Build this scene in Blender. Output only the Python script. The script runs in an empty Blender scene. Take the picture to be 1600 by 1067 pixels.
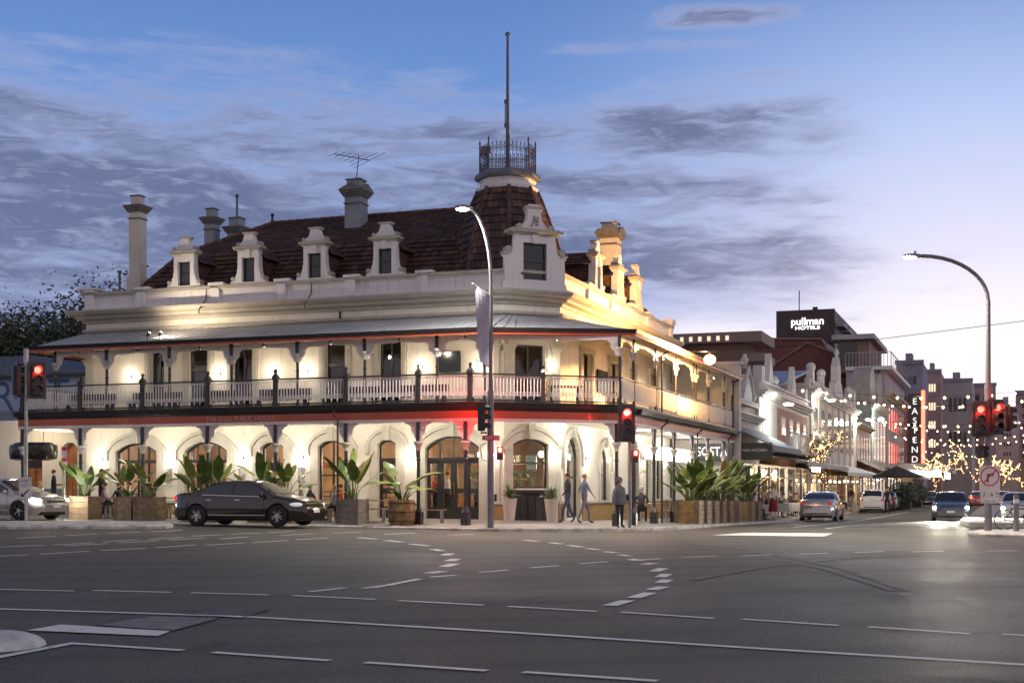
import bpy, bmesh, math, random
from mathutils import Vector, Matrix, noise
R = math.radians
random.seed(7)
S = bpy.context.scene
col = S.collection
# ------------------------------------------------------------ camera
FPX, HY, CX, CZ = 2127.0, 765.0, 800.0, 1.5
cam = bpy.data.cameras.new('camera'); camo = bpy.data.objects.new('camera', cam); col.objects.link(camo)
camo.location = (0, 0, CZ); camo.rotation_euler = (R(90), 0, 0)
cam.lens = 36*FPX/1600; cam.sensor_width = 36; cam.shift_y = (HY-533.5)/1600
cam.clip_start = .1; cam.clip_end = 3000
S.camera = camo
S.view_settings.view_transform = 'Standard'; S.view_settings.look = 'None'
S.view_settings.exposure = 0.68; S.view_settings.gamma = 1
# ------------------------------------------------------------ node helper
class NT:
    def __init__(s, tree): s.t = tree; s.n = tree.nodes; s.l = tree.links
    def new(s, typ, **kw):
        n = s.n.new(typ)
        for k, v in kw.items():
            if k.startswith('_'): setattr(n, k[1:], v)
        for k, v in kw.items():
            if not k.startswith('_'):
                key = int(k[1:]) if (k[0] == 'i' and k[1:].isdigit()) else k.replace('__', ' ')
                s.put(n, key, v)
        return n
    def put(s, n, key, v):
        sock = n.inputs[key]
        if isinstance(v, bpy.types.NodeSocket): s.l.new(v, sock)
        else: sock.default_value = v
    def math(s, op, a, b=0.0, c=None, clamp=False):
        n = s.n.new('ShaderNodeMath'); n.operation = op; n.use_clamp = clamp
        s.put(n, 0, a); s.put(n, 1, b)
        if c is not None: s.put(n, 2, c)
        return n.outputs[0]
    def ramp(s, fac, stops, interp='LINEAR'):
        n = s.n.new('ShaderNodeValToRGB'); r = n.color_ramp; r.interpolation = interp
        while len(r.elements) < len(stops): r.elements.new(.5)
        for e, (p, c) in zip(r.elements, stops):
            e.position = p; e.color = (c[0], c[1], c[2], 1) if len(c) == 3 else c
        s.put(n, 0, fac); return n.outputs[0]
    def mix(s, fac, a, b, blend='MIX'):
        n = s.n.new('ShaderNodeMix'); n.data_type = 'RGBA'; n.blend_type = blend
        s.put(n, 0, fac); s.put(n, 6, a); s.put(n, 7, b); return n.outputs[2]
    def mrange(s, v, a, b, c=0.0, d=1.0, smooth=True):
        n = s.n.new('ShaderNodeMapRange'); n.interpolation_type = 'SMOOTHSTEP' if smooth else 'LINEAR'
        s.put(n, 0, v); s.put(n, 1, a); s.put(n, 2, b); s.put(n, 3, c); s.put(n, 4, d); return n.outputs[0]
def c4(c): return (c[0], c[1], c[2], 1)
# ------------------------------------------------------------ sky
wd = bpy.data.worlds.new('World'); S.world = wd; wd.use_nodes = True
wd.node_tree.nodes.clear(); N = NT(wd.node_tree)
tc = N.new('ShaderNodeTexCoord'); sp = N.new('ShaderNodeSeparateXYZ', i0=tc.outputs['Generated'])
dx, dy, dz = sp.outputs
el = N.math('MULTIPLY', N.math('ARCSINE', dz), 57.2958)
az = N.math('MULTIPLY', N.math('ARCTAN2', dx, dy), 57.2958)
blue = N.ramp(N.math('DIVIDE', el, 60.0, clamp=True), [(0, (.32,.31,.45)), (.09, (.24,.30,.52)), (.17, (.17,.27,.49)), (.26, (.105,.20,.43)), (.33, (.078,.155,.36)), (.5, (.06,.10,.20)), (1, (.05,.06,.10))])
warm = N.ramp(N.math('DIVIDE', el, 60.0, clamp=True), [(0, (.86,.70,.60)), (.07, (.80,.71,.69)), (.16, (.52,.51,.62)), (.25, (.31,.38,.58)), (.33, (.14,.22,.42)), (.5, (.07,.11,.22)), (1, (.05,.06,.10))])
wf = N.mrange(az, -2.0, 19.0)
wf2 = N.mrange(az, 75.0, 28.0)
wfac = N.math('MULTIPLY', N.math('MAXIMUM', wf, N.math('MULTIPLY', N.mrange(az, 1.0, 8.0), N.mrange(el, 9.5, 5.5))), wf2)
sky = N.mix(wfac, blue, warm)
# thin warm rim low over the horizon in the middle
# clouds: noise in flattened direction space
cv = N.new('ShaderNodeCombineXYZ', i0=N.math('MULTIPLY', az, .070), i1=N.math('MULTIPLY', el, .46), i2=0.3).outputs[0]
warp = N.new('ShaderNodeTexNoise', Vector=cv, Scale=.8, Detail=3.0)
cvw = N.new('ShaderNodeVectorMath', _operation='MULTIPLY_ADD', i0=warp.outputs['Color'], i1=(1.1,.8,0), i2=cv).outputs[0]
n1 = N.new('ShaderNodeTexNoise', Vector=cvw, Scale=1.15, Detail=12.0, Roughness=.64).outputs['Fac']
fv = N.new('ShaderNodeCombineXYZ', i0=N.math('MULTIPLY', az, .28), i1=N.math('MULTIPLY', el, 1.1), i2=1.7).outputs[0]
n2 = N.new('ShaderNodeTexNoise', Vector=fv, Scale=1.6, Detail=6.0, Roughness=.6, Distortion=.6).outputs['Fac']
def blob(a0, a1, ea, eb, soft, s2):
    a = N.math('MULTIPLY', N.mrange(az, a0-s2, a0+s2), N.mrange(az, a1+s2, a1-s2))
    e = N.math('MULTIPLY', N.mrange(el, ea-soft, ea+soft), N.mrange(el, eb+soft, eb-soft))
    return N.math('MULTIPLY', a, e)
m = N.math('MAXIMUM', blob(-60, 4, 1.5, 13.2, 2.5, 5), N.math('MULTIPLY', blob(-60, 14, 6.5, 17, 2.2, 6), .74))
for q_, k_ in ((( -60,-7,10,16.2,1.6,4), .9), ((-16,3,7,14.2,1.8,4), .95), ((-1,14.5,7.6,11.5,1.5,3.5), 1.), ((2,15.5,13.0,16.0,1.2,3.5), .98), ((-7,6,12,16,2,4), .62), ((6,12.5,18.5,19.4,.35,2), .85), ((1,11.5,17.6,18.2,.35,2.5), .7), ((8,13,16.2,17.2,.5,2), .5)):
    m = N.math('MAXIMUM', m, N.math('MULTIPLY', blob(*q_), k_))
base = N.math('ADD', n1, N.math('MULTIPLY', N.math('SUBTRACT', n2, .5), .34))
thr = N.math('SUBTRACT', .80, N.math('MULTIPLY', m, .55))
cl = N.mrange(N.math('SUBTRACT', base, thr), -.17, .26)
dense = N.mrange(N.math('SUBTRACT', N.math('ADD', base, N.math('MULTIPLY', n2, .25)), thr), .08, .42)
ccol = N.mix(dense, (.26,.28,.41,1), (.088,.105,.19,1))
ccol = N.mix(N.math('MULTIPLY', N.mrange(n2, .50, .70), .5), ccol, (.31,.34,.50,1))
wc = N.math('MULTIPLY', N.mrange(az, 0.0, 17.0), N.mrange(el, 14.0, 5.0))
ccol = N.mix(N.math('MULTIPLY', wc, .35), ccol, (.48,.40,.45,1))
sky = N.mix(N.math('MULTIPLY', cl, .92), sky, ccol)
bk = N.mrange(dy, .2, -.6)
sky = N.mix(bk, sky, N.ramp(N.math('DIVIDE', el, 60.0, clamp=True), [(0, (.40,.34,.37)), (.3, (.34,.31,.36)), (1, (.10,.10,.13))]))
grd = N.mrange(el, -1.0, 0.0)
sky = N.mix(grd, (.05,.05,.055,1), sky)
bg = N.new('ShaderNodeBackground', Color=sky, Strength=1.0)
N.l.new(bg.outputs[0], N.new('ShaderNodeOutputWorld').inputs[0])
# faint after-glow, the sun has set to the right
sl = bpy.data.lights.new('sun', 'SUN'); so = bpy.data.objects.new('sun', sl); col.objects.link(so)
sl.energy = .2; sl.angle = R(30); sl.color = (1.0, .86, .84)
so.rotation_euler = Vector((-.75, .45, -.42)).to_track_quat('-Z', 'Y').to_euler()
# ------------------------------------------------------------ materials
_M = {}
def pm(name, c, rough=.6, metal=0., var=.0, vs=3., bump=0., bs=40., c2=None, spec=.5, coat=0., emit=None, es=0., extra=None):
    if name in _M: return _M[name]
    m_ = bpy.data.materials.new(name); m_.use_nodes = True; nt = NT(m_.node_tree)
    b = nt.n['Principled BSDF']
    b.inputs['Base Color'].default_value = c4(c); b.inputs['Roughness'].default_value = rough
    b.inputs['Metallic'].default_value = metal; b.inputs['Specular IOR Level'].default_value = spec
    b.inputs['Coat Weight'].default_value = coat
    t = nt.new('ShaderNodeTexCoord')
    if var > 0 or c2:
        nz = nt.new('ShaderNodeTexNoise', Vector=t.outputs['Object'], Scale=vs, Detail=6.0, Roughness=.65).outputs['Fac']
        cc = c2 or tuple(x*(1-var) for x in c)
        hi = c if c2 else tuple(min(1, x*(1+var*.5)) for x in c)
        nt.l.new(nt.mix(nt.mrange(nz, .3, .7), c4(hi), c4(cc)), b.inputs['Base Color'])
        nt.put(b, 'Roughness', nt.mrange(nz, .25, .75, max(0, rough-.08), min(1, rough+.1)))
    if bump > 0:
        nb = nt.new('ShaderNodeTexNoise', Vector=t.outputs['Object'], Scale=bs, Detail=5.0).outputs['Fac']
        nt.l.new(nt.new('ShaderNodeBump', Strength=bump, Distance=.02, Height=nb).outputs[0], b.inputs['Normal'])
    if emit:
        b.inputs['Emission Color'].default_value = c4(emit); b.inputs['Emission Strength'].default_value = es
    if extra: extra(nt, b, t)
    _M[name] = m_; return m_
def em(name, c, s):
    if name in _M: return _M[name]
    m_ = bpy.data.materials.new(name); m_.use_nodes = True; nt = NT(m_.node_tree); nt.n.clear()
    e = nt.new('ShaderNodeEmission', Color=c4(c), Strength=float(s))
    nt.l.new(e.outputs[0], nt.new('ShaderNodeOutputMaterial').inputs[0]); _M[name] = m_; return m_
def glassm(name, tint=(.9,.95,1), refl=.12, rough=.02):
    if name in _M: return _M[name]
    m_ = bpy.data.materials.new(name); m_.use_nodes = True; nt = NT(m_.node_tree); nt.n.clear()
    tr = nt.new('ShaderNodeBsdfTransparent', Color=c4(tint)); gl = nt.new('ShaderNodeBsdfGlossy', Roughness=rough)
    fr = nt.new('ShaderNodeFresnel', IOR=1.5).outputs[0]
    f = nt.math('ADD', fr, refl, clamp=True)
    mx = nt.new('ShaderNodeMixShader', i0=f, i1=tr.outputs[0], i2=gl.outputs[0])
    nt.l.new(mx.outputs[0], nt.new('ShaderNodeOutputMaterial').inputs[0]); _M[name] = m_; return m_
def brickm(name, c1, c2, mortar, sx, sz, scale=1., ms=.012, bump=.4, rough=.8, axis='xz', off=.5):
    if name in _M: return _M[name]
    m_ = bpy.data.materials.new(name); m_.use_nodes = True; nt = NT(m_.node_tree); b = nt.n['Principled BSDF']
    t = nt.new('ShaderNodeTexCoord'); s_ = nt.new('ShaderNodeSeparateXYZ', i0=t.outputs['Object']).outputs
    a = s_[0] if axis[0] == 'x' else (s_[1] if axis[0] == 'y' else nt.math('ADD', s_[0], s_[1]))
    zz = s_[2] if axis[1] == 'z' else s_[1]
    v = nt.new('ShaderNodeCombineXYZ', i0=a, i1=zz, i2=0.).outputs[0]
    bt = nt.new('ShaderNodeTexBrick', _offset=off, Vector=v, Color1=c4(c1), Color2=c4(c2), Mortar=c4(mortar), Scale=scale, Bias=0.)
    bt.inputs['Mortar Size'].default_value = ms; bt.inputs['Brick Width'].default_value = sx; bt.inputs['Row Height'].default_value = sz
    nz = nt.new('ShaderNodeTexNoise', Vector=t.outputs['Object'], Scale=2.2, Detail=6.).outputs['Fac']
    cc = nt.mix(nt.mrange(nz, .3, .7, .0, .45), bt.outputs['Color'], c4(tuple(x*.5 for x in c1)))
    nt.l.new(cc, b.inputs['Base Color']); b.inputs['Roughness'].default_value = rough
    nt.l.new(nt.new('ShaderNodeBump', Strength=bump, Distance=.02, Height=nt.math('SUBTRACT', 1., bt.outputs['Fac'])).outputs[0], b.inputs['Normal'])
    _M[name] = m_; return m_
# ------------------------------------------------------------ mesh builder
def seq(v): return v if isinstance(v, (list, tuple)) else [v]
class MB:
    def __init__(s): s.v = []; s.f = []; s.m = []; s.uv = {}; s.k = 0
    def mi(s, k): s.k = k; return s
    def add(s, vs, fs):
        o = len(s.v); s.v += [tuple(p) for p in vs]
        for f in fs: s.f.append(tuple(i+o for i in f)); s.m.append(s.k)
        return s
    def quad(s, a, b, c, d, uv=None):
        s.add([a, b, c, d], [(0, 1, 2, 3)])
        if uv: s.uv[len(s.f)-1] = uv
        return s
    def tri(s, a, b, c): return s.add([a, b, c], [(0, 1, 2)])
    def box(s, x0, y0, z0, x1, y1, z1, M=None):
        x0, x1 = min(x0, x1), max(x0, x1); y0, y1 = min(y0, y1), max(y0, y1); z0, z1 = min(z0, z1), max(z0, z1)
        vs = [(x0,y0,z0),(x1,y0,z0),(x1,y1,z0),(x0,y1,z0),(x0,y0,z1),(x1,y0,z1),(x1,y1,z1),(x0,y1,z1)]
        if M is not None: vs = [tuple(M @ Vector(p)) for p in vs]
        return s.add(vs, [(0,3,2,1),(4,5,6,7),(0,1,5,4),(1,2,6,5),(2,3,7,6),(3,0,4,7)])
    def bar(s, p, q, w, h=None, up=(0, 0, 1)):
        p = Vector(p); q = Vector(q); h = h or w; d = (q-p)
        if d.length < 1e-6: return s
        d.normalize(); u = Vector(up)
        if abs(d.dot(u)) > .98: u = Vector((0, 1, 0))
        a = d.cross(u).normalized()*w/2; b = a.cross(d).normalized()*h/2
        vs = [p-a-b, p+a-b, p+a+b, p-a+b, q-a-b, q+a-b, q+a+b, q-a+b]
        return s.add(vs, [(0,3,2,1),(4,5,6,7),(0,1,5,4),(1,2,6,5),(2,3,7,6),(3,0,4,7)])
    def tube(s, pts, rad, n=8, cap=True):
        pts = [Vector(p) for p in pts]; rad = rad if isinstance(rad, (list, tuple)) else [rad]*len(pts)
        rings = []; a = None
        for i, p in enumerate(pts):
            d = (pts[min(i+1, len(pts)-1)]-pts[max(i-1, 0)])
            d = d.normalized() if d.length > 1e-9 else Vector((0, 0, 1))
            if a is None:
                a = d.cross(Vector((0, 0, 1)) if abs(d.z) < .9 else Vector((1, 0, 0))).normalized()
            else:
                a = (a-d*a.dot(d)); a = a.normalized() if a.length > 1e-6 else d.orthogonal().normalized()
            b = d.cross(a)
            rings.append([p+(a*math.cos(2*math.pi*k/n)+b*math.sin(2*math.pi*k/n))*rad[i] for k in range(n)])
        vs = [q for r in rings for q in r]; fs = []
        for i in range(len(pts)-1):
            for k in range(n): fs.append((i*n+k, i*n+(k+1) % n, (i+1)*n+(k+1) % n, (i+1)*n+k))
        if cap: fs.append(tuple(range(n-1, -1, -1))); fs.append(tuple((len(pts)-1)*n+k for k in range(n)))
        return s.add(vs, fs)
    def lathe(s, prof, n=16, c=(0, 0, 0), rot=0., capb=True, capt=True):
        vs = []
        for r, z in prof:
            for k in range(n):
                a = 2*math.pi*(k+rot)/n; vs.append((c[0]+r*math.cos(a), c[1]+r*math.sin(a), c[2]+z))
        fs = []
        for i in range(len(prof)-1):
            for k in range(n): fs.append((i*n+k, i*n+(k+1) % n, (i+1)*n+(k+1) % n, (i+1)*n+k))
        if capb: fs.append(tuple(range(n-1, -1, -1)))
        if capt: fs.append(tuple((len(prof)-1)*n+k for k in range(n)))
        return s.add(vs, fs)
    def sphere(s, c, r, n=10, m=6, sc=(1, 1, 1)):
        prof = [(math.sin(math.pi*i/m), -math.cos(math.pi*i/m)) for i in range(m+1)]
        vs = []; fs = []
        for a, z in prof:
            for k in range(n):
                t = 2*math.pi*k/n; vs.append((c[0]+max(a, .001)*r*sc[0]*math.cos(t), c[1]+max(a, .001)*r*sc[1]*math.sin(t), c[2]+z*r*sc[2]))
        for i in range(m):
            for k in range(n): fs.append((i*n+k, i*n+(k+1) % n, (i+1)*n+(k+1) % n, (i+1)*n+k))
        return s.add(vs, fs)
    def prism(s, poly, fn, d0, d1):
        """poly: 2D outline (a,z), fn(a,d,z)->point; extruded from d0 to d1"""
        n = len(poly); vs = [fn(a, d0, z) for a, z in poly]+[fn(a, d1, z) for a, z in poly]
        fs = [tuple(range(n)), tuple(range(2*n-1, n-1, -1))]+[(i, n+i, n+(i+1) % n, (i+1) % n) for i in range(n)]
        return s.add(vs, fs)
    def sweep(s, prof, path, closed=False, z=0., cap=True):
        """prof: list (out,z) closed outline swept along (u,v) path with mitres, out = right of travel"""
        n = len(path); P = [Vector(p[:2]) for p in path]; rows = []
        for i in range(n):
            d0 = (P[i]-P[i-1]).normalized() if (i > 0 or closed) else None
            d1 = (P[(i+1) % n]-P[i]).normalized() if (i < n-1 or closed) else None
            d0 = d0 or d1; d1 = d1 or d0
            n0 = Vector((d0.y, -d0.x)); n1_ = Vector((d1.y, -d1.x)); mm = (n0+n1_).normalized(); k = 1/max(.3, mm.dot(n0))
            zz = path[i][2] if len(path[i]) > 2 else 0
            rows.append([(P[i].x+mm.x*k*o, P[i].y+mm.y*k*o, z+zz+h) for o, h in prof])
        k = len(prof); vs = [q for r in rows for q in r]; fs = []
        for i in range(n if closed else n-1):
            j = (i+1) % n
            for a in range(k): fs.append((i*k+a, j*k+a, j*k+(a+1) % k, i*k+(a+1) % k))
        if cap and not closed: fs.append(tuple(range(k-1, -1, -1))); fs.append(tuple((n-1)*k+a for a in range(k)))
        return s.add(vs, fs)
    def xf(s, M):
        s.v = [tuple(M @ Vector(p)) for p in s.v]; return s
    def mesh(s, name, mats, smooth=False, recalc=True):
        me = bpy.data.meshes.new(name); me.from_pydata(s.v, [], s.f)
        for m_ in seq(mats): me.materials.append(m_)
        for i, p in enumerate(me.polygons): p.material_index = s.m[i]
        if s.uv:
            ul = me.uv_layers.new(name='UVMap')
            for i, p in enumerate(me.polygons):
                if i in s.uv:
                    for li, uvc in zip(p.loop_indices, s.uv[i]): ul.data[li].uv = uvc
        if recalc:
            bm = bmesh.new(); bm.from_mesh(me); bmesh.ops.recalc_face_normals(bm, faces=bm.faces); bm.to_mesh(me); bm.free()
        if smooth:
            me.shade_smooth()
            try: me.set_sharp_from_angle(angle=R(38))
            except Exception: pass
        me.update(); return me
    def build(s, name, mats, parent=None, smooth=False, loc=None, rz=0., recalc=True):
        o = bpy.data.objects.new(name, s.mesh(name, mats, smooth, recalc)); col.objects.link(o)
        if parent is not None: o.parent = parent
        if loc is not None: o.location = loc
        if rz: o.rotation_euler = (0, 0, rz)
        return o
def tag(o, label=None, cat=None, group=None, kind=None):
    if label: o['label'] = label
    if cat: o['category'] = cat
    if group: o['group'] = group
    if kind: o['kind'] = kind
    return o
def empty(name, loc=(0, 0, 0), rz=0., label=None, cat=None, group=None):
    o = bpy.data.objects.new(name, None); col.objects.link(o); o.empty_display_size = .3
    o.location = loc; o.rotation_euler = (0, 0, rz); return tag(o, label, cat, group)
def meshobj(name, me, parent=None, loc=None, rz=0.):
    o = bpy.data.objects.new(name, me); col.objects.link(o)
    if parent is not None: o.parent = parent
    if loc is not None: o.location = loc
    if rz: o.rotation_euler = (0, 0, rz)
    return o
_kids = {}
def dup(root, loc, rz, label=None):
    def cp(o, par):
        c = o.copy(); col.objects.link(c); c.parent = par
        for ch in list(o.children): cp(ch, c)
        return c
    r = cp(root, None); r.location = loc; r.rotation_euler = (0, 0, rz)
    if label: r['label'] = label
    return r
def text(s_, size, m_, M, parent, name='lettering', ext=.01, align='CENTER', sx=1.):
    cu = bpy.data.curves.new('t', 'FONT'); cu.body = s_; cu.size = size; cu.extrude = ext; cu.align_x = align; cu.align_y = 'CENTER'
    to = bpy.data.objects.new('t', cu); col.objects.link(to)
    me = bpy.data.meshes.new_from_object(to.evaluated_get(bpy.context.evaluated_depsgraph_get()))
    bpy.data.objects.remove(to); me.materials.clear(); me.materials.append(m_)
    me.transform(M @ Matrix.Diagonal((sx, 1, 1, 1)))
    return meshobj(name, me, parent)
def light(name, parent, loc, power, color=(1, .85, .65), r=.06, spot=None, target=None, blend=.5):
    l = bpy.data.lights.new(name, 'SPOT' if spot else 'POINT'); l.energy = power; l.color = color; l.shadow_soft_size = r
    o = bpy.data.objects.new(name, l); col.objects.link(o); o.parent = parent; o.location = loc
    if spot:
        l.spot_size = spot; l.spot_blend = blend
        o.rotation_euler = (Vector(target)-Vector(loc)).to_track_quat('-Z', 'Y').to_euler()
    return o
# ------------------------------------------------------------ site frame: u along the front street, v along the side street
AX, AY = -1.59, 45.2; UX, UY = .9403, -.3404; TH = math.atan2(UY, UX)
def W(u, v): return (AX+UX*u-UY*v, AY+UY*u+UX*v)
def u_at(px, v):
    k = (px-CX)/FPX; x0, y0 = W(0, v); return (k*y0-x0)/(UX-k*UY)
def v_at(px, u):
    k = (px-CX)/FPX; x0, y0 = W(u, 0); return (k*y0-x0)/(-UY-k*UX)
def z_at(py, Y): return CZ+(HY-py)*Y/FPX
def uv_of(X, Y): a, b = X-AX, Y-AY; return (a*UX+b*UY, -a*UY+b*UX)
def lerp(a, b, t): return a+(b-a)*t
def interp(xs, ys, x):
    if x <= xs[0]: return ys[0]
    for i in range(1, len(xs)):
        if x <= xs[i]: return lerp(ys[i-1], ys[i], (x-xs[i-1])/(xs[i]-xs[i-1]))
    return ys[-1]
GX = [-300, -60, -20, -10, -4, 2, 10, 17, 30, 60, 400]
GY = [-20, 0, 12, 25, 34, 42, 48, 56, 70, 90, 900]
GZ = [[0]*11, [0]*11, [0]*11,
      [.15,.15,.15,.13,.1,.08,.05,.03,0,0,0],
      [.38,.38,.31,.25,.19,.11,.07,.04,0,0,0],
      [.52,.52,.42,.33,.23,.13,.09,.05,0,0,0],
      [.55,.55,.44,.33,.24,.12,.09,.05,0,0,0],
      [.45,.45,.40,.28,.15,.10,.05,0,-.02,-.05,-.05],
      [.3,.3,.3,.2,.1,-.05,-.1,-.1,-.1,-.1,-.1],
      [-.1]*11, [-.1]*11]
def gz(X, Y):
    i = max(0, min(len(GY)-2, next((k for k in range(len(GY)-1) if Y < GY[k+1]), len(GY)-2)))
    t = max(0, min(1, (Y-GY[i])/(GY[i+1]-GY[i])))
    return lerp(interp(GX, GZ[i], X), interp(GX, GZ[i+1], X), t)
def unp(px, py):
    Y = 30.
    for _ in range(40):
        X = (px-CX)/FPX*Y; Y = lerp(Y, (CZ-gz(X, Y))*FPX/(py-HY), .6)
    return ((px-CX)/FPX*Y, Y)
def pz(u, v):
    b = interp([-60, -18, 0, 4.5], [.72, .47, .33, .24], u)
    if v > 4: b = min(b, interp([3, 8, 24, 60], [.33, .24, .05, .02], v)) if u > -1 else b
    if v > 4 and u > -1: ins = 4.5-u
    else: ins = min(v, 4.5-u)
    return b+.025*max(-2.5, min(4, ins))
ROOT0 = Matrix.Translation((AX, AY, 0)) @ Matrix.Rotation(TH, 4, 'Z')
def WP(u, v, z=None):
    x, y = W(u, v); return (x, y, pz(u, v) if z is None else z)
def WG(u, v):
    x, y = W(u, v); return (x, y, gz(x, y))
# ------------------------------------------------------------ shared materials
def asph(nt, b, t):
    o = t.outputs['Object']
    big = nt.new('ShaderNodeTexNoise', Vector=o, Scale=.11, Detail=5., Roughness=.6).outputs['Fac']
    st = nt.new('ShaderNodeTexNoise', Vector=nt.new('ShaderNodeMapping', Vector=o, Scale=(.9,.12,1), Rotation=(0,0,R(-72))).outputs[0], Scale=.5, Detail=5.).outputs['Fac']
    fine = nt.new('ShaderNodeTexNoise', Vector=o, Scale=55., Detail=3.).outputs['Fac']
    vor = nt.new('ShaderNodeTexVoronoi', Vector=o, Scale=38.).outputs['Distance']
    c = nt.ramp(nt.math('ADD', nt.math('MULTIPLY', big, .6), nt.math('MULTIPLY', st, .4)), [(.32, (.056,.052,.038)), (.5, (.088,.080,.060)), (.68, (.130,.118,.092))])
    c = nt.mix(nt.mrange(fine, .42, .72, 0., .7), c, (.23,.21,.165,1))
    spk = nt.new('ShaderNodeTexNoise', Vector=o, Scale=16., Detail=1.).outputs['Fac']
    c = nt.mix(nt.mrange(spk, .70, .76, 0., .5), c, (.24,.23,.21,1))
    trk = nt.new('ShaderNodeTexWave', Vector=nt.new('ShaderNodeMapping', Vector=o, Rotation=(0,0,R(70))).outputs[0], Scale=.16, Distortion=3., Detail=3.).outputs['Fac']
    c = nt.mix(nt.mrange(trk, .6, 1., 0., .28), c, (.035,.031,.027,1))
    vc = nt.new('ShaderNodeTexVoronoi', _feature='DISTANCE_TO_EDGE', Vector=nt.new('ShaderNodeVectorMath', _operation='MULTIPLY_ADD', i0=nt.new('ShaderNodeTexNoise', Vector=o, Scale=1.5, Detail=4.).outputs['Color'], i1=(1.1,1.1,0), i2=o).outputs[0], Scale=.16).outputs['Distance']
    c = nt.mix(nt.math('MULTIPLY', nt.mrange(vc, .003, .0), nt.mrange(big, .42, .6, .15, .85)), c, (.015,.014,.013,1))
    deb = nt.new('ShaderNodeTexVoronoi', Vector=o, Scale=2.3).outputs['Distance']
    c = nt.mix(nt.mrange(deb, .022, .010, 0., .8), c, (.38,.34,.28,1))
    oil = nt.new('ShaderNodeTexNoise', Vector=o, Scale=.45, Detail=4., Distortion=1.).outputs['Fac']
    c = nt.mix(nt.mrange(oil, .60, .72, 0., .45), c, (.035,.034,.033,1))
    nt.l.new(c, b.inputs['Base Color'])
    nt.put(b, 'Roughness', nt.mrange(big, .3, .7, .55, .78))
    h = nt.math('ADD', nt.math('MULTIPLY', fine, .5), vor)
    nt.l.new(nt.new('ShaderNodeBump', Strength=.6, Distance=.02, Height=h).outputs[0], b.inputs['Normal'])
M_road = pm('asphalt', (.08,.08,.08), .5, spec=.25, extra=asph)
def paintm(nt, b, t):
    o = t.outputs['Object']
    n = nt.new('ShaderNodeTexNoise', Vector=o, Scale=14., Detail=8., Roughness=.75).outputs['Fac']
    n2_ = nt.new('ShaderNodeTexNoise', Vector=o, Scale=1.2, Detail=4.).outputs['Fac']
    w = nt.math('ADD', nt.math('MULTIPLY', n, .7), nt.math('MULTIPLY', n2_, .4))
    nt.l.new(nt.mix(nt.mrange(w, .60, .76), (.80,.77,.68,1), (.24,.22,.18,1)), b.inputs['Base Color'])
M_paint = pm('road_paint', (.5,.5,.5), .55, extra=paintm)
M_conc = pm('concrete', (.40,.38,.34), .8, var=.35, vs=2.5, bump=.25, bs=60)
M_kerb = pm('kerb_concrete', (.50,.47,.42), .8, var=.45, vs=3., bump=.25, bs=50)
M_pave = brickm('paving', (.27,.25,.225), (.23,.215,.195), (.12,.115,.105), .6, .4, ms=.012, bump=.2, axis='xy', rough=.65)
def grime(c):
    def ex(nt, b, t):
        o = t.outputs['Object']
        st = nt.new('ShaderNodeTexNoise', Vector=nt.new('ShaderNodeMapping', Vector=o, Scale=(5.,5.,.35)).outputs[0], Scale=1., Detail=6., Roughness=.7).outputs['Fac']
        bl = nt.new('ShaderNodeTexNoise', Vector=o, Scale=.9, Detail=5.).outputs['Fac']
        k = nt.math('MULTIPLY', nt.mrange(st, .48, .74), nt.mrange(bl, .35, .65, .1, .75))
        nt.l.new(nt.mix(k, c4(c), c4(tuple(x*.52 for x in c))), b.inputs['Base Color'])
    return ex
M_cream = pm('cream_render', (.70,.66,.57), .75, bump=.06, bs=25, extra=grime((.71,.67,.58)))
M_trim = pm('stone_trim', (.50,.475,.41), .7, var=.12, vs=2.)
M_par = pm('parapet_paint', (.74,.71,.71), .7, bump=.05, bs=20, extra=grime((.72,.69,.68)))
M_corn = pm('cornice_paint', (.42,.385,.32), .65, var=.12, vs=2.)
M_dk = pm('black_iron', (.028,.026,.025), .38, var=.3, vs=6.)
M_red = pm('red_fascia', (.40,.07,.022), .35, var=.15, vs=2., coat=.2)
M_lace = pm('painted_iron_lace', (.66,.62,.58), .5, var=.1, vs=8)
M_brk = pm('bracket_paint', (.58,.50,.49), .55, var=.1, vs=8)
M_stone = brickm('sandstone_base', (.42,.25,.08), (.30,.17,.05), (.30,.25,.17), .42, .17, ms=.014, bump=.6, axis='sz')
M_roofmetal = pm('verandah_iron', (.40,.41,.43), .42, metal=.25, var=.15, vs=.8)
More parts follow.
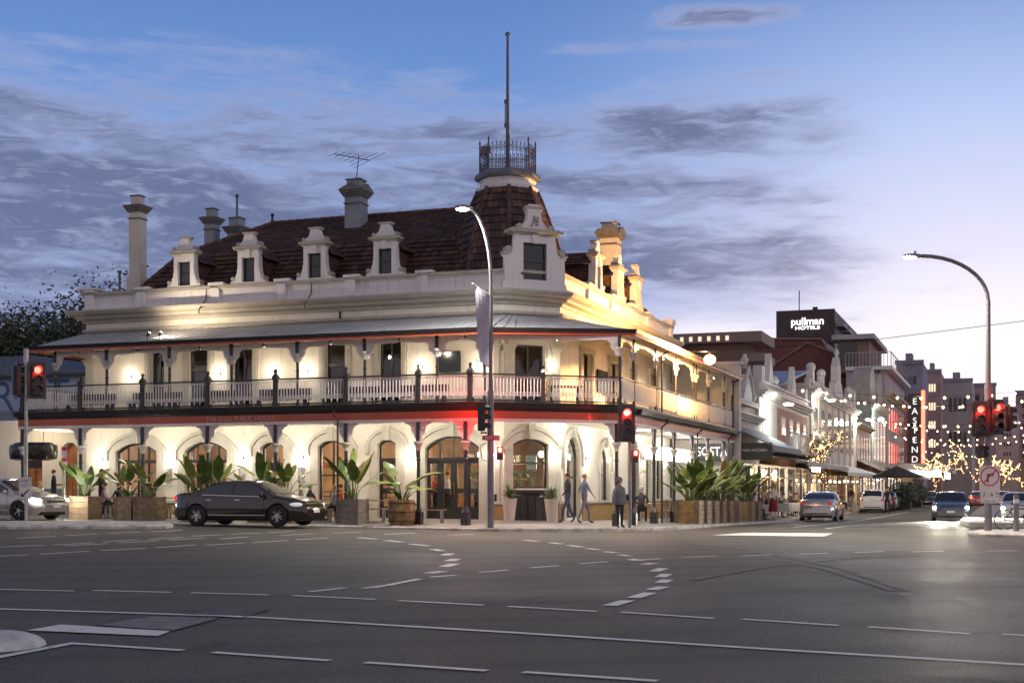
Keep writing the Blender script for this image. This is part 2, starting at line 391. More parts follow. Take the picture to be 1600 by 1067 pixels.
def tilem(nt, b, t):
    uvn = nt.new('ShaderNodeUVMap').outputs[0]
    s_ = nt.new('ShaderNodeSeparateXYZ', i0=uvn).outputs
    row = nt.math('FLOOR', s_[1]); sh = nt.math('MULTIPLY', nt.math('FRACT', nt.math('MULTIPLY', row, .5)), 1.0)
    cu = nt.math('ADD', nt.math('DIVIDE', s_[0], .21), sh); cf = nt.math('FLOOR', cu)
    wn = nt.new('ShaderNodeTexWhiteNoise', _noise_dimensions='2D', Vector=nt.new('ShaderNodeCombineXYZ', i0=cf, i1=row, i2=0.).outputs[0]).outputs['Value']
    nz = nt.new('ShaderNodeTexNoise', Vector=t.outputs['Object'], Scale=.9, Detail=5.).outputs['Fac']
    c = nt.ramp(nt.math('ADD', nt.math('MULTIPLY', wn, .6), nt.math('MULTIPLY', nz, .45)), [(.12, (.024,.016,.015)), (.4, (.052,.028,.023)), (.62, (.088,.043,.031)), (.85, (.14,.07,.046))])
    fr = nt.math('FRACT', cu); edge = nt.math('MINIMUM', fr, nt.math('SUBTRACT', 1., fr))
    c = nt.mix(nt.mrange(edge, .02, .07, .75, 0.), c, (.012,.008,.007,1))
    nt.l.new(c, b.inputs['Base Color'])
    hh = nt.math('ADD', nt.mrange(edge, .0, .12), nt.math('MULTIPLY', wn, .5))
    nt.l.new(nt.new('ShaderNodeBump', Strength=.8, Distance=.03, Height=hh).outputs[0], b.inputs['Normal'])
M_tile = pm('terracotta_tiles', (.1,.05,.04), .7, extra=tilem)
M_rcap = pm('ridge_tiles', (.10,.045,.032), .7, var=.5, vs=5.)
M_chimw = pm('chimney_render', (.27,.29,.33), .75, var=.15, vs=1.5)
M_glass = glassm('window_glass', refl=.02); M_glassd = glassm('dark_window_glass', (.35,.38,.4), .05)
M_drk = pm('dark_interior', (.02,.02,.022), .8)
M_wood = pm('weathered_timber', (.20,.135,.075), .7, var=.35, vs=3., bump=.3, bs=20)
M_wood2 = pm('grey_timber', (.22,.19,.155), .75, var=.3, vs=3., bump=.3, bs=20)
M_table = pm('pale_timber', (.42,.34,.24), .6, var=.2, vs=4.)
M_globe = em('lamp_globe', (1, .86, .66), 14); M_globe2 = em('lamp_globe_small', (1, .88, .72), 10)
M_steel = pm('galvanised_steel', (.40,.40,.40), .42, metal=.7, var=.15, vs=4.)
M_pole = pm('grey_pole_paint', (.20,.185,.19), .45, metal=.3, var=.15, vs=4.)
M_white = pm('white_paint', (.72,.71,.68), .5, var=.06, vs=4.)
M_blk = pm('black_plastic', (.012,.012,.013), .45)
M_leafd = None
def leafm(name, c1, c2):
    def ex(nt, b, t):
        nz = nt.new('ShaderNodeTexNoise', Vector=t.outputs['Object'], Scale=2.3, Detail=4.).outputs['Fac']
        wv = nt.new('ShaderNodeTexWave', Vector=t.outputs['Object'], Scale=9., Distortion=1.5).outputs['Fac']
        nt.l.new(nt.mix(nt.math('ADD', nt.math('MULTIPLY', nt.mrange(nz, .35, .65), .75), nt.math('MULTIPLY', wv, .25)), c4(c1), c4(c2)), b.inputs['Base Color'])
        b.inputs['Subsurface Weight'].default_value = 0.
    return pm(name, c1, .42, extra=ex)
M_ban = leafm('banana_leaf', (.045,.10,.02), (.15,.21,.035)); M_ban2 = leafm('banana_leaf_fresh', (.14,.20,.035), (.27,.30,.05))
M_ban3 = leafm('banana_leaf_dry', (.20,.13,.04), (.26,.22,.06))
M_stem = pm('green_stem', (.10,.14,.05), .5, var=.3)
# ------------------------------------------------------------ ground
def subdiv(a, step):
    out = []
    for i in range(len(a)-1):
        n = max(1, int((a[i+1]-a[i])/step) if abs(a[i]) < 70 and abs(a[i+1]) < 100 else 1)
        out += [lerp(a[i], a[i+1], k/n) for k in range(n)]
    return out+[a[-1]]
xs = subdiv(GX, 2.); ys = subdiv(GY, 2.)
g = MB(); vs = [(x, y, gz(x, y)) for y in ys for x in xs]; nx = len(xs)
g.add(vs, [(j*nx+i, j*nx+i+1, (j+1)*nx+i+1, (j+1)*nx+i) for j in range(len(ys)-1) for i in range(nx-1)])
tag(g.build('road', M_road, recalc=False), kind='structure')
# pavement sheet with kerb
kerb = [(-70,-1.8),(-40,-1.8),(-18,-1.8),(-9,-1.8),(0.2,-1.8),(1.7,-1.3),(3.2,-.2),(4.6,1.3),(5.5,3.0),(6.0,5.5),(6.2,8),(6.45,16),(6.7,24),(7,32),(7,60),(7,120),(7,260)]
inner = [(-70,9),(-40,9),(-18,9),(-9,9),(-2,9),(-1,8.5),(-.5,8),(0,8),(.3,8),(.5,8.5),(.6,9),(.6,16),(.6,24),(.6,32),(.6,60),(.6,120),(.6,260)]
pv = MB(); nn = 10; rows = []
for k_, i_ in zip(kerb, inner):
    rows.append([WP(lerp(k_[0], i_[0], t/nn), lerp(k_[1], i_[1], t/nn)) for t in range(nn+1)])
pvs = [p for r in rows for p in r]
pv.add(pvs, [(a*(nn+1)+b, (a+1)*(nn+1)+b, (a+1)*(nn+1)+b+1, a*(nn+1)+b+1) for a in range(len(rows)-1) for b in range(nn)])
tag(pv.build('pavement', M_pave, recalc=False), kind='structure')
kb = MB(); kp = [W(*k_)+(pz(*k_),) for k_ in kerb]
kb.sweep([(0,-.4),(.16,-.4),(.16,-.01),(.13,.012),(0,.012)], kp)
tag(kb.build('kerb', M_kerb), kind='structure')
# far pavement on the other side of the side street
pf = MB(); kk = [(24.5,16),(24,22),(24,40),(24,260)]
pf.sweep([(0,-.4),(0,.14),(-9,.2),(-9,-.4)], [W(*k_)+(gz(*W(*k_)),) for k_ in kk]); tag(pf.build('far_pavement', M_conc), kind='structure')
# painted markings
mk = MB()
def line(pts, w=.1, lift=.011):
    P = [Vector(unp(*p)) for p in pts]; out = []
    for i in range(len(P)-1):
        n = max(1, int((P[i+1]-P[i]).length/.8)); out += [P[i].lerp(P[i+1], k/n) for k in range(n)]
    out.append(P[-1])
    for i in range(len(out)-1):
        d = (out[i+1]-out[i]); 
        if d.length < 1e-4: continue
        d.normalize(); q = Vector((-d.y, d.x))*w/2
        a, b, c, e = out[i]-q, out[i+1]-q, out[i+1]+q, out[i]+q
        mk.quad(*[(p.x, p.y, gz(p.x, p.y)+lift) for p in (a, b, c, e)])
def dashes(L, w=.1):
    for x0, y0, x1, y1 in L: line([(x0, y0), (x1, y1)], w)
dashes([(-10,921,116,924),(146,923,268,926),(299,926.5,420,930),(458,931,586,937),(622,939,755,946),(793,948,933,956),(971,957,1115,967),(1160,968,1310,978),(1357,980,1516,991),(1565,991.5,1700,999)], .11)
line([(-20,951.5),(230,959),(400,965),(600,977),(800,989),(1000,1002),(1200,1015),(1400,1027),(1640,1042)], .125)
dashes([(110,1006,286,1017),(332,1020,515,1033),(571,1036,761,1049),(818,1051,1027,1065)], .11)
line([(-20,1031),(118,1005)], .12)
dashes([(484,925,538,919),(583,919,655,905),(568,919.5,614,914),(673,902,712,899)], .13)
dashes([(668,896,693,893),(693,886,711,881),(702,877,712,873.5),(694,868,704,865),(676,858,690,861),(641,850,670,853),(603,844.5,628,847),(560,840,588,842.5)], .22)
dashes([(953,947,981,938.5),(990,934.5,1016,926.5),(1018,922,1037,917),(1032,911,1043,906),(1032,902,1042,897),(1022,893,1037,888),(1006,882,1022,880)], .20)
dashes([(985,873.5,1003,876),(968,867,984,869),(945,862,963,864),(918,857,936,859),(888,852,910,855),(860,848,878,850),(820,844,841,846)], .20)
dashes([(749,894.5,795,891),(830,887.5,873,884),(905,881,950,878),(985,876,1033,873),(1066,871,1120,869.5),(1158,869,1207,867),(1248,866,1294,864.5),(1335,863.5,1380,862),(1425,862.5,1474,861),(1540,861,1590,860.5)], .12)
dashes([(-10,869.5,45,867),(63,866,140,861.5),(158,860.5,227,857),(243,856,306,851.5),(322,852,381,848.5),(395,848,450,844.5),(462,843.5,512,840.5)], .12)
dashes([(-10,855.5,70,852),(85,851.5,147,848),(161,847,215,843.5),(233,843,286,839.5),(298,838,347,835.5),(360,834.8,406,832.8),(418,832,461,830)], .12)
dashes([(101,853,168,849.5),(184,848.3,248,845),(262,844,320,840.5),(345,842,387,839),(440,836.5,490,834),(520,833,565,831.5),(600,835,650,833),(700,836,742,835)], .12)
dashes([(26,841,88,838),(101,837,153,834.5),(168,833.5,220,831.5),(235,831,285,828.8)], .12)
for q in ([(42,986),(95,977),(266,987.5),(247,995)], [(1112,836.5),(1165,832.5),(1302,833.5),(1288,838.5)]):
    P = [unp(*p) for p in q]; mk.quad(*[(x, y, gz(x, y)+.014) for x, y in P])
tag(mk.build('lane_markings', M_paint, recalc=False), kind='structure')
mk = MB()
line([(1500,813),(1325,822),(1290,826),(1600,826)], .14); line([(1420,800),(1330,815),(1240,824)], .10)
tag(mk.build('side_street_markings', M_paint, recalc=False), kind='structure')
# patched asphalt and a steel plate
pt = MB()
def patch(q, lift):
    P = [unp(*p) for p in q]; n = 6
    for a in range(n):
        for b in range(n):
            def bl(s_, t_):
                x = lerp(lerp(P[0][0], P[1][0], s_), lerp(P[3][0], P[2][0], s_), t_); y = lerp(lerp(P[0][1], P[1][1], s_), lerp(P[3][1], P[2][1], s_), t_)
                return (x, y, gz(x, y)+lift)
            pt.quad(bl(a/n, b/n), bl((a+1)/n, b/n), bl((a+1)/n, (b+1)/n), bl(a/n, (b+1)/n))
patch([(148,977),(235,963),(345,966),(270,986)], .007)
tag(pt.build('concrete_patch', pm('patch_concrete', (.22,.21,.185), .8, var=.3, vs=4., bump=.3), recalc=False), kind='structure')
pt = MB(); patch([(285,960),(325,949),(420,953),(378,966)], .006)
tag(pt.build('tar_patch', pm('patch_tar', (.05,.049,.047), .6, var=.3, vs=4., bump=.3), recalc=False), kind='structure')
pt = MB(); mk = pt
line([(285,960),(325,949),(420,953),(378,966),(285,960)], .03, .012); line([(148,977),(235,963),(345,966),(270,986),(148,977)], .03, .012); line([(1040,912),(1200,919),(1480,932)], .04, .010); line([(0,884),(400,889),(700,893)], .05, .009)
tag(pt.build('tar_seams', pm('seam_tar', (.02,.02,.02), .5), recalc=False), kind='structure')
pt = MB(); mk = pt
for k in range(2): line([(1000+k*30,846-k),(1090+k*30,856-k),(1180+k*30,868-k),(1290+k*25,889-k),(1400+k*20,924)], .16, .0085)
line([(1420,868),(1330,872),(1200,885),(1085,906)], .14, .0087)
tag(pt.build('skid_marks', pm('rubber_marks', (.105,.097,.075), .7, var=.4, vs=6.), recalc=False), kind='structure')
# traffic islands
def island(pts, h, name, prof=None):
    P = [unp(*p) for p in pts]; cx = sum(p[0] for p in P)/len(P); cy = sum(p[1] for p in P)/len(P); b = MB(); n = len(P)
    rings = []
    for k, zz in ((1.0, -.1), (1.0, h*.6), (.975, h*.95), (.93, h)):
        rings.append([(cx+(x-cx)*k, cy+(y-cy)*k, gz(x, y)+zz) for x, y in P])
    vs = [p for r in rings for p in r]
    fs = [(i*n+a, i*n+(a+1) % n, (i+1)*n+(a+1) % n, (i+1)*n+a) for i in range(3) for a in range(n)]+[tuple(3*n+a for a in range(n))]
    b.add(vs, fs); return tag(b.build(name, M_kerb), kind='structure')
island([(-90,819.5),(-90,826.8),(0,826.5),(120,826.5),(258,826),(271,824.5),(268,821.8),(252,820.3),(120,819.5),(0,819.5)], .13, 'traffic_island')
island([(1512,835.5),(1530,838.5),(1700,843),(1700,834),(1600,832),(1530,832.5)], .13, 'traffic_island')
bb = MB(); X0, Y0 = unp(8, 1012); bb.sphere((X0-.12, Y0+.15, gz(X0, Y0)-.02), 1, 24, 10, (.44,.5,.17))
tag(bb.build('island_nose', pm('white_concrete', (.6,.59,.56), .7, var=.25, vs=4., bump=.2), smooth=True), kind='structure')
# ================================================================= the corner pub
pub = empty('public_house', (AX, AY, 0), TH, 'two-storey cream corner pub with iron-lace balcony, dormers and a tiled corner tower', 'pub')
ZD, ZF0, ZF1 = 4.40, 3.88, 4.15
class Face:
    def __init__(s, p0, p1):
        s.p = Vector(p0); d = Vector(p1)-s.p; s.L = d.length; s.d = d.normalized(); s.o = Vector((s.d.y, -s.d.x))
    def __call__(s, a, n, z): q = s.p+s.d*a+s.o*n; return (q.x, q.y, z)
    def M(s, a, n, z): # text matrix: x along face, y up, z outward
        q = s(a, n, z); return Matrix(((s.d.x, 0, s.o.x, q[0]), (s.d.y, 0, s.o.y, q[1]), (0, 1, 0, q[2]), (0, 0, 0, 1)))
WA, WB, WE = (-.07, 4.), (1.54, 5.6), (1.54, 23.05)
FR = Face((-18.1, 4.), WA); CH = Face(WA, WB); RT = Face(WB, WE)
FL = Face((-23.5, 4.), (-18.1, 4.))
def arc(x0, x1, zs, zt, n=10):
    """segmental arch points from (x0,zs) up to crown zt and down to (x1,zs)"""
    h = zt-zs; w = (x1-x0)/2
    if h < 1e-3: return [(x0, zs), (x1, zs)]
    r = (w*w+h*h)/(2*h); cx = (x0+x1)/2; cz = zt-r; a = math.asin(min(1, w/r))
    if h > w: a = math.pi-a
    return [(cx+r*math.sin(-a+2*a*k/n), cz+r*math.cos(-a+2*a*k/n)) for k in range(n+1)]
def wall(face, a0, a1, z0, z1, ops, name='wall', mats=None, th=.35, parent=None):
    """ops: list of (x0,x1,zsill,zspring,zcrown)"""
    b = MB(); x = a0
    def q(xa, za, xb, zb):
        if xb-xa > 1e-4 and zb-za > 1e-4: b.quad(face(xa,0,za), face(xb,0,za), face(xb,0,zb), face(xa,0,zb))
    for (x0, x1, zs, zp, zt) in sorted(ops):
        q(x, z0, x0, z1); q(x0, z0, x1, zs); A = arc(x0, x1, zp, zt)
        for (xa, za), (xb, zb) in zip(A[:-1], A[1:]): b.quad(face(xa,0,za), face(xb,0,zb), face(xb,0,z1), face(xa,0,z1))
        O = [(x0, zs)]+A+[(x1, zs)]
        for (xa, za), (xb, zb) in zip(O, O[1:]+O[:1]): b.quad(face(xa,0,za), face(xb,0,zb), face(xb,-th,zb), face(xa,-th,za))
        x = x1
    q(x, z0, a1, z1)
    return b.build(name, mats or M_cream, parent or pub, recalc=False)
def surround(face, op, w=.34, proud=.07, ears=True):
    x0, x1, zs, zp, zt = op; b = MB(); n = 12
    zp2 = zp if ears else zp
    inn = [(x0, .32 if zs < .6 else zs-.02)]+arc(x0, x1, zp, zt, n)+[(x1, .32 if zs < .6 else zs-.02)]
    out = [(x0-w, inn[0][1])]+arc(x0-w, x1+w, zp, zt+w*.85, n)+[(x1+w, inn[0][1])]
    for i in range(len(inn)-1):
        a, c, d, e = inn[i], inn[i+1], out[i+1], out[i]
        b.quad(face(a[0],proud,a[1]), face(c[0],proud,c[1]), face(d[0],proud,d[1]), face(e[0],proud,e[1]))
        b.quad(face(e[0],proud,e[1]), face(d[0],proud,d[1]), face(d[0],0,d[1]), face(e[0],0,e[1]))
        b.quad(face(a[0],proud,a[1]), face(c[0],proud,c[1]), face(c[0],-.1,c[1]), face(a[0],-.1,a[1]))
    # hood mould over the shoulders
    A = arc(x0-w-.02, x1+w+.02, zp-.0, zt+w*.85+.02, n); B = arc(x0-w-.16, x1+w+.16, zp-.0, zt+w*.85+.15, n)
    A = [(A[0][0], zp-.35)]+A+[(A[-1][0], zp-.35)]; B = [(B[0][0], zp-.35)]+B+[(B[-1][0], zp-.35)]
    for i in range(len(A)-1):
        a, c, d, e = A[i], A[i+1], B[i+1], B[i]
        b.quad(face(a[0],proud+.05,a[1]), face(c[0],proud+.05,c[1]), face(d[0],proud+.05,d[1]), face(e[0],proud+.05,e[1]))
        b.quad(face(e[0],proud+.05,e[1]), face(d[0],proud+.05,d[1]), face(d[0],0,d[1]), face(e[0],0,e[1]))
        b.quad(face(a[0],proud+.05,a[1]), face(c[0],proud+.05,c[1]), face(c[0],0,c[1]), face(a[0],0,a[1]))
    cx = (x0+x1)/2
    b.prism([(cx-.08, zt-.02), (cx+.08, zt-.02), (cx+.14, zt+w+.16), (cx-.14, zt+w+.16)], lambda a, d, z: face(a, d, z), proud-.02, proud+.12)
    return b.build('window_surround' if zs > .6 else 'door_surround', M_trim, pub)
def window(face, op, kind='window', transom=None, mull=0, gl=None, inset=.16, sash=None, panels=False, fm=None):
    x0, x1, zs, zp, zt = op; f = MB(); t = .07; n = 10
    inn = [(x0, zs)]+arc(x0, x1, zp, zt, n)+[(x1, zs)]
    cx = (x0+x1)/2; k = 1-2*t/(x1-x0)
    def sh(p): return (cx+(p[0]-cx)*k, p[1]-t if p[1] > zs+.01 else zs+t)
    fn = lambda a, d, z: face(a, -inset+d, z)
    for a, c in zip(inn, inn[1:]+inn[:1]):
        d, e = sh(c), sh(a)
        f.quad(fn(a[0],.05,a[1]), fn(c[0],.05,c[1]), fn(d[0],.05,d[1]), fn(e[0],.05,e[1])); f.quad(fn(e[0],.05,e[1]), fn(d[0],.05,d[1]), fn(d[0],-.03,d[1]), fn(e[0],-.03,e[1]))
    def fb(xa, za, xb, zb, d0=-.02, d1=.04):
        f.prism([(xa, za), (xb, za), (xb, zb), (xa, zb)], fn, d0, d1)
    if transom: fb(x0+t, transom-.06, x1-t, transom+.06, -.02, .07)
    top = transom or zt-t
    def az(x): # arch height at x
        A = arc(x0, x1, zp, zt, 24); return interp([p[0] for p in A], [p[1] for p in A], x)
    for i in range(mull): 
        x = lerp(x0, x1, (i+1)/(mull+1)); fb(x-.035, zs+t, x+.035, az(x)-.02)
    if sash: fb(x0+t, sash-.03, x1-t, sash+.03)
    if panels:
        nl = mull+1
        for i in range(nl):
            xa = lerp(x0, x1, i/nl)+.04; xb = lerp(x0, x1, (i+1)/nl)-.04
            fb(xa, zs, xa+.09, top, -.03, .03); fb(xb-.09, zs, xb, top, -.03, .03); fb(xa, zs, xb, zs+.45, -.03, .025); fb(xa, zs+.95, xb, zs+1.13, -.03, .03); fb(xa, top-.16, xb, top, -.03, .03)
    o = f.build(kind, fm or M_dk, pub)
    g_ = MB(); O = [(x0+.03, zs+.02)]+[(p[0], p[1]-.02) for p in arc(x0+.03, x1-.03, zp, zt, n)]+[(x1-.03, zs+.02)]
    g_.add([fn(p[0], .0, p[1]) for p in O], [tuple(range(len(O)))]); g_.build('glass', gl or M_glass, o, recalc=False)
    return o
# ---- ground floor openings on the long front (s = u+18.1)
s_ = lambda u: u+18.1
lowF = [(s_(-16.64), s_(-14.71), .75, 3.02, 3.36), (s_(-13.41), s_(-11.50), .75, 3.02, 3.38), (s_(-10.02), s_(-9.02), .42, 3.14, 3.33),
        (s_(-7.55), s_(-6.41), 1.06, 3.14, 3.36), (s_(-5.05), s_(-4.31), .42, 3.2, 3.36), (s_(-3.12), s_(-1.01), .42, 3.05, 3.46)]
wall(FR, 0, FR.L, -.3, 4.05, lowF, 'ground_floor_wall')
lowC = [(CH.L*.15, CH.L*.15+1.42, 1.55, 3.15, 3.36)]
wall(CH, 0, CH.L, -.3, 4.05, lowC, 'corner_wall')
r_ = lambda v: v-5.6
rv = lambda px: v_at(px, 1.54)-5.6
lowR = [(rv(883), rv(905), .45, 2.75, 3.5), (rv(937), rv(951), .95, 2.6, 3.25), (rv(984), rv(997), .95, 2.6, 3.25)]
x_ = 12.2
for px0, px1 in ((1008,1016),(1024,1033)):
    lowR.append((v_at(px0,1.54)-5.6, v_at(px1,1.54)-5.6, .95, 2.7, 3.2))
lowR = [o for o in lowR if o[1] < RT.L-.3]
wall(RT, 0, RT.L, -.3, 4.05, lowR, 'side_wall')
for o in lowF: surround(FR, o)
surround(CH, lowC[0], .36)
for o in lowR: surround(RT, o, .2, .06)
window(FR, lowF[0], 'window', 2.62, 3); window(FR, lowF[1], 'window', 2.62, 3); window(FR, lowF[2], 'door', 2.5, 1, gl=M_glass, panels=True)
window(FR, lowF[3], 'window', None, 1, sash=2.05); window(FR, lowF[4], 'door', 2.62, 0, panels=True); window(FR, lowF[5], 'door', 2.62, 3, panels=True)
window(CH, lowC[0], 'window', None, 0, sash=2.48)
for o in lowR: window(RT, o, 'window', None, 0, sash=(o[2]+o[4])/2)
# door furniture
for sx in (-.07, .07):
    hb = MB(); a = FR(s_(-2.07)+sx, -.06, 1.35); hb.tube([a, (a[0], a[1]-.05, a[2]), (a[0], a[1]-.05, a[2]+.4), (a[0], a[1], a[2]+.4)], .015, 6); hb.build('door_handle', pm('brass', (.5,.35,.12), .3, metal=.9), pub)
# dark timber cellar door below the corner window
cd = MB(); x0, x1 = lowC[0][0]-.05, lowC[0][1]+.05
cd.prism([(x0, .3), (x1, .3), (x1, 1.4), (x0, 1.4)], lambda a, d, z: CH(a, d, z), .005, .06)
for k in range(5): cd.prism([(lerp(x0, x1, k/5)+.03, .36), (lerp(x0, x1, (k+1)/5)-.03, .36), (lerp(x0, x1, (k+1)/5)-.03, 1.3), (lerp(x0, x1, k/5)+.03, 1.3)], lambda a, d, z: CH(a, d, z), .055, .085)
cd.prism([(x0-.06, 1.4), (x1+.06, 1.4), (x1+.06, 1.5), (x0-.06, 1.5)], lambda a, d, z: CH(a, d, z), .005, .2)
cd.build('cellar_door', pm('dark_timber_door', (.03,.026,.022), .5, var=.3), pub)
# sandstone plinth and dado rail between openings
pl_ = MB(); dd = MB()
for face, ops in ((FR, lowF), (CH, [(lowC[0][0]-.1, lowC[0][1]+.1, 0, 0, 0)]), (RT, lowR)):
    xs_ = [0]+[q for o in sorted(ops) if o[2] < .9 for q in (o[0]-.34, o[1]+.34)]+[face.L]
    for a, b in zip(xs_[::2], xs_[1::2]):
        if b-a < .05: continue
        fn = lambda p, d, z, face=face: face(p, d, z)
        pl_ = MB(); dd = MB(); pl_.prism([(a, -.2), (b, -.2), (b, .98), (a, .98)], fn, .0, .06); dd.prism([(a, .98), (b, .98), (b, 1.08), (a, 1.08)], fn, .0, .11)
        dd.build('plinth_cap', M_trim, pl_.build('stone_plinth', M_stone, pub))
# pilasters either side of the corner door and the corner bay
pil = MB()
for face, a in ((FR, FR.L-.62), (FR, FR.L-.22), (CH, .1), (CH, CH.L-.1)):
    fn = lambda p, d, z, face=face: face(p, d, z)
    pil = MB(); pil.prism([(a-.09, 1.08), (a+.09, 1.08), (a+.09, 2.95), (a-.09, 2.95)], fn, 0, .08); pil.prism([(a-.13, 2.95), (a+.13, 2.95), (a+.13, 3.1), (a-.13, 3.1)], fn, 0, .12); pil.prism([(a-.12, 1.08), (a+.12, 1.08), (a+.12, 1.2), (a-.12, 1.2)], fn, 0, .11)
    pil.build('pilaster', M_trim, pub)
# ---- upper floor
upF = [(s_(a), s_(b), 4.45, 7.1, 7.1) for a, b in ((-14.97,-14.35),(-13.23,-12.39),(-11.24,-10.39),(-7.21,-6.41),(-5.0,-4.11))]
wall(FR, 0, FR.L, 4.05, 9.3, upF, 'upper_wall')
upC = [(.42, 1.6, 4.45, 6.75, 6.75)]; wall(CH, 0, CH.L, 4.05, 9.3, upC, 'upper_corner_wall')
upR = [(v_at(a, 1.54)-5.6, v_at(b, 1.54)-5.6, 4.45, 6.8, 6.8) for a, b in ((908,922),(952,965),(982,990),(1015,1022))]
wall(RT, 0, RT.L, 4.05, 9.3, upR, 'upper_side_wall')
for face, ops, sh in ((FR, upF, 6.0), (CH, upC, 6.1), (RT, upR, 6.0)):
    for k, o in enumerate(ops):
        window(face, o, 'balcony_door', 6.2 if k % 2 else None, 1 if k % 2 == 0 else 0, gl=M_glassd, sash=5.7)
        b = MB(); fn = lambda p, d, z, face=face: face(p, d, z)
        for x in (o[0]-.28, o[1]+.02): b.prism([(x, 4.42), (x+.26, 4.42), (x+.26, o[4]+.0), (x, o[4])], fn, .0, .09); b.prism([(x+.07, 4.5), (x+.19, 4.5), (x+.19, o[4]-.1), (x+.07, o[4]-.1)], fn, .085, .12)
        b.prism([(o[0]-.33, o[4]), (o[1]+.33, o[4]), (o[1]+.33, o[4]+.22), (o[0]-.33, o[4]+.22)], fn, 0, .14)
        b.build('door_surround', M_trim, pub)
# corner pilasters upstairs
pil = MB()
for face, a in ((FR, FR.L-.3), (CH, .17), (CH, CH.L-.2), (FR, .2)):
    fn = lambda p, d, z, face=face: face(p, d, z)
    pil = MB(); pil.prism([(a-.16, 4.42), (a+.16, 4.42), (a+.16, 6.5), (a-.16, 6.5)], fn, 0, .1)
    for i, (w, h) in enumerate(((.19, .08), (.23, .07), (.27, .08))): pil.prism([(a-w, 6.5+i*.08), (a+w, 6.5+i*.08), (a+w, 6.5+i*.08+h), (a-w, 6.5+i*.08+h)], fn, 0, .1+.035*(i+1))
    pil.prism([(a-.16, 6.75), (a+.16, 6.75), (a+.16, 7.4), (a-.16, 7.4)], fn, 0, .09)
    pil.build('upper_pilaster', M_trim, pub)
tv = MB()
for face, a0, a1, z0, z1 in ((FR, s_(-2.62), s_(-1.72), 5.78, 6.55), (RT, v_at(930,1.54)-5.6, v_at(946,1.54)-5.6, 5.4, 6.3)):
    tv = MB(); fn = lambda p, d, z, face=face: face(p, d, z)
    tv.prism([(a0, z0), (a1, z0), (a1, z1), (a0, z1)], fn, .06, .12); tv.prism([((a0+a1)/2-.12, z0+.1), ((a0+a1)/2+.12, z0+.1), ((a0+a1)/2+.12, z1-.2), ((a0+a1)/2-.12, z1-.2)], fn, 0, .06)
    o = tv.build('television', M_blk, pub)
    t2 = MB(); t2.prism([(a0+.03, z0+.03), (a1-.03, z0+.03), (a1-.03, z1-.03), (a0+.03, z1-.03)], fn, .118, .123); t2.build('screen', pm('dark_screen', (.02,.03,.03), .12), o)
# back and left closing walls, inner floors
bw = MB(); bw.quad((-18.1,14,-.3),(-18.1,4,-.3),(-18.1,4,9.3),(-18.1,14,9.3)); bw.quad((1.54,23.05,-.3),(-8,23.05,-.3),(-8,23.05,9.3),(1.54,23.05,9.3)); bw.quad((-8,23.05,-.3),(-8,14,-.3),(-8,14,9.3),(-8,23.05,9.3)); bw.quad((-8,14,-.3),(-18.1,14,-.3),(-18.1,14,9.3),(-8,14,9.3))
bw.build('rear_wall', M_cream, pub, recalc=False)
M_in = pm('warm_interior', (.50,.32,.17), .7, var=.3, vs=1.2); M_in2 = pm('interior_floor', (.12,.07,.04), .5, var=.3)
ib = MB(); L_ = [(-18.0,4.4),(-.2,4.4),(1.15,5.75),(1.15,22.8),(-5.5,22.8),(-5.5,9.2),(-18.0,9.2)]
for a, b in zip(L_[3:], L_[4:]+L_[:1]): ib.quad((a[0],a[1],.35),(b[0],b[1],.35),(b[0],b[1],3.98),(a[0],a[1],3.98))
for z in (3.98,): ib.add([(p[0],p[1],z) for p in L_], [tuple(range(7))])
ib.build('interior_wall', M_in, pub, recalc=False)
ib = MB(); ib.add([(p[0],p[1],.40) for p in L_], [tuple(range(7))]); ib.build('interior_floor', M_in2, pub, recalc=False)
# bar shelves with bottles, timber panels inside
sh = MB()
for x0, x1, v in ((-17.5,-14.2,8.9),(-13.6,-11.2,8.9),(-3.4,-.9,8.9)):
    for z in (1.2, 1.9, 2.5): sh.box(x0, v-.3, z, x1, v, z+.05)
    sh.box(x0, v-1.4, .4, x1, v-1., 1.35)
sh.build('bar_shelf', pm('oiled_timber', (.25,.10,.035), .45, var=.4, vs=3.), pub); sh = MB()
for u in (-12.5,-15.6,-7.1,-4.7): sh.box(u-.12, 7.9, .4, u+.18, 8.0, 3.6)
sh.build('timber_panels', _M['oiled_timber'], pub)
bt = MB(); rr = random.Random(3)
for x0, x1, v in ((-17.5,-14.2,8.75),(-13.6,-11.2,8.75),(-3.4,-.9,8.75)):
    for z in (1.25, 1.95, 2.55):
        x = x0+.1
        while x < x1-.1:
            bt.mi(rr.randrange(3)).lathe([(.04,0),(.04,.2),(.015,.26),(.015,.33)], 6, (x, v-.05, z)); x += rr.uniform(.12,.26)
tag(bt.build('bottles', [pm('bottle_green', (.03,.12,.05), .1), pm('bottle_amber', (.25,.10,.02), .1), pm('bottle_pale', (.5,.5,.42), .15)], pub), kind='stuff')
pd = []
for i, (u, v) in enumerate(((-15.6,6.6),(-12.4,6.6),(-9.5,6.4),(-7.0,6.3),(-4.7,6.3),(-2.1,6.9),(.3,7.1),(-.2,10),(-.2,14),(-.2,19))):
    b = MB(); b.tube([(u,v,3.98),(u,v,2.95)], .01, 5); o = b.build('pendant_lamp', M_blk, pub); c = MB(); c.sphere((u,v,2.85), .12, 10, 8); c.build('lamp_globe', M_globe2, o)
    light('pendant_glow', o, (u, v, 2.62), 75, (1,.76,.48), .12)
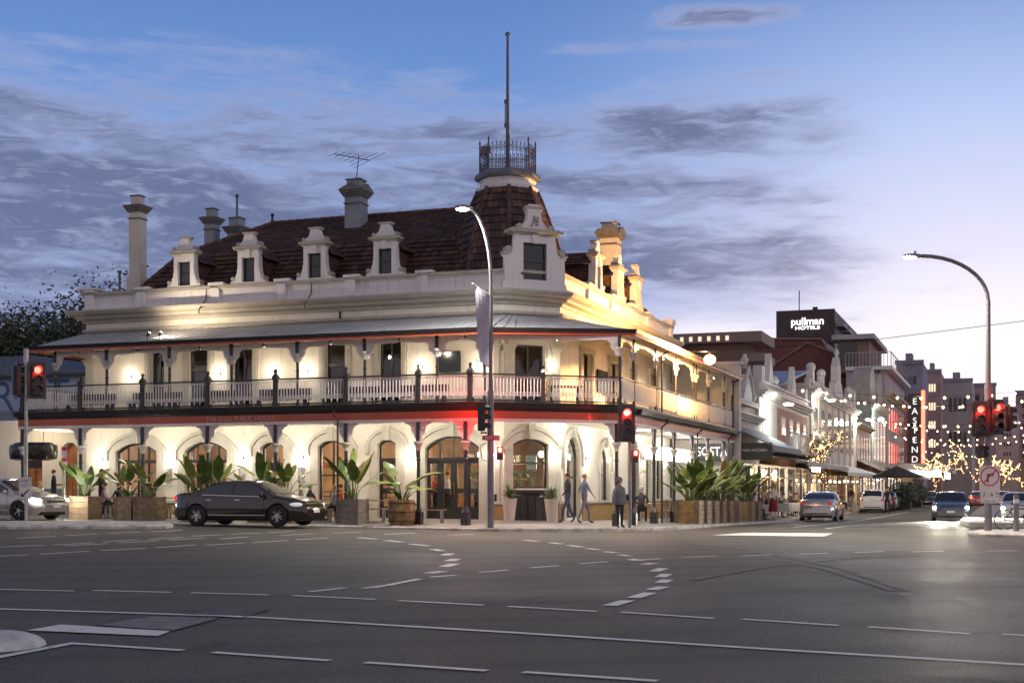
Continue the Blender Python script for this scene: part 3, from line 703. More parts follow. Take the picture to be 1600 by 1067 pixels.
# bar tables, chairs and pictures inside
M_pics = [pm('picture_a', (.5,.46,.38), .5), pm('picture_b', (.08,.14,.16), .5), pm('picture_c', (.45,.12,.05), .5)]
for k in range(26):
    u = -17.3+k*.66; v = rr.uniform(5.2, 6.6); h = rr.uniform(.75, 1.05)
    if rr.random() < .75: b = MB(); b.box(u-.3,v-.3,.4+h,u+.3,v+.3,.44+h); b.tube([(u,v,.4),(u,v,.4+h)], .03, 6); b.lathe([(.2,.4),(.2,.42)], 10, (u,v,0)); b.lathe([(.03,.0),(.03,.16)], 6, (u+.1,v,.44+h)); b.build('bar_table', M_dk, pub)
    b = MB(); w = rr.uniform(.2,.45); z = rr.uniform(1.9,2.6); b.box(u-w/2,9.1,z,u+w/2,9.16,z+rr.uniform(.3,.6)); b.build('wall_picture', M_pics[k % 3], pub)
for u in (-16.9,-15.2,-13.0,-11.8,-9.7,-7.3,-6.5): b = MB(); b.box(u,7.2,.4,u+.06,7.3,3.9); b.box(u-.35,7.18,1.5,u+.4,7.28,1.58); b.build('timber_screen', M_dk, pub)
# pot plants seen in the corner window
for dx in (.2, .75):
    b = MB(); q = CH(lowC[0][0]+.3+dx*.9, -.45, 1.55); b.lathe([(.09,0),(.12,.2)], 10, q)
    for k in range(26):
        a = rr.uniform(0, 6.28); e = rr.uniform(.1,.4); c = Vector((q[0]+math.cos(a)*e*.7, q[1]+math.sin(a)*e*.7, q[2]+.2+rr.uniform(.05,.5))); d = Vector((rr.uniform(-1,1),rr.uniform(-1,1),rr.uniform(-.4,1)))*.1
        e2 = d.orthogonal().normalized()*.05; b.quad(tuple(c-d), tuple(c+e2), tuple(c+d), tuple(c-e2))
    b.build('window_plant', M_ban, pub)
# upper floor: dark rooms with pale curtains
ub = MB(); ub.add([(p[0],p[1],4.42) for p in L_], [tuple(range(7))]); ub.add([(p[0],p[1],7.3) for p in L_], [tuple(range(7))])
for a, b in zip(L_[3:], L_[4:]+L_[:1]): ub.quad((a[0],a[1],4.4),(b[0],b[1],4.4),(b[0],b[1],7.3),(a[0],a[1],7.3))
ub.build('upper_room', pm('dim_room', (.13,.12,.10), .9), pub, recalc=False)
# ---- mouldings
mo = MB(); PATH = [(-18.1,14),(-18.1,4),WA,WB,WE,(-8,23.05)]
mo.sweep([(0,7.84),(.09,7.84),(.13,7.9),(.09,7.97),(0,7.97)], PATH)
mo.sweep([(0,8.2),(.08,8.2),(.12,8.3),(.3,8.36),(.34,8.45),(.52,8.52),(.60,8.62),(.60,8.68),(0,8.74)], PATH)
mo.build('cornice', M_corn, pub)
pa = MB(); pa.sweep([(.10,8.7),(.10,8.84),(.03,8.84),(.03,9.28),(.10,9.28),(.10,9.40),(-.3,9.40),(-.3,8.7)], PATH)
pa.build('parapet', M_par, pub)
pc = MB(); pc.sweep([(.09,9.30),(.17,9.34),(.17,9.44),(-.36,9.44),(-.36,9.401),(-.3,9.401)], PATH); pc.build('parapet_coping', M_corn, pub)
for u in (-17.85,-15.4,-12.0,-9.1,-6.15,-3.2):
    bp = MB(); bp.box(u-.2, 3.83, 8.76, u+.2, 4.02, 9.40); bp.box(u-.26, 3.78, 9.442, u+.42 if u > -17 else u+.26, 4.1, 9.54); bp.build('parapet_block', M_par, pub)
for v in (8.9,12.2,15.2,18.2,22.8): bp = MB(); bp.box(1.5, v-.2, 8.76, 1.71, v+.2, 9.40); bp.box(1.45, v-.3, 9.442, 1.77, v+.3, 9.54); bp.build('parapet_block', M_par, pub)
for q in ((-18.32,3.75,9.545,-17.5,4.5,9.62),(1.3,22.5,9.545,1.8,23.2,9.75)): bp = MB(); bp.box(*q); bp.build('parapet_cap', M_par, pub)
for u in (-12.35, -7.75): dp = MB(); dp.tube([(u,3.85,9.3),(u,3.80,8.9),(u,3.3,8.45),(u,3.3,8.3)], .025, 6); dp.build('overflow_pipe', M_dk, pub)
dp = MB(); dp.tube([(-6.55,3.9,8.15),(-6.55,3.82,8.12),(-6.55,3.82,7.9)], .05, 6); dp.build('overflow_pipe', M_dk, pub)
# ---- roof
def slope(b, A, B, C, D, rows, lift=.045):
    """A->B bottom edge, D->C top edge; overlapping tile courses"""
    A, B, C, D = map(Vector, (A, B, C, D)); n = (B-A).cross(D-A).normalized()
    if n.z < 0: n = -n
    L0 = A; e = (B-A).normalized()
    for i in range(rows):
        t0, t1 = i/rows, (i+1)/rows
        p, q, r, s2 = A.lerp(D, t0), B.lerp(C, t0), B.lerp(C, t1), A.lerp(D, t1)
        pl, ql = p+n*lift, q+n*lift
        f = lambda P, k: ((P-L0).dot(e), i+k+.02)
        b.quad(pl, ql, r, s2, uv=[f(pl, 0), f(ql, 0), f(r, .95), f(s2, .95)]); b.quad(p, q, ql, pl, uv=[f(p, 0), f(q, 0), f(ql, .01), f(pl, .01)])
zb, zk, zr_ = 9.25, 11.1, 12.8
rf = MB()
slope(rf, (-16.1,4.25,zb), (.6,4.25,zb), (-.3,5.9,zk), (-14.9,5.9,zk), 9, .06)
slope(rf, (-14.9,5.9,zk), (-.3,5.9,zk), (-3.4,9,zr_), (-12.4,9,zr_), 16, .03)
slope(rf, (1.28,5.2,zb), (1.28,22.8,zb), (-.3,21,zk), (-.3,5.9,zk), 9, .06)
slope(rf, (-.3,5.9,zk), (-.3,21,zk), (-3.4,18,zr_), (-3.4,9,zr_), 16, .03)
slope(rf, (-16.1,13.8,zb), (-16.1,4.25,zb), (-14.9,5.9,zk), (-14.9,12.2,zk), 9, .06)
slope(rf, (-14.9,12.2,zk), (-14.9,5.9,zk), (-12.4,9,zr_), (-12.4,9.05,zr_), 16, .03)
slope(rf, (-3,13.8,zb), (-16.1,13.8,zb), (-12.4,9,zr_), (-3.4,9,zr_), 20, .03)
slope(rf, (-7.8,22.8,zb), (-7.8,13.5,zb), (-3.4,9,zr_), (-3.4,18,zr_), 20, .03)
slope(rf, (1.28,22.8,zb), (-7.8,22.8,zb), (-3.4,18,zr_), (-3.35,18,zr_), 20, .03)
roof = rf.build('roof', M_tile, pub, recalc=False)
rc = MB()
def ridge(b, p, q, r=.11, step=.38):
    p, q = Vector(p), Vector(q); n = max(1, int((q-p).length/step))
    for i in range(n):
        a, c = p.lerp(q, i/n), p.lerp(q, (i+1)/n); b.tube([a, a.lerp(c, .9), c], [r*1.15, r, r*.95], 6)
for p, q in (((-12.4,9,zr_),(-3.4,9,zr_)), ((-3.4,9,zr_),(-3.4,18,zr_)), ((-14.9,5.9,zk),(-12.4,9,zr_)), ((-16.1,4.25,zb),(-14.9,5.9,zk)), ((-14.9,12.2,zk),(-12.4,9,zr_)), ((1.28,22.8,zb),(-.3,21,zk)), ((-.3,21,zk),(-3.4,18,zr_))): rc = MB(); ridge(rc, p, q); rc.build('ridge_tiles', M_rcap, roof)
fi = MB(); fi.lathe([(.09,0),(.05,.1),(.05,.22),(.08,.26),(.08,.32),(.03,.36)], 8, (-12.4,9,zr_+.08)); fi.build('finial', M_dk, roof)
# flat infill behind parapet
fl = MB(); fl.add([(-18.0,4.1,9.2),(-.1,4.1,9.2),(1.44,5.64,9.2),(1.44,22.9,9.2),(-7.9,22.9,9.2),(-7.9,13.9,9.2),(-18.0,13.9,9.2)], [tuple(range(7))]); fl.build('gutter_floor', M_dk, pub, recalc=False)
# ---- tower
TC = (-.8, 6.4)
tw = MB(); tp = [(1.98,9.3),(1.93,9.9),(1.84,10.4),(1.68,11.0),(1.46,11.6),(1.25,12.2),(1.03,12.78)]
for k in range(8):
    a0, a1 = R(45*k+22.5), R(45*k+67.5)
    for i in range(len(tp)-1):
        (r0, z0), (r1, z1) = tp[i], tp[i+1]
        P = lambda r, a, z: (TC[0]+r*1.08*math.cos(a), TC[1]+r*1.08*math.sin(a), z)
        o_ = len(tw.f); slope(tw, P(r0,a0,z0), P(r0,a1,z0), P(r1,a1,z1), P(r1,a0,z1), 2, .05)
        for f in range(o_, len(tw.f)): tw.uv[f] = [(x+k*3.7, y+i*2) for x, y in tw.uv[f]]
tower = tw.build('tower_roof', M_tile, pub, recalc=False)
for k in range(8):
    rc = MB(); a = R(45*k+22.5)
    for i in range(len(tp)-1):
        P = lambda r, z: (TC[0]+r*1.08*math.cos(a), TC[1]+r*1.08*math.sin(a), z)
        ridge(rc, P(*tp[i]), P(*tp[i+1]), .085, .33)
    rc.build('ridge_tiles', M_rcap, tower)
cp_ = MB(); cp_.lathe([(1.08,12.70),(1.17,12.74),(1.19,12.84),(1.05,12.90),(1.04,13.02),(1.10,13.12)], 8, (TC[0], TC[1], 0), .5); cp_.mi(1).lathe([(1.10,13.118),(1.24,13.16),(1.27,13.26),(1.20,13.38),(1.06,13.46)], 8, (TC[0], TC[1], 0), .5)
cp_.build('tower_cornice', [M_par, pm('lead_rim', (.16,.16,.18), .5, var=.2)], tower)
cr = MB()
for k in range(8):
    a0, a1 = R(45*k+22.5), R(45*k+67.5); r = 1.05; p = Vector((TC[0]+r*math.cos(a0), TC[1]+r*math.sin(a0), 13.42)); q = Vector((TC[0]+r*math.cos(a1), TC[1]+r*math.sin(a1), 13.42))
    Z = Vector((0,0,1)); cr.bar(p, p+Z*1.02, .05); cr.tube([p+Z*1.02, p+Z*1.14, p+Z*1.28], [.02,.04,.004], 6)
    for z in (.08,.36,.78): cr.bar(p+Z*z, q+Z*z, .022)
    for i in range(1, 5):
        c = p.lerp(q, i/5); cr.bar(c+Z*.05, c+Z*.92, .018); cr.tube([c+Z*.90, c+Z*.95, c+Z*1.05], [.01,.026,.003], 5); cr.tube([c+Z*.5, c+Z*.53, c+Z*.57], [.01,.024,.01], 5)
    for i in range(5):
        c = p.lerp(q, (i+.5)/5); d = (q-p).normalized()
        for zz in (.15,.25,.70,.85): 
            for s1 in (-1, 1): cr.bar(c+Z*(zz-.045)-d*.06*s1, c+Z*(zz+.045)+d*.06*s1, .014)
cr.build('cresting', pm('cresting_iron', (.10,.09,.11), .5, metal=.3), tower)
fp = MB(); fp.tube([(TC[0],TC[1],13.4),(TC[0],TC[1],15.4),(TC[0],TC[1],18.7)], [.085,.065,.045], 10); fp.lathe([(.02,18.64),(.1,18.68),(.1,18.74),(.03,18.8)], 10, (TC[0],TC[1],0))
fp.bar((TC[0]-.1,TC[1],15.2),(TC[0]-.1,TC[1],16.2),.03); fp.box(TC[0]-.13,TC[1]-.03,15.2,TC[0]-.05,TC[1]+.03,15.35); fp.box(TC[0]-.13,TC[1]-.03,16.1,TC[0]-.05,TC[1]+.03,16.25)
fp.box(TC[0]-.75,TC[1]-.9,14.05,TC[0]-.4,TC[1]-.75,14.32)
fp.build('flagpole', pm('flagpole_paint', (.12,.10,.12), .5), tower)
# ---- dormers
def dormer(cx, v, zs=1.0, orient='F'):
    def T(a, d, z):
        if orient == 'F': return (cx+a, v-d, z)
        return (v+d, cx+a, z)
    b = MB(); prof_h = [(.76,9.44),(.76,9.54),(.60,9.57),(.56,9.70),(.50,9.86),(.46,10.1),(.46,10.72)]
    poly = [(-a, z) for a, z in prof_h]+[(a, z) for a, z in reversed(prof_h)]
    # front wall as a frame round the window
    w0, w1, wz0, wz1 = -.28, .28, 9.50, 10.45
    b.prism([(-a, z) for a, z in prof_h]+[(w0, 10.72),(w0, 9.44)], T, 0, .3); b.prism([(a, z) for a, z in prof_h]+[(w1, 10.72),(w1, 9.44)], T, 0, .3)
    b.prism([(w0, wz1),(w1, wz1),(w1, 10.72),(w0, 10.72)], T, 0, .298); b.prism([(w0,9.44),(w1,9.44),(w1,wz0),(w0,wz0)], T, 0, .32)
    b.prism([(-.09,10.42),(.09,10.42),(.12,10.72),(-.12,10.72)], T, .29, .36)
    for k, (w, z0, z1, d) in enumerate(((.54,10.72,10.78,.36),(.62,10.78,10.86,.42),(.56,10.86,10.9,.36))): b.mi(1).prism([(-w,z0),(w,z0),(w,z1),(-w,z1)], T, -.05, d)
    b.mi(0); top = [(.50,10.9),(.50,10.96),(.36,11.0),(.24,11.12),(.19,11.28),(.19,11.34),(.26,11.36),(.26,11.43)]
    b.prism([(-a, z) for a, z in top]+[(a, z) for a, z in reversed(top)], T, 0, .26)
    b.mi(1)
    for sx in (-1, 1):
        b.tube([T(sx*.66,-.02,9.64),T(sx*.66,.33,9.64)], .085, 10); b.tube([T(sx*.46,0,10.98),T(sx*.46,.29,10.98)], .07, 10); b.tube([T(sx*.66,-.02,9.64),T(sx*.66,.36,9.64)], .035, 8)
    b.prism([(-.25,11.345),(.25,11.345),(.28,11.42),(-.28,11.42)], T, -.01, .28); o = b.build('dormer', [M_par, M_corn], pub)
    f = MB(); f.prism([(w0,wz0),(w0+.05,wz0),(w0+.05,wz1),(w0,wz1)], T, .1, .16); f.prism([(w1-.05,wz0),(w1,wz0),(w1,wz1),(w1-.05,wz1)], T, .1, .16); f.prism([(w0,wz1-.05),(w1,wz1-.05),(w1,wz1),(w0,wz1)], T, .1, .158); f.prism([(w0,9.95),(w1,9.95),(w1,10.0),(w0,10.0)], T, .1, .155)
    wf_ = f.build('window_frame', M_dk, o)
    g_ = MB(); g_.quad(T(w0,.12,wz0),T(w1,.12,wz0),T(w1,.12,wz1),T(w0,.12,wz1)); g_.build('glass', pm('dusk_pane', (.03,.035,.04), .08), o, recalc=False)
    # cheeks and small tiled roof running back into the slope
    c = MB()
    for sx in (-1, 1): c.quad(T(sx*.44,0,9.3),T(sx*.44,-2.2,9.3),T(sx*.44,-2.2,10.55),T(sx*.44,0,10.55))
    c.build('dormer_cheek', pm('cheek_tiles', (.10,.045,.03), .8, var=.5, vs=5.), o)
    r = MB()
    for sx in (-1, 1): slope(r, T(sx*.62,.1,10.42), T(sx*.62,-2.4,10.42), T(0,-2.4,11.0), T(0,.1,11.0), 4, .03)
    r.build('dormer_roof', M_tile, o, recalc=False)
for u in (-13.41,-10.53,-7.67,-4.74): dormer(u, 4.18)
for v in (10.3,13.6,16.6): dormer(v, 1.36, orient='R')
# big corner dormer
T = lambda a, d, z: CH(CH.L/2+a, d+.06, z)
b = MB(); W0, W1, Z0, Z1 = -.47, .47, 9.08, 10.42
half = [(1.28,8.74),(1.28,8.95),(1.2,9.0),(1.2,9.85),(1.27,9.87),(1.27,9.97),(1.0,9.99),(.93,10.05),(.85,10.3),(.82,10.7)]
b.prism([(-a,z) for a, z in half]+[(W0,10.7),(W0,8.74)], T, 0, .18); b.prism([(a,z) for a, z in half]+[(W1,10.7),(W1,8.74)], T, 0, .18)
b.prism([(W0,Z1),(W1,Z1),(W1,10.7),(W0,10.7)], T, 0, .178); b.prism([(W0,8.74),(W1,8.74),(W1,Z0),(W0,Z0)], T, 0, .2)
b.prism([(-.1,Z1-.03),(.1,Z1-.03),(.15,10.7),(-.15,10.7)], T, .17, .25)
for w, z0, z1, d in ((.92,10.7,10.76,.26),(1.06,10.76,10.86,.36),(.96,10.86,10.92,.28)): b.mi(1).prism([(-w,z0),(w,z0),(w,z1),(-w,z1)], T, -.2, d)
for sx in (-1,1):
    b.prism([(sx*1.02,9.95),(sx*1.3,9.95),(sx*1.3,10.03),(sx*1.02,10.03)], T, -.05, .26)
    b.tube([T(sx*1.08,0,10.12),T(sx*1.08,.24,10.12)], .13, 12); b.tube([T(sx*.62,0,11.0),T(sx*.62,.2,11.0)], .10, 12)
b.mi(0); top = [(.62,10.92),(.60,10.98),(.44,11.05),(.30,11.25),(.26,11.5),(.30,11.62),(.36,11.66),(.34,11.74),(.2,11.82)]
b.prism([(-a,z) for a, z in top]+[(a,z) for a, z in reversed(top)], T, -.1, .14)
b.mi(1)
for i in range(9): # swag carved on the pediment
    t_ = i/8; b.sphere(T(-.12+.24*abs(math.sin(t_*9)),.17,11.05+t_*.32), .05, 6, 4)
b.prism([(-.37,11.66),(.37,11.66),(.34,11.76),(-.34,11.76)], T, -.11, .17); bd = b.build('corner_dormer', [M_par, M_corn], pub)
f = MB()
for q in (((W0,Z0),(W0+.07,Z0),(W0+.07,Z1),(W0,Z1)),((W1-.07,Z0),(W1,Z0),(W1,Z1),(W1-.07,Z1)),((W0,Z1-.06),(W1,Z1-.06),(W1,Z1),(W0,Z1)),((W0,9.74),(W1,9.74),(W1,9.80),(W0,9.80)),((W0,Z0),(W1,Z0),(W1,Z0+.06),(W0,Z0+.06))): f.prism(q, T, .02, .09)
f.build('window_frame', M_dk, bd)
g_ = MB(); g_.quad(T(W0,.04,Z0),T(W1,.04,Z0),T(W1,.04,Z1),T(W0,.04,Z1)); g_.build('glass', _M['dusk_pane'], bd, recalc=False)
# ---- chimneys
def chimney(u, v, w, z0, z1, d=None, ped=False, m_=None, base=0, pot=None):
    d = d or w; b = MB(); h = w/2; e = d/2
    B = lambda k, za, zb_: b.box(u-h-k, v-e-k, za, u+h+k, v+e+k, zb_)
    B(0, z0, z1-.42)
    if base: B(.08, z0, z0+base)
    b.mi(1); B(.04, z1-1.02, z1-.97); B(.06, z1-.72, z1-.66); B(.10, z1-.66, z1-.58); B(.15, z1-.58, z1-.5); B(.19, z1-.5, z1-.44); B(.05, z1-.44, z1-.40)
    if ped:
        for s1 in (-1, 1):
            b.prism([(-h-.19,z1-.44),(h+.19,z1-.44),(0,z1-.2)], lambda a, dd, z: (u+a, v+s1*(e+dd), z), .03, .19)
            b.prism([(-e-.19,z1-.44),(e+.19,z1-.44),(0,z1-.2)], lambda a, dd, z: (u+s1*(h+dd), v+a, z), .03, .188)
    b.mi(0); B(-.06, z1-.42, z1-.04); b.mi(1); B(-.01, z1-.04, z1)
    o = b.build('chimney', [m_ or M_chimw, pm('chimney_bands', (.17,.155,.14), .7, var=.2)], roof)
    if pot: p = MB(); p.tube([(u,v,z1-.1),(u,v,z1+pot)], .05, 8); p.lathe([(.05,0),(.09,.03),(.09,.12),(.05,.15)], 8, (u,v,z1+pot-.05)); p.build('flue_pipe', pm('flue', (.10,.10,.12), .5), o)
    return o
M_chim2 = pm('chimney_cream', (.62,.56,.48), .75, var=.12, vs=1.5)
chimney(-17.75,7,.52,9.1,13.97, m_=M_chim2, base=1.4)
chimney(-17.9,13,.52,9.2,14.6); chimney(-16.5,12.9,.66,9.2,14.05, pot=1.0)
ch = chimney(-7.95,8,.70,11.6,14.1, ped=True)
chimney(u_at(954,16.5),16.5,.78,10.5,13.35, ped=True, m_=M_chim2)
an = MB(); q = Vector((-7.95,8,14.1)); an.tube([q,q+Vector((.12,0,1.0))], .018, 6); t0, t1 = q+Vector((-.95,-.15,1.1)), q+Vector((.55,.1,.78)); an.tube([t0,t1], .018, 5)
for i in range(7):
    c = t0.lerp(t1, i/6.); l = .16+.07*i*(1 if i > 4 else .45); an.tube([c+Vector((-l,-l*.5,-l*.6)), c+Vector((l,l*.5,l*.6))], .009, 4)
an.build('television_antenna', pm('aerial_metal', (.06,.06,.07), .4, metal=.6), ch)
# ---- verandah roof
vr = MB(); lo = [(-18.55,14),(-18.55,1.22),(-.02,1.22),(4.86,3.6),(4.86,24.0)]; hi = [(-18.11,14),(-18.11,4),WA,WB,(1.54,24.0)]
for i in range(4):
    a, b_, c, d = lo[i], lo[i+1], hi[i+1], hi[i]; vr.quad((a[0],a[1],7.0),(b_[0],b_[1],7.0),(c[0],c[1],7.82),(d[0],d[1],7.82))
# corrugation ribs
for i in range(1, 4):
    a, b_, c, d = [Vector(p) for p in (lo[i], lo[i+1], hi[i+1], hi[i])]; n = int((b_-a).length/.4)
    for k in range(1, n):
        t = k/n; p = a.lerp(b_, t); q = d.lerp(c, t); vr.bar((p.x,p.y,7.012),(q.x,q.y,7.832), .035, .02)
vroof = vr.build('verandah_roof', M_roofmetal, pub, recalc=False)
gt = MB(); gt.sweep([(0,6.90),(.10,6.90),(.14,7.02),(.12,7.03),(.0,7.0)], lo); gt.build('roof_gutter', M_dk, vroof)
gt = MB(); gt.sweep([(.02,6.80),(.06,6.80),(.06,6.90),(.02,6.90)], lo); gt.build('eave_board', M_red, vroof)
sf = MB()
for i in range(4):
    a, b_, c, d = lo[i], lo[i+1], hi[i+1], hi[i]; sf.quad((a[0],a[1],6.88),(b_[0],b_[1],6.88),(c[0],c[1],7.7),(d[0],d[1],7.7))
for v in range(7, 24, 1): sf.bar((1.56,v,7.62),(4.8,v,6.85),.07,.1)
for u in range(-18, 0, 1): sf.bar((u,1.3,6.85),(u,3.98,7.62),.07,.1)
sf.build('verandah_lining', pm('lining_boards', (.62,.55,.44), .7, var=.1), vroof, recalc=False)
upP = [(u, 1.6) for u in (-17.7,-15.32,-12.52,-9.85,-7.12,-4.43,-1.65,.11)]+[(4.42, 3.36)]+[(4.42, v) for v in (5.18,8.4,11.75,15.0,15.6,18.2,21.8,23.9)]
def bracket(b, p, d, z, L=.55, H=.6, th=.035):
    """scrolled fretwork bracket from post p along unit dir d"""
    d = Vector(d).normalized(); n = Vector((-d.y, d.x)); c = []
    c = [(0,0),(L,0),(L,-.06),(L*.82,-.07),(L*.62,-.12),(L*.48,-.2),(L*.50,-.30),(L*.42,-.40),(L*.26,-.44),(L*.2,-.55),(.08,-H),(0,-H)]
    fn = lambda a, dd, zz: (p[0]+d.x*(a+.05)+n.x*dd, p[1]+d.y*(a+.05)+n.y*dd, z+zz)
    b.prism(c, fn, -th/2, th/2)
    q = fn(L*.30, 0, -.17); b.tube([(q[0]-n.x*.04,q[1]-n.y*.04,q[2]),(q[0]+n.x*.04,q[1]+n.y*.04,q[2])], .07, 10)
def post(x, y, z0, z1, zc, name='balcony_post', r=.055, base=False, cap=True):
    b = MB(); b.lathe([(r*1.2,z0),(r*1.2,z0+.3),(r,z0+.36),(r*.92,z1)], 10, (x,y,0))
    if base:
        b.box(x-.13,y-.13,z0-.1,x+.13,y+.13,z0+.42); b.lathe([(.15,z0+.42),(.12,z0+.5),(r*1.2,z0+.6)], 10, (x,y,0))
    b.lathe([(r*1.3,zc-.5),(r*1.35,zc-.46),(r*1.0,zc-.44)], 10, (x,y,0)); b.box(x-.06,y-.06,zc+.15,x+.06,y+.06,z1)
    o = b.build(name, M_dk, pub)
    if cap:
        c = MB(); c.lathe([(r*1.05,zc-.16),(r*1.4,zc-.12),(r*1.3,zc-.06),(r*2.0,zc+.04),(r*2.6,zc+.08),(r*2.6,zc+.15)], 12, (x,y,0)); c.build('capital', M_trim, o)
    return o
for i, (x, y) in enumerate(upP):
    o = post(x, y, 4.4, 6.85, 6.25)
    b = MB(); d0 = Vector(upP[i])-Vector(upP[i-1]) if i else Vector((1,0)); d1 = Vector(upP[i+1])-Vector(upP[i]) if i < len(upP)-1 else Vector((0,1))
    if i: bracket(b, (x,y), -d0, 6.72)
    if i < len(upP)-1: bracket(b, (x,y), d1, 6.72)
    b.build('bracket', M_lace, o)
va = MB()
for (a, b_) in zip(upP[:-1], upP[1:]):
    a, b_ = Vector(a), Vector(b_); L = (b_-a).length; d = (b_-a).normalized(); n = Vector((d.y,-d.x)); k = 24
    P = [(0,6.83),(L,6.83)]+[(L*(1-j/k), 6.70-.055*math.sin(math.pi*j/k*2+.0)*(1 if j < k/2 else -1)-.02*abs(math.sin(math.pi*j/k*6))) for j in range(k+1)]
    va.prism(P, lambda s1, dd, z: (a.x+d.x*s1+n.x*dd, a.y+d.y*s1+n.y*dd, z), -.015, .015)
va.build('valance', M_lace, pub)
# ---- deck
DK = [(-18.1,3.98),(-18.1,.0),(.3,.0),(4.5,3.4),(4.5,24.0),(1.6,24.0)]
de = MB(); pts = DK+[(1.6,5.6),(-.07,3.95)]
de.add([(p[0],p[1],4.40) for p in pts], [tuple(range(len(pts)))]); de.build('balcony_deck', M_wood2, pub, recalc=False)
ce = MB(); ce.add([(p[0],p[1],3.96) for p in pts], [tuple(range(len(pts)))]); ce.build('verandah_ceiling', pm('ceiling_paint', (.68,.62,.5), .7), pub, recalc=False)
E = DK[:5]
fa = MB(); fa.sweep([(-.06,4.13),(.02,4.13),(.06,4.22),(.12,4.24),(.14,4.36),(.19,4.38),(.19,4.43),(-.06,4.43)], E); fa.build('deck_edge', M_dk, pub)
fa = MB(); fa.sweep([(-.05,3.88),(.02,3.88),(.02,4.128),(-.05,4.128)], E); fasc = fa.build('fascia', M_red, pub)
fa = MB(); fa.sweep([(-.06,3.78),(.035,3.78),(.035,3.878),(-.06,3.878)], E); fa.build('verandah_beam', M_lace, pub)
FF = Face((-18.1,0),(.3,0)); u0, u1 = u_at(320,-.03), u_at(430,-.03)
text('THE STAG PUBLIC HOUSE', .235, pm('sign_letters', (.50,.30,.25), .4), FF.M((u0+u1)/2+18.1, .03, 4.0), fasc, 'sign_lettering', .008, sx=1.02)
# newels and balustrade
newF = [-17.95,-15.32,-12.61,-9.87,-7.12,-4.38,-1.67,.2]
nw = [(u, .04) for u in newF]; un_ = u_at(853, 1.6); nw.append((2.25, 1.60)); nw.append((4.46, 3.38))
def newel(x, y):
    b = MB(); b.box(x-.1,y-.1,4.43,x+.1,y+.1,4.58); b.box(x-.075,y-.075,4.58,x+.075,y+.075,5.36); b.box(x-.1,y-.1,5.36,x+.1,y+.1,5.46)
    b.lathe([(.13,5.46),(.05,5.56),(.04,5.6)], 4, (x,y,0), .5); b.sphere((x,y,5.66), .062, 10, 8); b.lathe([(.02,5.71),(.004,5.76)], 6, (x,y,0)); return b.build('newel', M_dk, pub)
for p in nw[:-1]: newel(*p)
def balus(p, q, fine=False):
    p, q = Vector(p), Vector(q); L = (q-p).length; d = (q-p).normalized(); g1 = .1; A = p+d*g1; B_ = q-d*g1; L = (B_-A).length
    P = lambda s1, z: (A.x+d.x*s1, A.y+d.y*s1, z)
    rl = MB(); rl.bar(P(-.03,5.36), P(L+.03,5.36), .09, .05); rl.bar(P(-.03,4.49), P(L+.03,4.49), .06, .05); o = rl.build('handrail', M_dk, pub)
    b = MB(); n = max(4, round(L/.118)); b.bar(P(0,5.29),P(L,5.29),.03,.022); b.bar(P(0,4.66),P(L,4.66),.03,.02); b.bar(P(0,4.78),P(L,4.78),.03,.016)
    for i in range(n+1):
        s1 = L*i/n; b.bar(P(s1,4.66),P(s1,5.24),.034,.026)
        if i < n:
            m_ = s1+L/n/2; h = L/n/2
            for k in range(4): # little arches at the head
                t0, t1 = math.pi*k/4, math.pi*(k+1)/4; b.bar(P(m_-h*math.cos(t0),5.20+.06*math.sin(t0)),P(m_-h*math.cos(t1),5.20+.06*math.sin(t1)),.02,.014)
            b.bar(P(s1,4.66),P(s1+2*h,4.78),.018,.012); b.bar(P(s1,4.78),P(s1+2*h,4.66),.018,.012)
            b.bar(P(s1,5.24),P(s1+2*h,5.29),.018,.012); b.bar(P(s1,5.29),P(s1+2*h,5.24),.018,.012)
            if i % 2 == 0: b.tube([P(s1,4.66),P(s1,4.6),P(s1,4.52)],[.012,.03,.006],5)
            if fine: b.bar(P(m_,4.72),P(m_,5.24),.03,.02)
    b.build('balustrade', M_lace, o)
for p, q in zip(nw[:-1], nw[1:]): balus(p, q)
sideV = [3.38,5.18,8.4,11.75,15.3,18.2,21.8,23.9]
for a, b_ in zip(sideV[:-1], sideV[1:]): balus((4.46, a), (4.46, b_), True)
balus((-18.0,.1),(-18.0,3.9))
# ground-floor posts
loP = [(u, .04) for u in newF[:-1]+[.04]]+[(4.3,3.38)]+[(4.42, v) for v in (5.18,8.21,11.51,14.84,18.03,21.72,23.9)]
M_bp = M_brk
for i, (x, y) in enumerate(loP):
    zb0 = pz(x, y)
    o = post(x, y, zb0, 3.78, 2.98, 'verandah_post', .065, True)
    b = MB(); d0 = Vector(loP[i])-Vector(loP[i-1]) if i else Vector((1,0)); d1 = Vector(loP[i+1])-Vector(loP[i]) if i < len(loP)-1 else Vector((0,1))
    if i: bracket(b, (x,y), -d0, 3.78, .42, .58)
    if i < len(loP)-1: bracket(b, (x,y), d1, 3.78, .42, .58)
    b.build('bracket', M_bp, o)
def downpipe(x, y, z0, z1, ox, oy):
    b = MB(); b.tube([(x+ox,y+oy,z1+.0),(x+ox,y+oy,z1-.12),(x,y,z1-.32),(x,y,z0)], .035, 8); return b.build('downpipe', M_dk, pub)
for v in (8.9,15.3,22.2): downpipe(4.56, v, pz(4.5, v), 4.2, .22, 0)
for v in (8.9,23.4): downpipe(4.56, v, 4.4, 6.95, .3, 0)
downpipe(-4.62, -.12, pz(-4.6,0), 4.2, -.1, -.1)
lg = MB(); 
lg.sweep([(.0,4.17),(.2,4.17),(.26,4.34),(.2,4.36),(0,4.34)], [(4.55,5.0),(4.55,24.1)]); lg.build('lower_gutter', M_dk, pub)
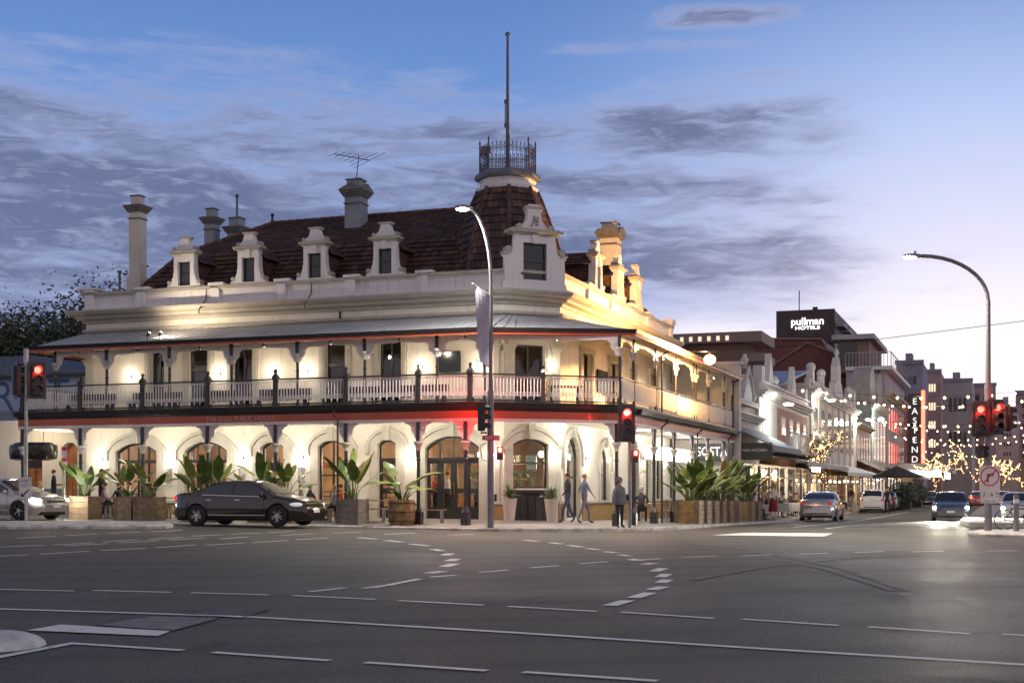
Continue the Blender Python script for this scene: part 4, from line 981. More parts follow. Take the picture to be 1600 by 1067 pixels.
# wall lights
for k, (face, s0, z) in enumerate([(FR, s_(u_at(p, 3.9)), 2.74) for p in (157.5,265.5,377,471,640)]+[(FR, FR.L-.38, 2.74), (RT, .5, 2.74), (CH, .22, 5.98)]+[(RT, v_at(p,1.7)-5.6, 2.72) for p in (921,951,1005,1040)]+[(CH,CH.L-.35,2.72)]):
    if k == 7: continue
    b = MB(); a = face(s0, 0, z); c = face(s0, .14, z); b.lathe([(.06,-.05),(.06,.05)], 8, face(s0,.01,z)); b.tube([a, c], .015, 6); o = b.build('wall_light', M_dk, pub)
    g_ = MB(); g_.sphere(face(s0,.17,z), .075, 10, 8); g_.build('lamp_globe', M_globe, o); light('wall_glow', o, face(s0,.27,z), 17, (1,.90,.76), .07)
for k, (face, s0, z) in enumerate([(FR, s_(u_at(p, 3.9)), 6.02) for p in (202,342,425,478,657,752)]+[(CH, CH.L-.42, 6.02)]+[(RT, v_at(p,1.7)-5.6, 5.9) for p in (977,1008,1040)]):
    b = MB(); a = face(s0, 0, z); c = face(s0, .14, z); b.tube([a, c], .015, 6); b.lathe([(.05,-.05),(.05,.05)], 8, face(s0,.01,z)); o = b.build('wall_light', M_dk, pub)
    g_ = MB(); g_.sphere(face(s0,.18,z), .07 if k < 6 else .1, 10, 8); g_.build('lamp_globe', M_globe, o); light('wall_glow', o, face(s0,.29,z), 14, (1,.84,.66), .07)
# tables and benches on the balcony
for i, u in enumerate((-17.0,-14.0,-11.2,-8.4,-5.6,-2.9)):
    x, y = W(u, 2.75); t = empty('balcony_bench', (x, y, 4.41), TH, 'dark high-backed bench on the balcony, %s from the left' % ['first','second','third','fourth','fifth','sixth'][i], 'bench', 'benches along the balcony'); b = MB(); b.box(-1.1,-.2,.42,1.1,.2,.46); b.build('seat', M_dk, t)
    b = MB(); b.box(-1.1,.2,.44,1.1,.25,.86); b.build('backrest', M_dk, t)
    for sx in (-1,1): b = MB(); b.box(sx*1.0-.04,-.18,0,sx*1.0+.04,.18,.42); b.build('leg', M_dk, t)
for i, (u, v, a) in enumerate(((2.2,4.1,R(40)),(3.1,8.5,R(90)),(3.1,13.5,R(90)))):
    x, y = W(u, v); t = empty('balcony_table', (x, y, 4.41), TH+a, 'dark square table on the corner balcony, %s from the road' % ['nearest','middle one','farthest'][i], 'table', 'tables on the corner balcony'); b = MB(); b.box(-.6,-.35,.72,.6,.35,.76); b.build('table_top', M_dk, t)
    for sx in (-.5,.5): b = MB(); b.bar((sx,0,0),(sx,0,.72),.1); b.build('leg', M_dk, t)
# eave spots and ceiling downlights
def spot(p, tgt, pw, nm='spotlight', colr=(1,.84,.68), ang=120):
    b = MB(); p = Vector(p); b.tube([p+Vector((0,0,.12)), p], .012, 5); b.tube([p, p+(Vector(tgt)-p).normalized()*.1], [.03,.045], 8); o = b.build(nm, M_dk, pub)
    g_ = MB(); g_.sphere(p+(Vector(tgt)-p).normalized()*.11, .035, 8, 6); g_.build('lamp_lens', M_globe, o); light('spot_glow', o, tuple(p+(Vector(tgt)-p).normalized()*.18), pw, colr, .05, R(ang), tgt, .7)
for u in (-16.6,-13.9,-11.2,-8.5,-5.8,-3.1,-.6): spot((u,1.55,6.78), (u,4.6,5.2), 38)
spot((2.3,3.0,6.78), (1.2,4.8,5.4), 42)
for v in (7,11,16,21): spot((4.2,v,6.78), (2.2,v,5.0), 40)
for u in (-17,-14,-11.2,-8.5,-5.8,-3.0,-.3):
    b = MB(); b.lathe([(.07,3.93),(.07,3.96)], 10, (u,2.1,0)); o = b.build('ceiling_light', M_white, pub); g_ = MB(); g_.lathe([(.05,3.915),(.05,3.93)], 10, (u,2.1,0)); g_.build('lamp_lens', M_globe2, o)
    light('ceiling_glow', o, (u,2.1,3.82), 66, (1,.92,.78), .08)
for u, v in ((2.7,5.2),(3.0,9),(3.0,13),(3.0,17),(3.0,21)):
    b = MB(); b.lathe([(.07,3.93),(.07,3.96)], 10, (u,v,0)); o = b.build('ceiling_light', M_white, pub); g_ = MB(); g_.lathe([(.05,3.915),(.05,3.93)], 10, (u,v,0)); g_.build('lamp_lens', M_globe2, o)
    light('ceiling_glow', o, (u,v,3.82), 90, (1,.94,.85), .08)
# floodlights washing the parapet from the verandah roof
for u, tg in ((u_at(228,1.6),-20),(u_at(246,1.6),-10)):
    for_p = Vector((u,1.7,7.32)); b = MB(); b.tube([for_p-Vector((0,0,.2)), for_p], .015, 5); b.tube([for_p, for_p+Vector((.0,.1,.08))], [.05,.07], 8); o = b.build('floodlight', M_dk, pub)
    g_ = MB(); g_.sphere(for_p+Vector((0,.11,.09)), .055, 8, 6); g_.build('lamp_lens', M_globe, o); light('flood_glow', o, tuple(for_p+Vector((0,.1,.22))), 130, (1,.82,.58), .06, R(160), (u+2,4.2,8.6), .8)
# pictures on the ground-floor wall
def pic(face, s0, z, w, h, m_=None):
    b = MB(); fn = lambda a, d, zz: face(a, d, zz); b.prism([(s0-w/2,z-h/2),(s0+w/2,z-h/2),(s0+w/2,z+h/2),(s0-w/2,z+h/2)], fn, .01, .04); o = b.build('picture_frame', M_white, pub)
    c = MB(); c.prism([(s0-w/2+.05,z-h/2+.05),(s0+w/2-.05,z-h/2+.05),(s0+w/2-.05,z+h/2-.05),(s0-w/2+.05,z+h/2-.05)], fn, .038, .045); c.build('picture', pm('grey_print', (.32,.31,.29), .5, var=.8, vs=7.), o)
for p in (265,379,472): pic(FR, s_(u_at(p, 4.)), 2.05, .42, .7)
# illuminated capsule sign on the side wall
cs = MB(); y0, y1 = v_at(1001, 3.2), v_at(1076, 3.2); y1 = min(y1, 26)
P = [(y0+.25+.25*math.cos(a), 3.02+.30*math.sin(a)) for a in [R(90+18*k) for k in range(11)]]+[(y1-.25+.25*math.cos(a), 3.02+.30*math.sin(a)) for a in [R(-90+18*k) for k in range(11)]]
cs.prism(P, lambda a, d, z: (3.2+d, a, z), 0, .12); o = cs.build('sign_case', M_white, pub)
cs = MB(); cs.prism([(lerp(a,(y0+y1)/2,.01),lerp(z,3.02,.06)) for a, z in P], lambda a, d, z: (3.2+d, a, z), .118, .13); cs.build('sign_face', em('lightbox_white', (1,.93,.92), 3.2), o)
# ---- single storey wing at the left end
wg = MB()
# ================================================================= vehicles
M_tyre = pm('tyre_rubber', (.018,.018,.018), .8); M_rim = pm('alloy_rim', (.55,.55,.56), .3, metal=.9); M_rimd = pm('dark_rim', (.12,.12,.12), .35, metal=.8)
M_cglass = pm('car_glass', (.015,.02,.025), .04, spec=.8, coat=.5); M_chrome = pm('chrome', (.7,.7,.7), .12, metal=1.)
M_tail = pm('tail_lamp', (.25,.01,.01), .2, emit=(1,.03,.02), es=.5); M_headoff = pm('head_lamp', (.55,.55,.55), .08, metal=.4, emit=(1,.95,.9), es=.25)
M_headon = em('head_lamp_lit', (1,.93,.78), 120); M_plate = pm('number_plate', (.65,.65,.6), .4)
def paint(name, c): return pm(name, c, .22, metal=.45, coat=1., spec=.6)
def car(name, u, v, heading, paintm, label, cat='car', L=4.85, H=1.47, Wd=1.85, lit=False, style='sedan', rim=None, group=None, z=None, tail=.5, spokes=10, detail=True, headpow=40):
    """heading: angle in site frame; x forward"""
    X, Y = W(u, v); zz = gz(X, Y) if z is None else z
    root = empty(name, (X, Y, zz), TH+heading, label, cat, group)
    h2 = Wd/2; xr, xf = .98*L/4.85, L-.93*L/4.85; wr = .345; ar = wr+.045
    k = L/4.85
    if style == 'sedan': top = [(0,.80),(.04,.98),(.12,1.06),(.75,1.10),(.95,1.12),(1.35,1.30),(1.75,1.42),(2.3,H),(2.75,H-.02),(3.0,H-.09),(3.45,1.16),(3.72,1.00),(4.2,.93),(4.55,.84),(4.75,.72),(4.85,.55)]; cab = (.85,3.72); wind = (2.98,3.66); rear = (.92,1.72); sidew = (1.18,3.42)
    else: top = [(0,.85),(.03,1.0),(.08,1.12),(.28,1.36),(.5,H-.05),(1.1,H),(2.3,H),(2.75,H-.03),(3.0,H-.12),(3.45,1.2),(3.75,1.05),(4.2,.98),(4.55,.88),(4.75,.74),(4.85,.55)]; cab = (.05,3.75); wind = (2.95,3.68); rear = (.10,.46); sidew = (.5,3.42)
    if style == 'van': top = [(0,.85),(.03,1.1),(.08,1.6),(.2,H),(3.2,H),(3.5,H-.1),(4.1,1.25),(4.35,1.05),(4.7,.95),(4.8,.8),(4.85,.6)]; cab = (.03,4.3); wind = (3.4,4.1); rear = (.09,.15); sidew = (.5,3.7)
    tx = [p[0]*k for p in top]; tz = [p[1] for p in top]
    zt = lambda x: interp(tx, tz, x)
    belt = lambda x: interp([0,1.2*k,3.4*k,L], [1.02,1.0,.94,.60], x)
    def hw(x):
        e = min(x, L-x)/(.75*k); s1 = 1-.26*(1-min(1, e))**2.4; return h2*s1*(1-.03*abs(2*x/L-1))
    def z0(x):
        z = .20+(.10 if x < .15 or x > L-.2 else 0)
        for xw in (xr, xf):
            d = abs(x-xw)
            if d < ar: z = max(z, wr-.02+math.sqrt(ar*ar-d*d))
        return z
    xs1 = sorted(set([round(t*L/64, 3) for t in range(65)]+[round(xw+s1*ar*f, 3) for xw in (xr, xf) for s1 in (-1, 1) for f in (1.001, .97, .9, .75, .5, .25, 0)]))
    def ring(x):
        t = zt(x); bz = min(belt(x), t-.03); w = hw(x); cabin = cab[0]*k < x < cab[1]*k
        fade = min(1, max(0, (x-cab[0]*k)/.25), max(0, (cab[1]*k-x)/.25)) if cabin else 0
        ins = .05+.46*max(0, t-bz-.05)*(1 if cabin else .2)
        wt = w-ins; zb_ = z0(x); mid = max(.55, zb_+.02) if bz > .62 else (zb_+bz)/2
        if mid > bz-.04: mid = bz-.04
        return [(w*.93, min(zb_, bz-.08)), (w*.985, min(max(zb_+.06, .30), mid-.01)), (w, mid), (w*.985, bz-.06), (w*.955, bz), (wt+.03, t-.05), (wt-.05, t-.008), (wt*.55, t+.012), (0, t+.02)]
    b = MB(); rings = [ring(x) for x in xs1]; n = len(rings[0]); m2 = 2*n-1
    vs = []
    for x, r in zip(xs1, rings):
        row = [(x, y, z) for y, z in r]+[(x, -y, z) for y, z in reversed(r[:-1])]; vs += row
    fs = [(i*m2+j, (i+1)*m2+j, (i+1)*m2+j+1, i*m2+j+1) for i in range(len(xs1)-1) for j in range(m2-1)]
    fs += [tuple(range(m2)), tuple((len(xs1)-1)*m2+j for j in range(m2-1, -1, -1))]
    b.add(vs, fs); body = b.build('body', paintm, root, smooth=True); 
    ub = MB(); ub.box(.15, -h2*.80, .18, L-.2, h2*.80, .62); ub.box(.3, -h2*.9, .24, L-.35, h2*.9, .3) if 0 else None
    ub.build('underbody', M_blk, root)
    off = .008
    def sp(x, t): # side glass point between belt and roof edge
        r = ring(x); (y0, za), (y1, zb_) = r[4], r[5]; return (x, lerp(y0, y1, t)+off, lerp(za, zb_, t)+off*.3)
    for sd in (1, -1):
        segs = [(sidew[0]*k, (sidew[0]+sidew[1])/2*k-.02), ((sidew[0]+sidew[1])/2*k+.05, sidew[1]*k)]
        for a, c in segs:
            g_ = MB(); m_ = 10
            for i in range(m_):
                xa, xb = lerp(a, c, i/m_), lerp(a, c, (i+1)/m_)
                q = [sp(xa,.06), sp(xb,.06), sp(xb,.90), sp(xa,.90)]; g_.quad(*[(p[0], p[1]*sd, p[2]) for p in q])
            g_.build('side_window', M_cglass, root, smooth=True)
    def tp(x, s1, lift=.012):
        r = ring(x); prof = [r[8], r[7], r[6], r[5]]; f = abs(s1)*3; i = min(2, int(f)); t = f-i
        y = lerp(prof[i][0], prof[i+1][0], t); z = lerp(prof[i][1], prof[i+1][1], t); return (x, math.copysign(y, s1), z+lift)
    for nm, (a, c) in (('windscreen', wind), ('rear_window', rear)):
        g_ = MB()
        for i in range(6):
            for j in range(8):
                xa, xb = lerp(a*k, c*k, i/6), lerp(a*k, c*k, (i+1)/6); s0, s1 = lerp(-.78, .78, j/8), lerp(-.78, .78, (j+1)/8)
                g_.quad(tp(xa,s0), tp(xb,s0), tp(xb,s1), tp(xa,s1))
        g_.build(nm, M_cglass, root, smooth=True)
    for sd in (1, -1):
        for xw in (xr, xf):
            yo = sd*(h2-.015); t_ = MB(); prof = [(.20,-.10),(.25,-.105),(wr-.03,-.10),(wr,-.07),(wr,.07),(wr-.03,.10),(.25,.105),(.20,.10)]
            Mx = Matrix.Translation((xw, yo-sd*.09, wr)) @ Matrix.Rotation(R(90), 4, 'X')
            t_.lathe(prof, 28, capb=False, capt=False); t_.lathe([(.20,.02),(.20,-.02)], 28) if 0 else None; t_.xf(Mx); wh = t_.build('wheel', M_tyre, root, smooth=True)
            r_1 = MB(); s3 = -sd
            r_1.lathe([(.255,-.10),(.255,.10)], 28, capb=False, capt=False); r_1.mi(1).lathe([(.24,-.02*s3),(.24,-.015*s3)], 24); r_1.mi(0).lathe([(.06,.0),(.06,.08*s3),(.04,.09*s3)], 12)
            for q in range(spokes):
                an = 2*math.pi*q/spokes; dr = Vector((math.cos(an+(.10 if q % 2 else -.10)), math.sin(an+(.10 if q % 2 else -.10)), 0)); d1 = Vector((math.cos(an), math.sin(an), 0))
                r_1.bar(d1*.05+Vector((0,0,.07*s3)), dr*.25+Vector((0,0,.085*s3)), .022, .02, up=(0,0,1))
            r_1.xf(Mx); r_1.build('rim', [rim or M_rim, M_blk], wh)
    for sd in (1, -1):
        hl = MB(); x1 = L-.36*k; hl.sphere((x1, sd*(hw(x1)-.10), .70), 1, 14, 8, (.26*k, .13, .075)); hl.build('headlight', M_headon if lit else M_headoff, root, smooth=True)
        tl = MB(); x1 = .12; tl.sphere((x1, sd*(hw(x1)-.10), .90), 1, 12, 8, (.13, .13, .085)); tl.build('tail_light', pm('tail_lamp_%d' % int(tail*10), (.3,.01,.01), .2, emit=(1,.03,.02), es=tail), root, smooth=True)
        mr = MB(); xm = (wind[1]-.25)*k; mr.sphere((xm, sd*(h2+.06), 1.0), 1, 10, 6, (.07,.11,.075)); mr.build('wing_mirror', paintm, root, smooth=True)
        if detail:
            for xd in (1.45*k, 2.5*k): dh = MB(); dh.bar((xd-.09, sd*(h2*.985+.012), .84), (xd+.09, sd*(h2*.985+.012), .84), .02, .03); dh.build('door_handle', M_chrome, root)
            tr = MB(); tr.bar((xr+.45, sd*(h2*.99+.006), .36), (xf-.42, sd*(h2*.99+.006), .36), .012, .022); tr.build('side_trim', M_chrome, root)
            sm = MB(); 
            for i in range(14):
                a, c = lerp(sidew[0], sidew[1], i/14)*k, lerp(sidew[0], sidew[1], (i+1)/14)*k; p, q = sp(a, 0), sp(c, 0); sm.bar((p[0],p[1]*sd+.004*sd,p[2]),(q[0],q[1]*sd+.004*sd,q[2]),.012,.02)
            sm.build('window_trim', M_chrome, root)
            dl = MB()
            for xd in ((sidew[0]+sidew[1])/2*k+.015, xr+.42, sidew[1]*k+.02): dl.bar((xd, sd*(h2*.987+.004), .34), (xd, sd*(h2*.975+.004), .92), .006, .008)
            dl.build('door_gap', M_blk, root)
        if lit: light('headlight_beam', root, (L+.12, sd*.62, .70), headpow, (1,.90,.72), .07, R(62), (L+3.2, sd*.75, .0), .8)
    gr = MB(); gr.box(L-.14, -.46, .58, L-.035, .46, .70); gr.box(L-.12, -.6, .30, L-.02, .6, .44); g0 = gr.build('grille', M_blk, root)
    gb = MB()
    for i in range(3): gb.box(L-.05, -.45, .60+i*.035, L-.025, .45, .608+i*.035)
    gb.build('grille_bar', M_chrome, g0)
    pl = MB(); pl.box(L-.03, -.19, .44, L+.004, .19, .55); pl.build('number_plate', M_plate, root)
    pl = MB(); pl.box(-.006, -.19, .62, .03, .19, .74); pl.build('number_plate', M_plate, root)
    bm_ = MB(); bm_.box(-.012, -h2*.62, .36, .06, h2*.62, .42); bm_.build('bumper_trim', M_blk, root)
    return root
P_dark = pm('graphite_paint', (.022,.019,.016), .2, metal=.4, coat=1.); P_silver = paint('silver_paint', (.42,.40,.40)); P_white = pm('white_car_paint', (.7,.7,.7), .25, coat=1.); P_blue = paint('slate_paint', (.10,.12,.16)); P_red = paint('red_paint', (.32,.03,.03))
cu_ = (u_at(276, -4.4)+u_at(499, -4.4))/2
car('parked_car', cu_-2.92, -3.35, 0, P_dark, 'dark graphite sedan with ten-spoke alloy wheels stopped in front of the pub', tail=.9)
car('silver_sedan', u_at(104, -3.2)-5.95, -2.3, 0, P_silver, 'silver sedan with its headlights on behind the keep left sign', lit=True, spokes=5, headpow=25, z=gz(*W(-20.5,-2.3)))
sc = 'cars parked along the side street kerb'
car('parked_car', 8.0, v_at(1278, 8.0)-.6, R(90), P_silver, 'silver sedan seen from behind, nearest of the cars parked down the side street', group=sc, L=4.5, H=1.49, detail=False, tail=.25)
car('parked_car', 8.2, v_at(1362, 8.0)-2, R(90), P_white, 'white wagon parked second in line behind the silver sedan, dark rear glass', group=sc, L=4.6, H=1.6, style='wagon', detail=False, tail=.25)
_v = v_at(1362, 8.0)+4.5
for i, (pc, lb, st) in enumerate(((P_red, 'small red hatchback squeezed between the white wagon and a silver car', 'wagon'), (P_silver, 'silver hatchback parked fourth in the side street line, beyond the red one', 'wagon'), (P_white, 'white sedan parked beyond the silver hatchback in the side street', 'sedan'), (P_silver, 'silver sedan parked near the black umbrella, second from the far end', 'sedan'), (P_blue, 'dark slate car at the far end of the parked line', 'sedan'))):
    car('parked_car', 8.1, _v+i*6.2, R(90), pc, lb, group=sc, L=4.4, H=1.47, style=st, detail=False, tail=.25)
def at(px, Y): x = (px-CX)/FPX*Y; return uv_of(x, Y)
q = at(1485, 73); car('oncoming_car', q[0], q[1], R(-90)+.04, P_blue, 'dark car driving towards the crossing with glaring headlights', lit=True, L=4.7, H=1.5, headpow=3800, detail=False)
q = at(1592, 71); car('oncoming_taxi', q[0], q[1], R(-90), P_white, 'white taxi with its lights on behind the right traffic light pole', 'taxi', lit=True, L=4.8, H=1.48, headpow=1600, detail=False)
X, Y = W(*q)
tb = MB(); tb.box(-.25,-.45,0,.25,.45,.14)
q = at(1392, 92); q2 = at(1452, 130); car('distant_car', q2[0], q2[1], R(-90), P_dark, 'dark car far down the side street beside the planters', detail=False)
q2 = at(1530, 120); car('distant_car', q2[0], q2[1], R(90), P_red, 'red car seen from behind far down the street with bright brake lights', detail=False, tail=14)
q2 = at(1566, 128); car('distant_car', q2[0], q2[1], R(90), P_silver, 'pale car with bright brake lights furthest down the street', detail=False, tail=14)
# ================================================================= people
M_skin = pm('skin', (.52,.30,.20), .55, var=.1); M_skin2 = pm('skin_light', (.62,.40,.29), .55, var=.1)
HAIR = {'dark': pm('dark_hair', (.02,.014,.01), .6), 'blond': pm('blond_hair', (.42,.28,.12), .6), 'grey': pm('grey_hair', (.35,.33,.31), .6), 'brown': pm('brown_hair', (.08,.045,.025), .6)}
def cloth(n, c): return pm('cloth_'+n, c, .85, var=.2, vs=9.)
def person(loc, rz, label, pose='stand', top=None, legs=None, shoes=None, hair='dark', hairlen=0, scale=1., arms=('down','down'), group=None, skirt=None, hood=False, skin=None, apron=None, lean=0.):
    root = empty('person', loc, rz, label, 'person', group); skin = skin or M_skin2
    top = top or cloth('black', (.02,.02,.022)); legs = legs or cloth('navy', (.03,.035,.06)); shoes = shoes or M_blk
    V = {}; sit = pose == 'sit'
    hz = .50 if sit else .94
    V['pel'] = (0,0,hz,.135,.105); V['waist'] = (.0+lean*.12,0,hz+.16,.125,.095); V['chest'] = (.01+lean*.32,0,hz+.38,.155,.105); V['neckb'] = (lean*.42,0,hz+.53,.075,.07); V['neck'] = (.01+lean*.45,0,hz+.60,.052,.052)
    V['head'] = (.025+lean*.5,0,hz+.70,.082,.09); V['crown'] = (.015+lean*.52,0,hz+.775,.068,.075)
    E_ = [('pel','waist'),('waist','chest'),('chest','neckb'),('neckb','neck'),('neck','head'),('head','crown')]
    for s1, sd in (('l', 1), ('r', -1)):
        if sit:
            V['hip'+s1] = (.03,sd*.10,hz-.02,.095,.09); V['knee'+s1] = (.45,sd*.13,hz-.01,.062,.062); V['ank'+s1] = (.42,sd*.13,.09,.042,.042); V['toe'+s1] = (.57,sd*.14,.04,.036,.03)
        elif pose == 'walk':
            f = .20*sd; V['hip'+s1] = (.0,sd*.09,hz-.07,.092,.09); V['knee'+s1] = (f*.8+.05,sd*.09,.50,.062,.062); V['ank'+s1] = (f*1.35-.03,sd*.09,.09+(.05 if sd < 0 else 0),.042,.042); V['toe'+s1] = (f*1.35+.12,sd*.10,.035,.036,.03)
        else:
            V['hip'+s1] = (0,sd*.09,hz-.07,.092,.09); V['knee'+s1] = (.015,sd*.095,.50,.062,.062); V['ank'+s1] = (-.01,sd*.10,.09,.042,.042); V['toe'+s1] = (.14,sd*.12,.035,.036,.03)
        E_ += [('pel','hip'+s1),('hip'+s1,'knee'+s1),('knee'+s1,'ank'+s1),('ank'+s1,'toe'+s1)]
        cx_, cz_ = V['chest'][0], hz+.47; a = arms[0] if sd > 0 else arms[1]
        V['sh'+s1] = (cx_,sd*.175,cz_,.058,.055)
        if a == 'down': e, h, d = (cx_-.03,sd*.22,cz_-.27), (cx_+.03,sd*.23,cz_-.51), Vector((.1,0,-1))
        elif a == 'mouth': e, h, d = (cx_+.16,sd*.24,cz_-.20), (cx_+.14,sd*.09,cz_+.10), Vector((.0,-sd*.75,.65))
        elif a == 'fwd': e, h, d = (cx_+.05,sd*.23,cz_-.25), (cx_+.29,sd*.18,cz_-.24), Vector((1,-sd*.2,.05))
        elif a == 'table': e, h, d = (cx_+.10,sd*.24,cz_-.22), (cx_+.33,sd*.14,cz_-.26), Vector((1,-sd*.3,-.1))
        elif a == 'hip': e, h, d = (cx_-.08,sd*.34,cz_-.22), (cx_+.03,sd*.18,cz_-.42), Vector((.5,-sd,.0))
        elif a == 'back': e, h, d = (cx_-.12,sd*.22,cz_-.24), (cx_-.14,sd*.2,cz_-.48), Vector((-.1,0,-1))
        elif a == 'swing': e, h, d = (cx_+.10,sd*.22,cz_-.24), (cx_+.26,sd*.18,cz_-.42), Vector((.6,0,-.8))
        V['el'+s1] = e+(.040,.040); V['wr'+s1] = h+(.027,.022); d = d.normalized(); hp = Vector(h)+d*.05; V['pa'+s1] = tuple(hp)+(.034,.02)
        E_ += [('chest','sh'+s1),('sh'+s1,'el'+s1),('el'+s1,'wr'+s1),('wr'+s1,'pa'+s1)]
        sd2 = d.cross(Vector((0,0,1)) if abs(d.z) < .8 else Vector((1,0,0))).normalized(); up = sd2.cross(d)
        V.setdefault('_hands', []).append((hp, d, sd2, up, sd))
    hands = V.pop('_hands'); keys = list(V); idx = {k_: i for i, k_ in enumerate(keys)}
    me = bpy.data.meshes.new('tmp'); me.from_pydata([V[k_][:3] for k_ in keys], [(idx[a], idx[b_]) for a, b_ in E_], [])
    ob = bpy.data.objects.new('tmp', me); col.objects.link(ob); md = ob.modifiers.new('s', 'SKIN'); md.use_smooth_shade = True
    sv = me.skin_vertices[0].data
    for i, k_ in enumerate(keys): sv[i].radius = V[k_][3:]; sv[i].use_root = (k_ == 'pel')
    sb = ob.modifiers.new('b', 'SUBSURF'); sb.levels = 1; sb.render_levels = 1
    bm2 = bpy.data.meshes.new_from_object(ob.evaluated_get(bpy.context.evaluated_depsgraph_get())); bpy.data.objects.remove(ob)
    # hands: four fingers and a thumb joined to the body mesh; face: nose, ears
    b = MB(); b.v = [tuple(v_.co) for v_ in bm2.vertices]; b.f = [tuple(p.vertices) for p in bm2.polygons]; b.m = [0]*len(b.f); nb = len(b.f)
    for hp, d, sd2, up, sd in hands:
        for j, ln in enumerate((.070,.080,.075,.058)):
            o_ = hp+sd2*((j-1.5)*.017)+d*.02; b.tube([o_, o_+d*ln*.6, o_+d*ln*.85-up*.02, o_+d*ln*.9-up*.038], [.009,.0085,.008,.006], 5)
        o_ = hp-sd2*.03-d*.02; b.tube([o_, o_-sd2*.025+d*.02, o_-sd2*.03+d*.05], [.011,.010,.007], 5)
    hx, hy, hzz = V['head'][:3]
    b.tube([(hx+.075,0,hzz+.02),(hx+.10,0,hzz-.012),(hx+.08,0,hzz-.02)],[.008,.014,.006],5); b.sphere((hx+.062,0,hzz-.05),.022,6,4,(.7,1.2,.5))
    for sd in (1,-1): b.sphere((hx-.0,sd*.082,hzz),.022,6,4,(.6,.35,1.2)); b.sphere((hx+.078,sd*.03,hzz+.018),.010,6,4)
    segs = []
    mt = {'skin': 0, 'top': 1, 'legs': 2, 'shoes': 3}
    bare = skirt is not None
    for a, c in E_:
        if a in ('neckb','neck','head'): m_ = 'skin'
        elif a.startswith('wr') or (a.startswith('el') and arms and top.name.endswith('tee')): m_ = 'skin'
        elif a in ('pel',) and c == 'waist': m_ = 'legs'
        elif a.startswith(('hip','pel')) : m_ = 'legs'
        elif a.startswith('knee'): m_ = 'skin' if bare else 'legs'
        elif a.startswith('ank'): m_ = 'shoes'
        else: m_ = 'top'
        segs.append((Vector(V[a][:3]), Vector(V[c][:3]), mt[m_], max(V[a][3], V[c][3])))
    mats = []
    for f in b.f:
        c = Vector((0,0,0))
        for i in f: c += Vector(b.v[i])
        c /= len(f); best = None
        for p, q_, m_, r_0 in segs:
            d = q_-p; t = max(0, min(1, (c-p).dot(d)/max(1e-6, d.length_squared))); ds = (c-(p+d*t)).length-r_0*.6
            if best is None or ds < best[0]: best = (ds, m_)
        mats.append(best[1])
    b.m = mats
    body = b.build('body', [skin, top, legs, shoes], root, smooth=True, recalc=False); body.scale = (scale,)*3
    hm = MB(); hm.sphere((hx-.022,0,hzz+.040), 1, 12, 8, (.090,.088,.088))
    if hairlen: hm.sphere((hx-.055,0,hzz-.04*1-hairlen*.25), 1, 10, 6, (.055,.085,.10+hairlen*.3))
    ho = hm.build('hair', HAIR[hair], root, smooth=True); ho.scale = (scale,)*3
    if skirt:
        sk = MB(); sk.lathe([(.13,hz+.10),(.175,hz-.05),(.20,hz-.25),(.235,hz-.50)], 16, (0,0,0), capb=False, capt=False)
        for i, v_ in enumerate(sk.v): a = math.atan2(v_[1], v_[0]); kf = 1+.05*math.sin(a*8)*(1 if v_[2] < hz-.1 else 0); sk.v[i] = (v_[0]*.85*kf, v_[1]*kf, v_[2])
        o = sk.build('skirt', skirt, root, smooth=True); o.scale = (scale,)*3
    if apron:
        sk = MB(); sk.lathe([(.15,hz+.12),(.17,hz-.05),(.18,hz-.42)], 16, capb=False, capt=False); o = sk.build('apron', apron, root, smooth=True); o.scale = (scale,)*3
    if hood:
        sk = MB(); sk.lathe([(.26,hz-.12),(.275,hz+.1),(.25,hz+.3),(.20,hz+.44),(.10,hz+.53)], 18, capb=False, capt=False)
        for i, v_ in enumerate(sk.v): sk.v[i] = (v_[0]*.68-.02, v_[1]*(1+.05*math.sin(i*1.7)), v_[2])
        o = sk.build('cape', top, root, smooth=True); o.scale = (scale,)*3
        sk = MB(); sk.sphere((hx-.03,0,hzz+.03), 1, 12, 8, (.105,.115,.13)); o = sk.build('hood', top, root, smooth=True); o.scale = (scale,)*3
    return root
def ang(du, dv): return TH+math.atan2(dv, du)
grey = cloth('grey', (.10,.10,.115)); blk = cloth('black', (.02,.02,.022)); bltee = cloth('black_tee', (.02,.02,.022)); wht = cloth('white', (.6,.58,.55)); wtee = cloth('white_tee', (.6,.58,.55)); pink = cloth('mauve', (.34,.24,.30)); blue = cloth('denim', (.06,.09,.16)); tan = cloth('tan', (.32,.24,.15)); redc = cloth('wine', (.20,.015,.02)); char = cloth('charcoal', (.05,.05,.055)); rust = cloth('rust', (.45,.10,.03)); cream = cloth('cream', (.55,.48,.38))
def put(px, Y, z=None):
    X = (px-CX)/FPX*Y; u, v = uv_of(X, Y); return (X, Y, pz(u, v)-.0 if z is None else z)
person(put(968, 45.3), R(-60), 'person in a grey hooded cape, one hand at the mouth, beside the signal post', 'stand', grey, blk, hood=True, arms=('down','mouth'), scale=.95, skin=M_skin, hair='dark')
person(put(887, 47.8), R(200), 'person walking left past the arched side door in a dark jumper and jeans', 'walk', char, blue, arms=('swing','back'), hair='brown', skin=M_skin)
person(put(913, 47.9), R(20), 'person walking right in a pale blue shirt near the side wall', 'walk', cloth('pale_blue_tee', (.22,.28,.36)), cloth('shorts_grey', (.2,.2,.22)), arms=('back','swing'), hair='blond')
def us(px, v): return (u_at(px, v), v)
def pl2(px, v): u = u_at(px, v); return WP(u, v)
person(pl2(159, 1.4), R(170), 'bearded waiter in a black T-shirt standing by the leftmost planters', 'stand', bltee, blk, arms=('fwd','fwd'), hair='dark', scale=1.03)
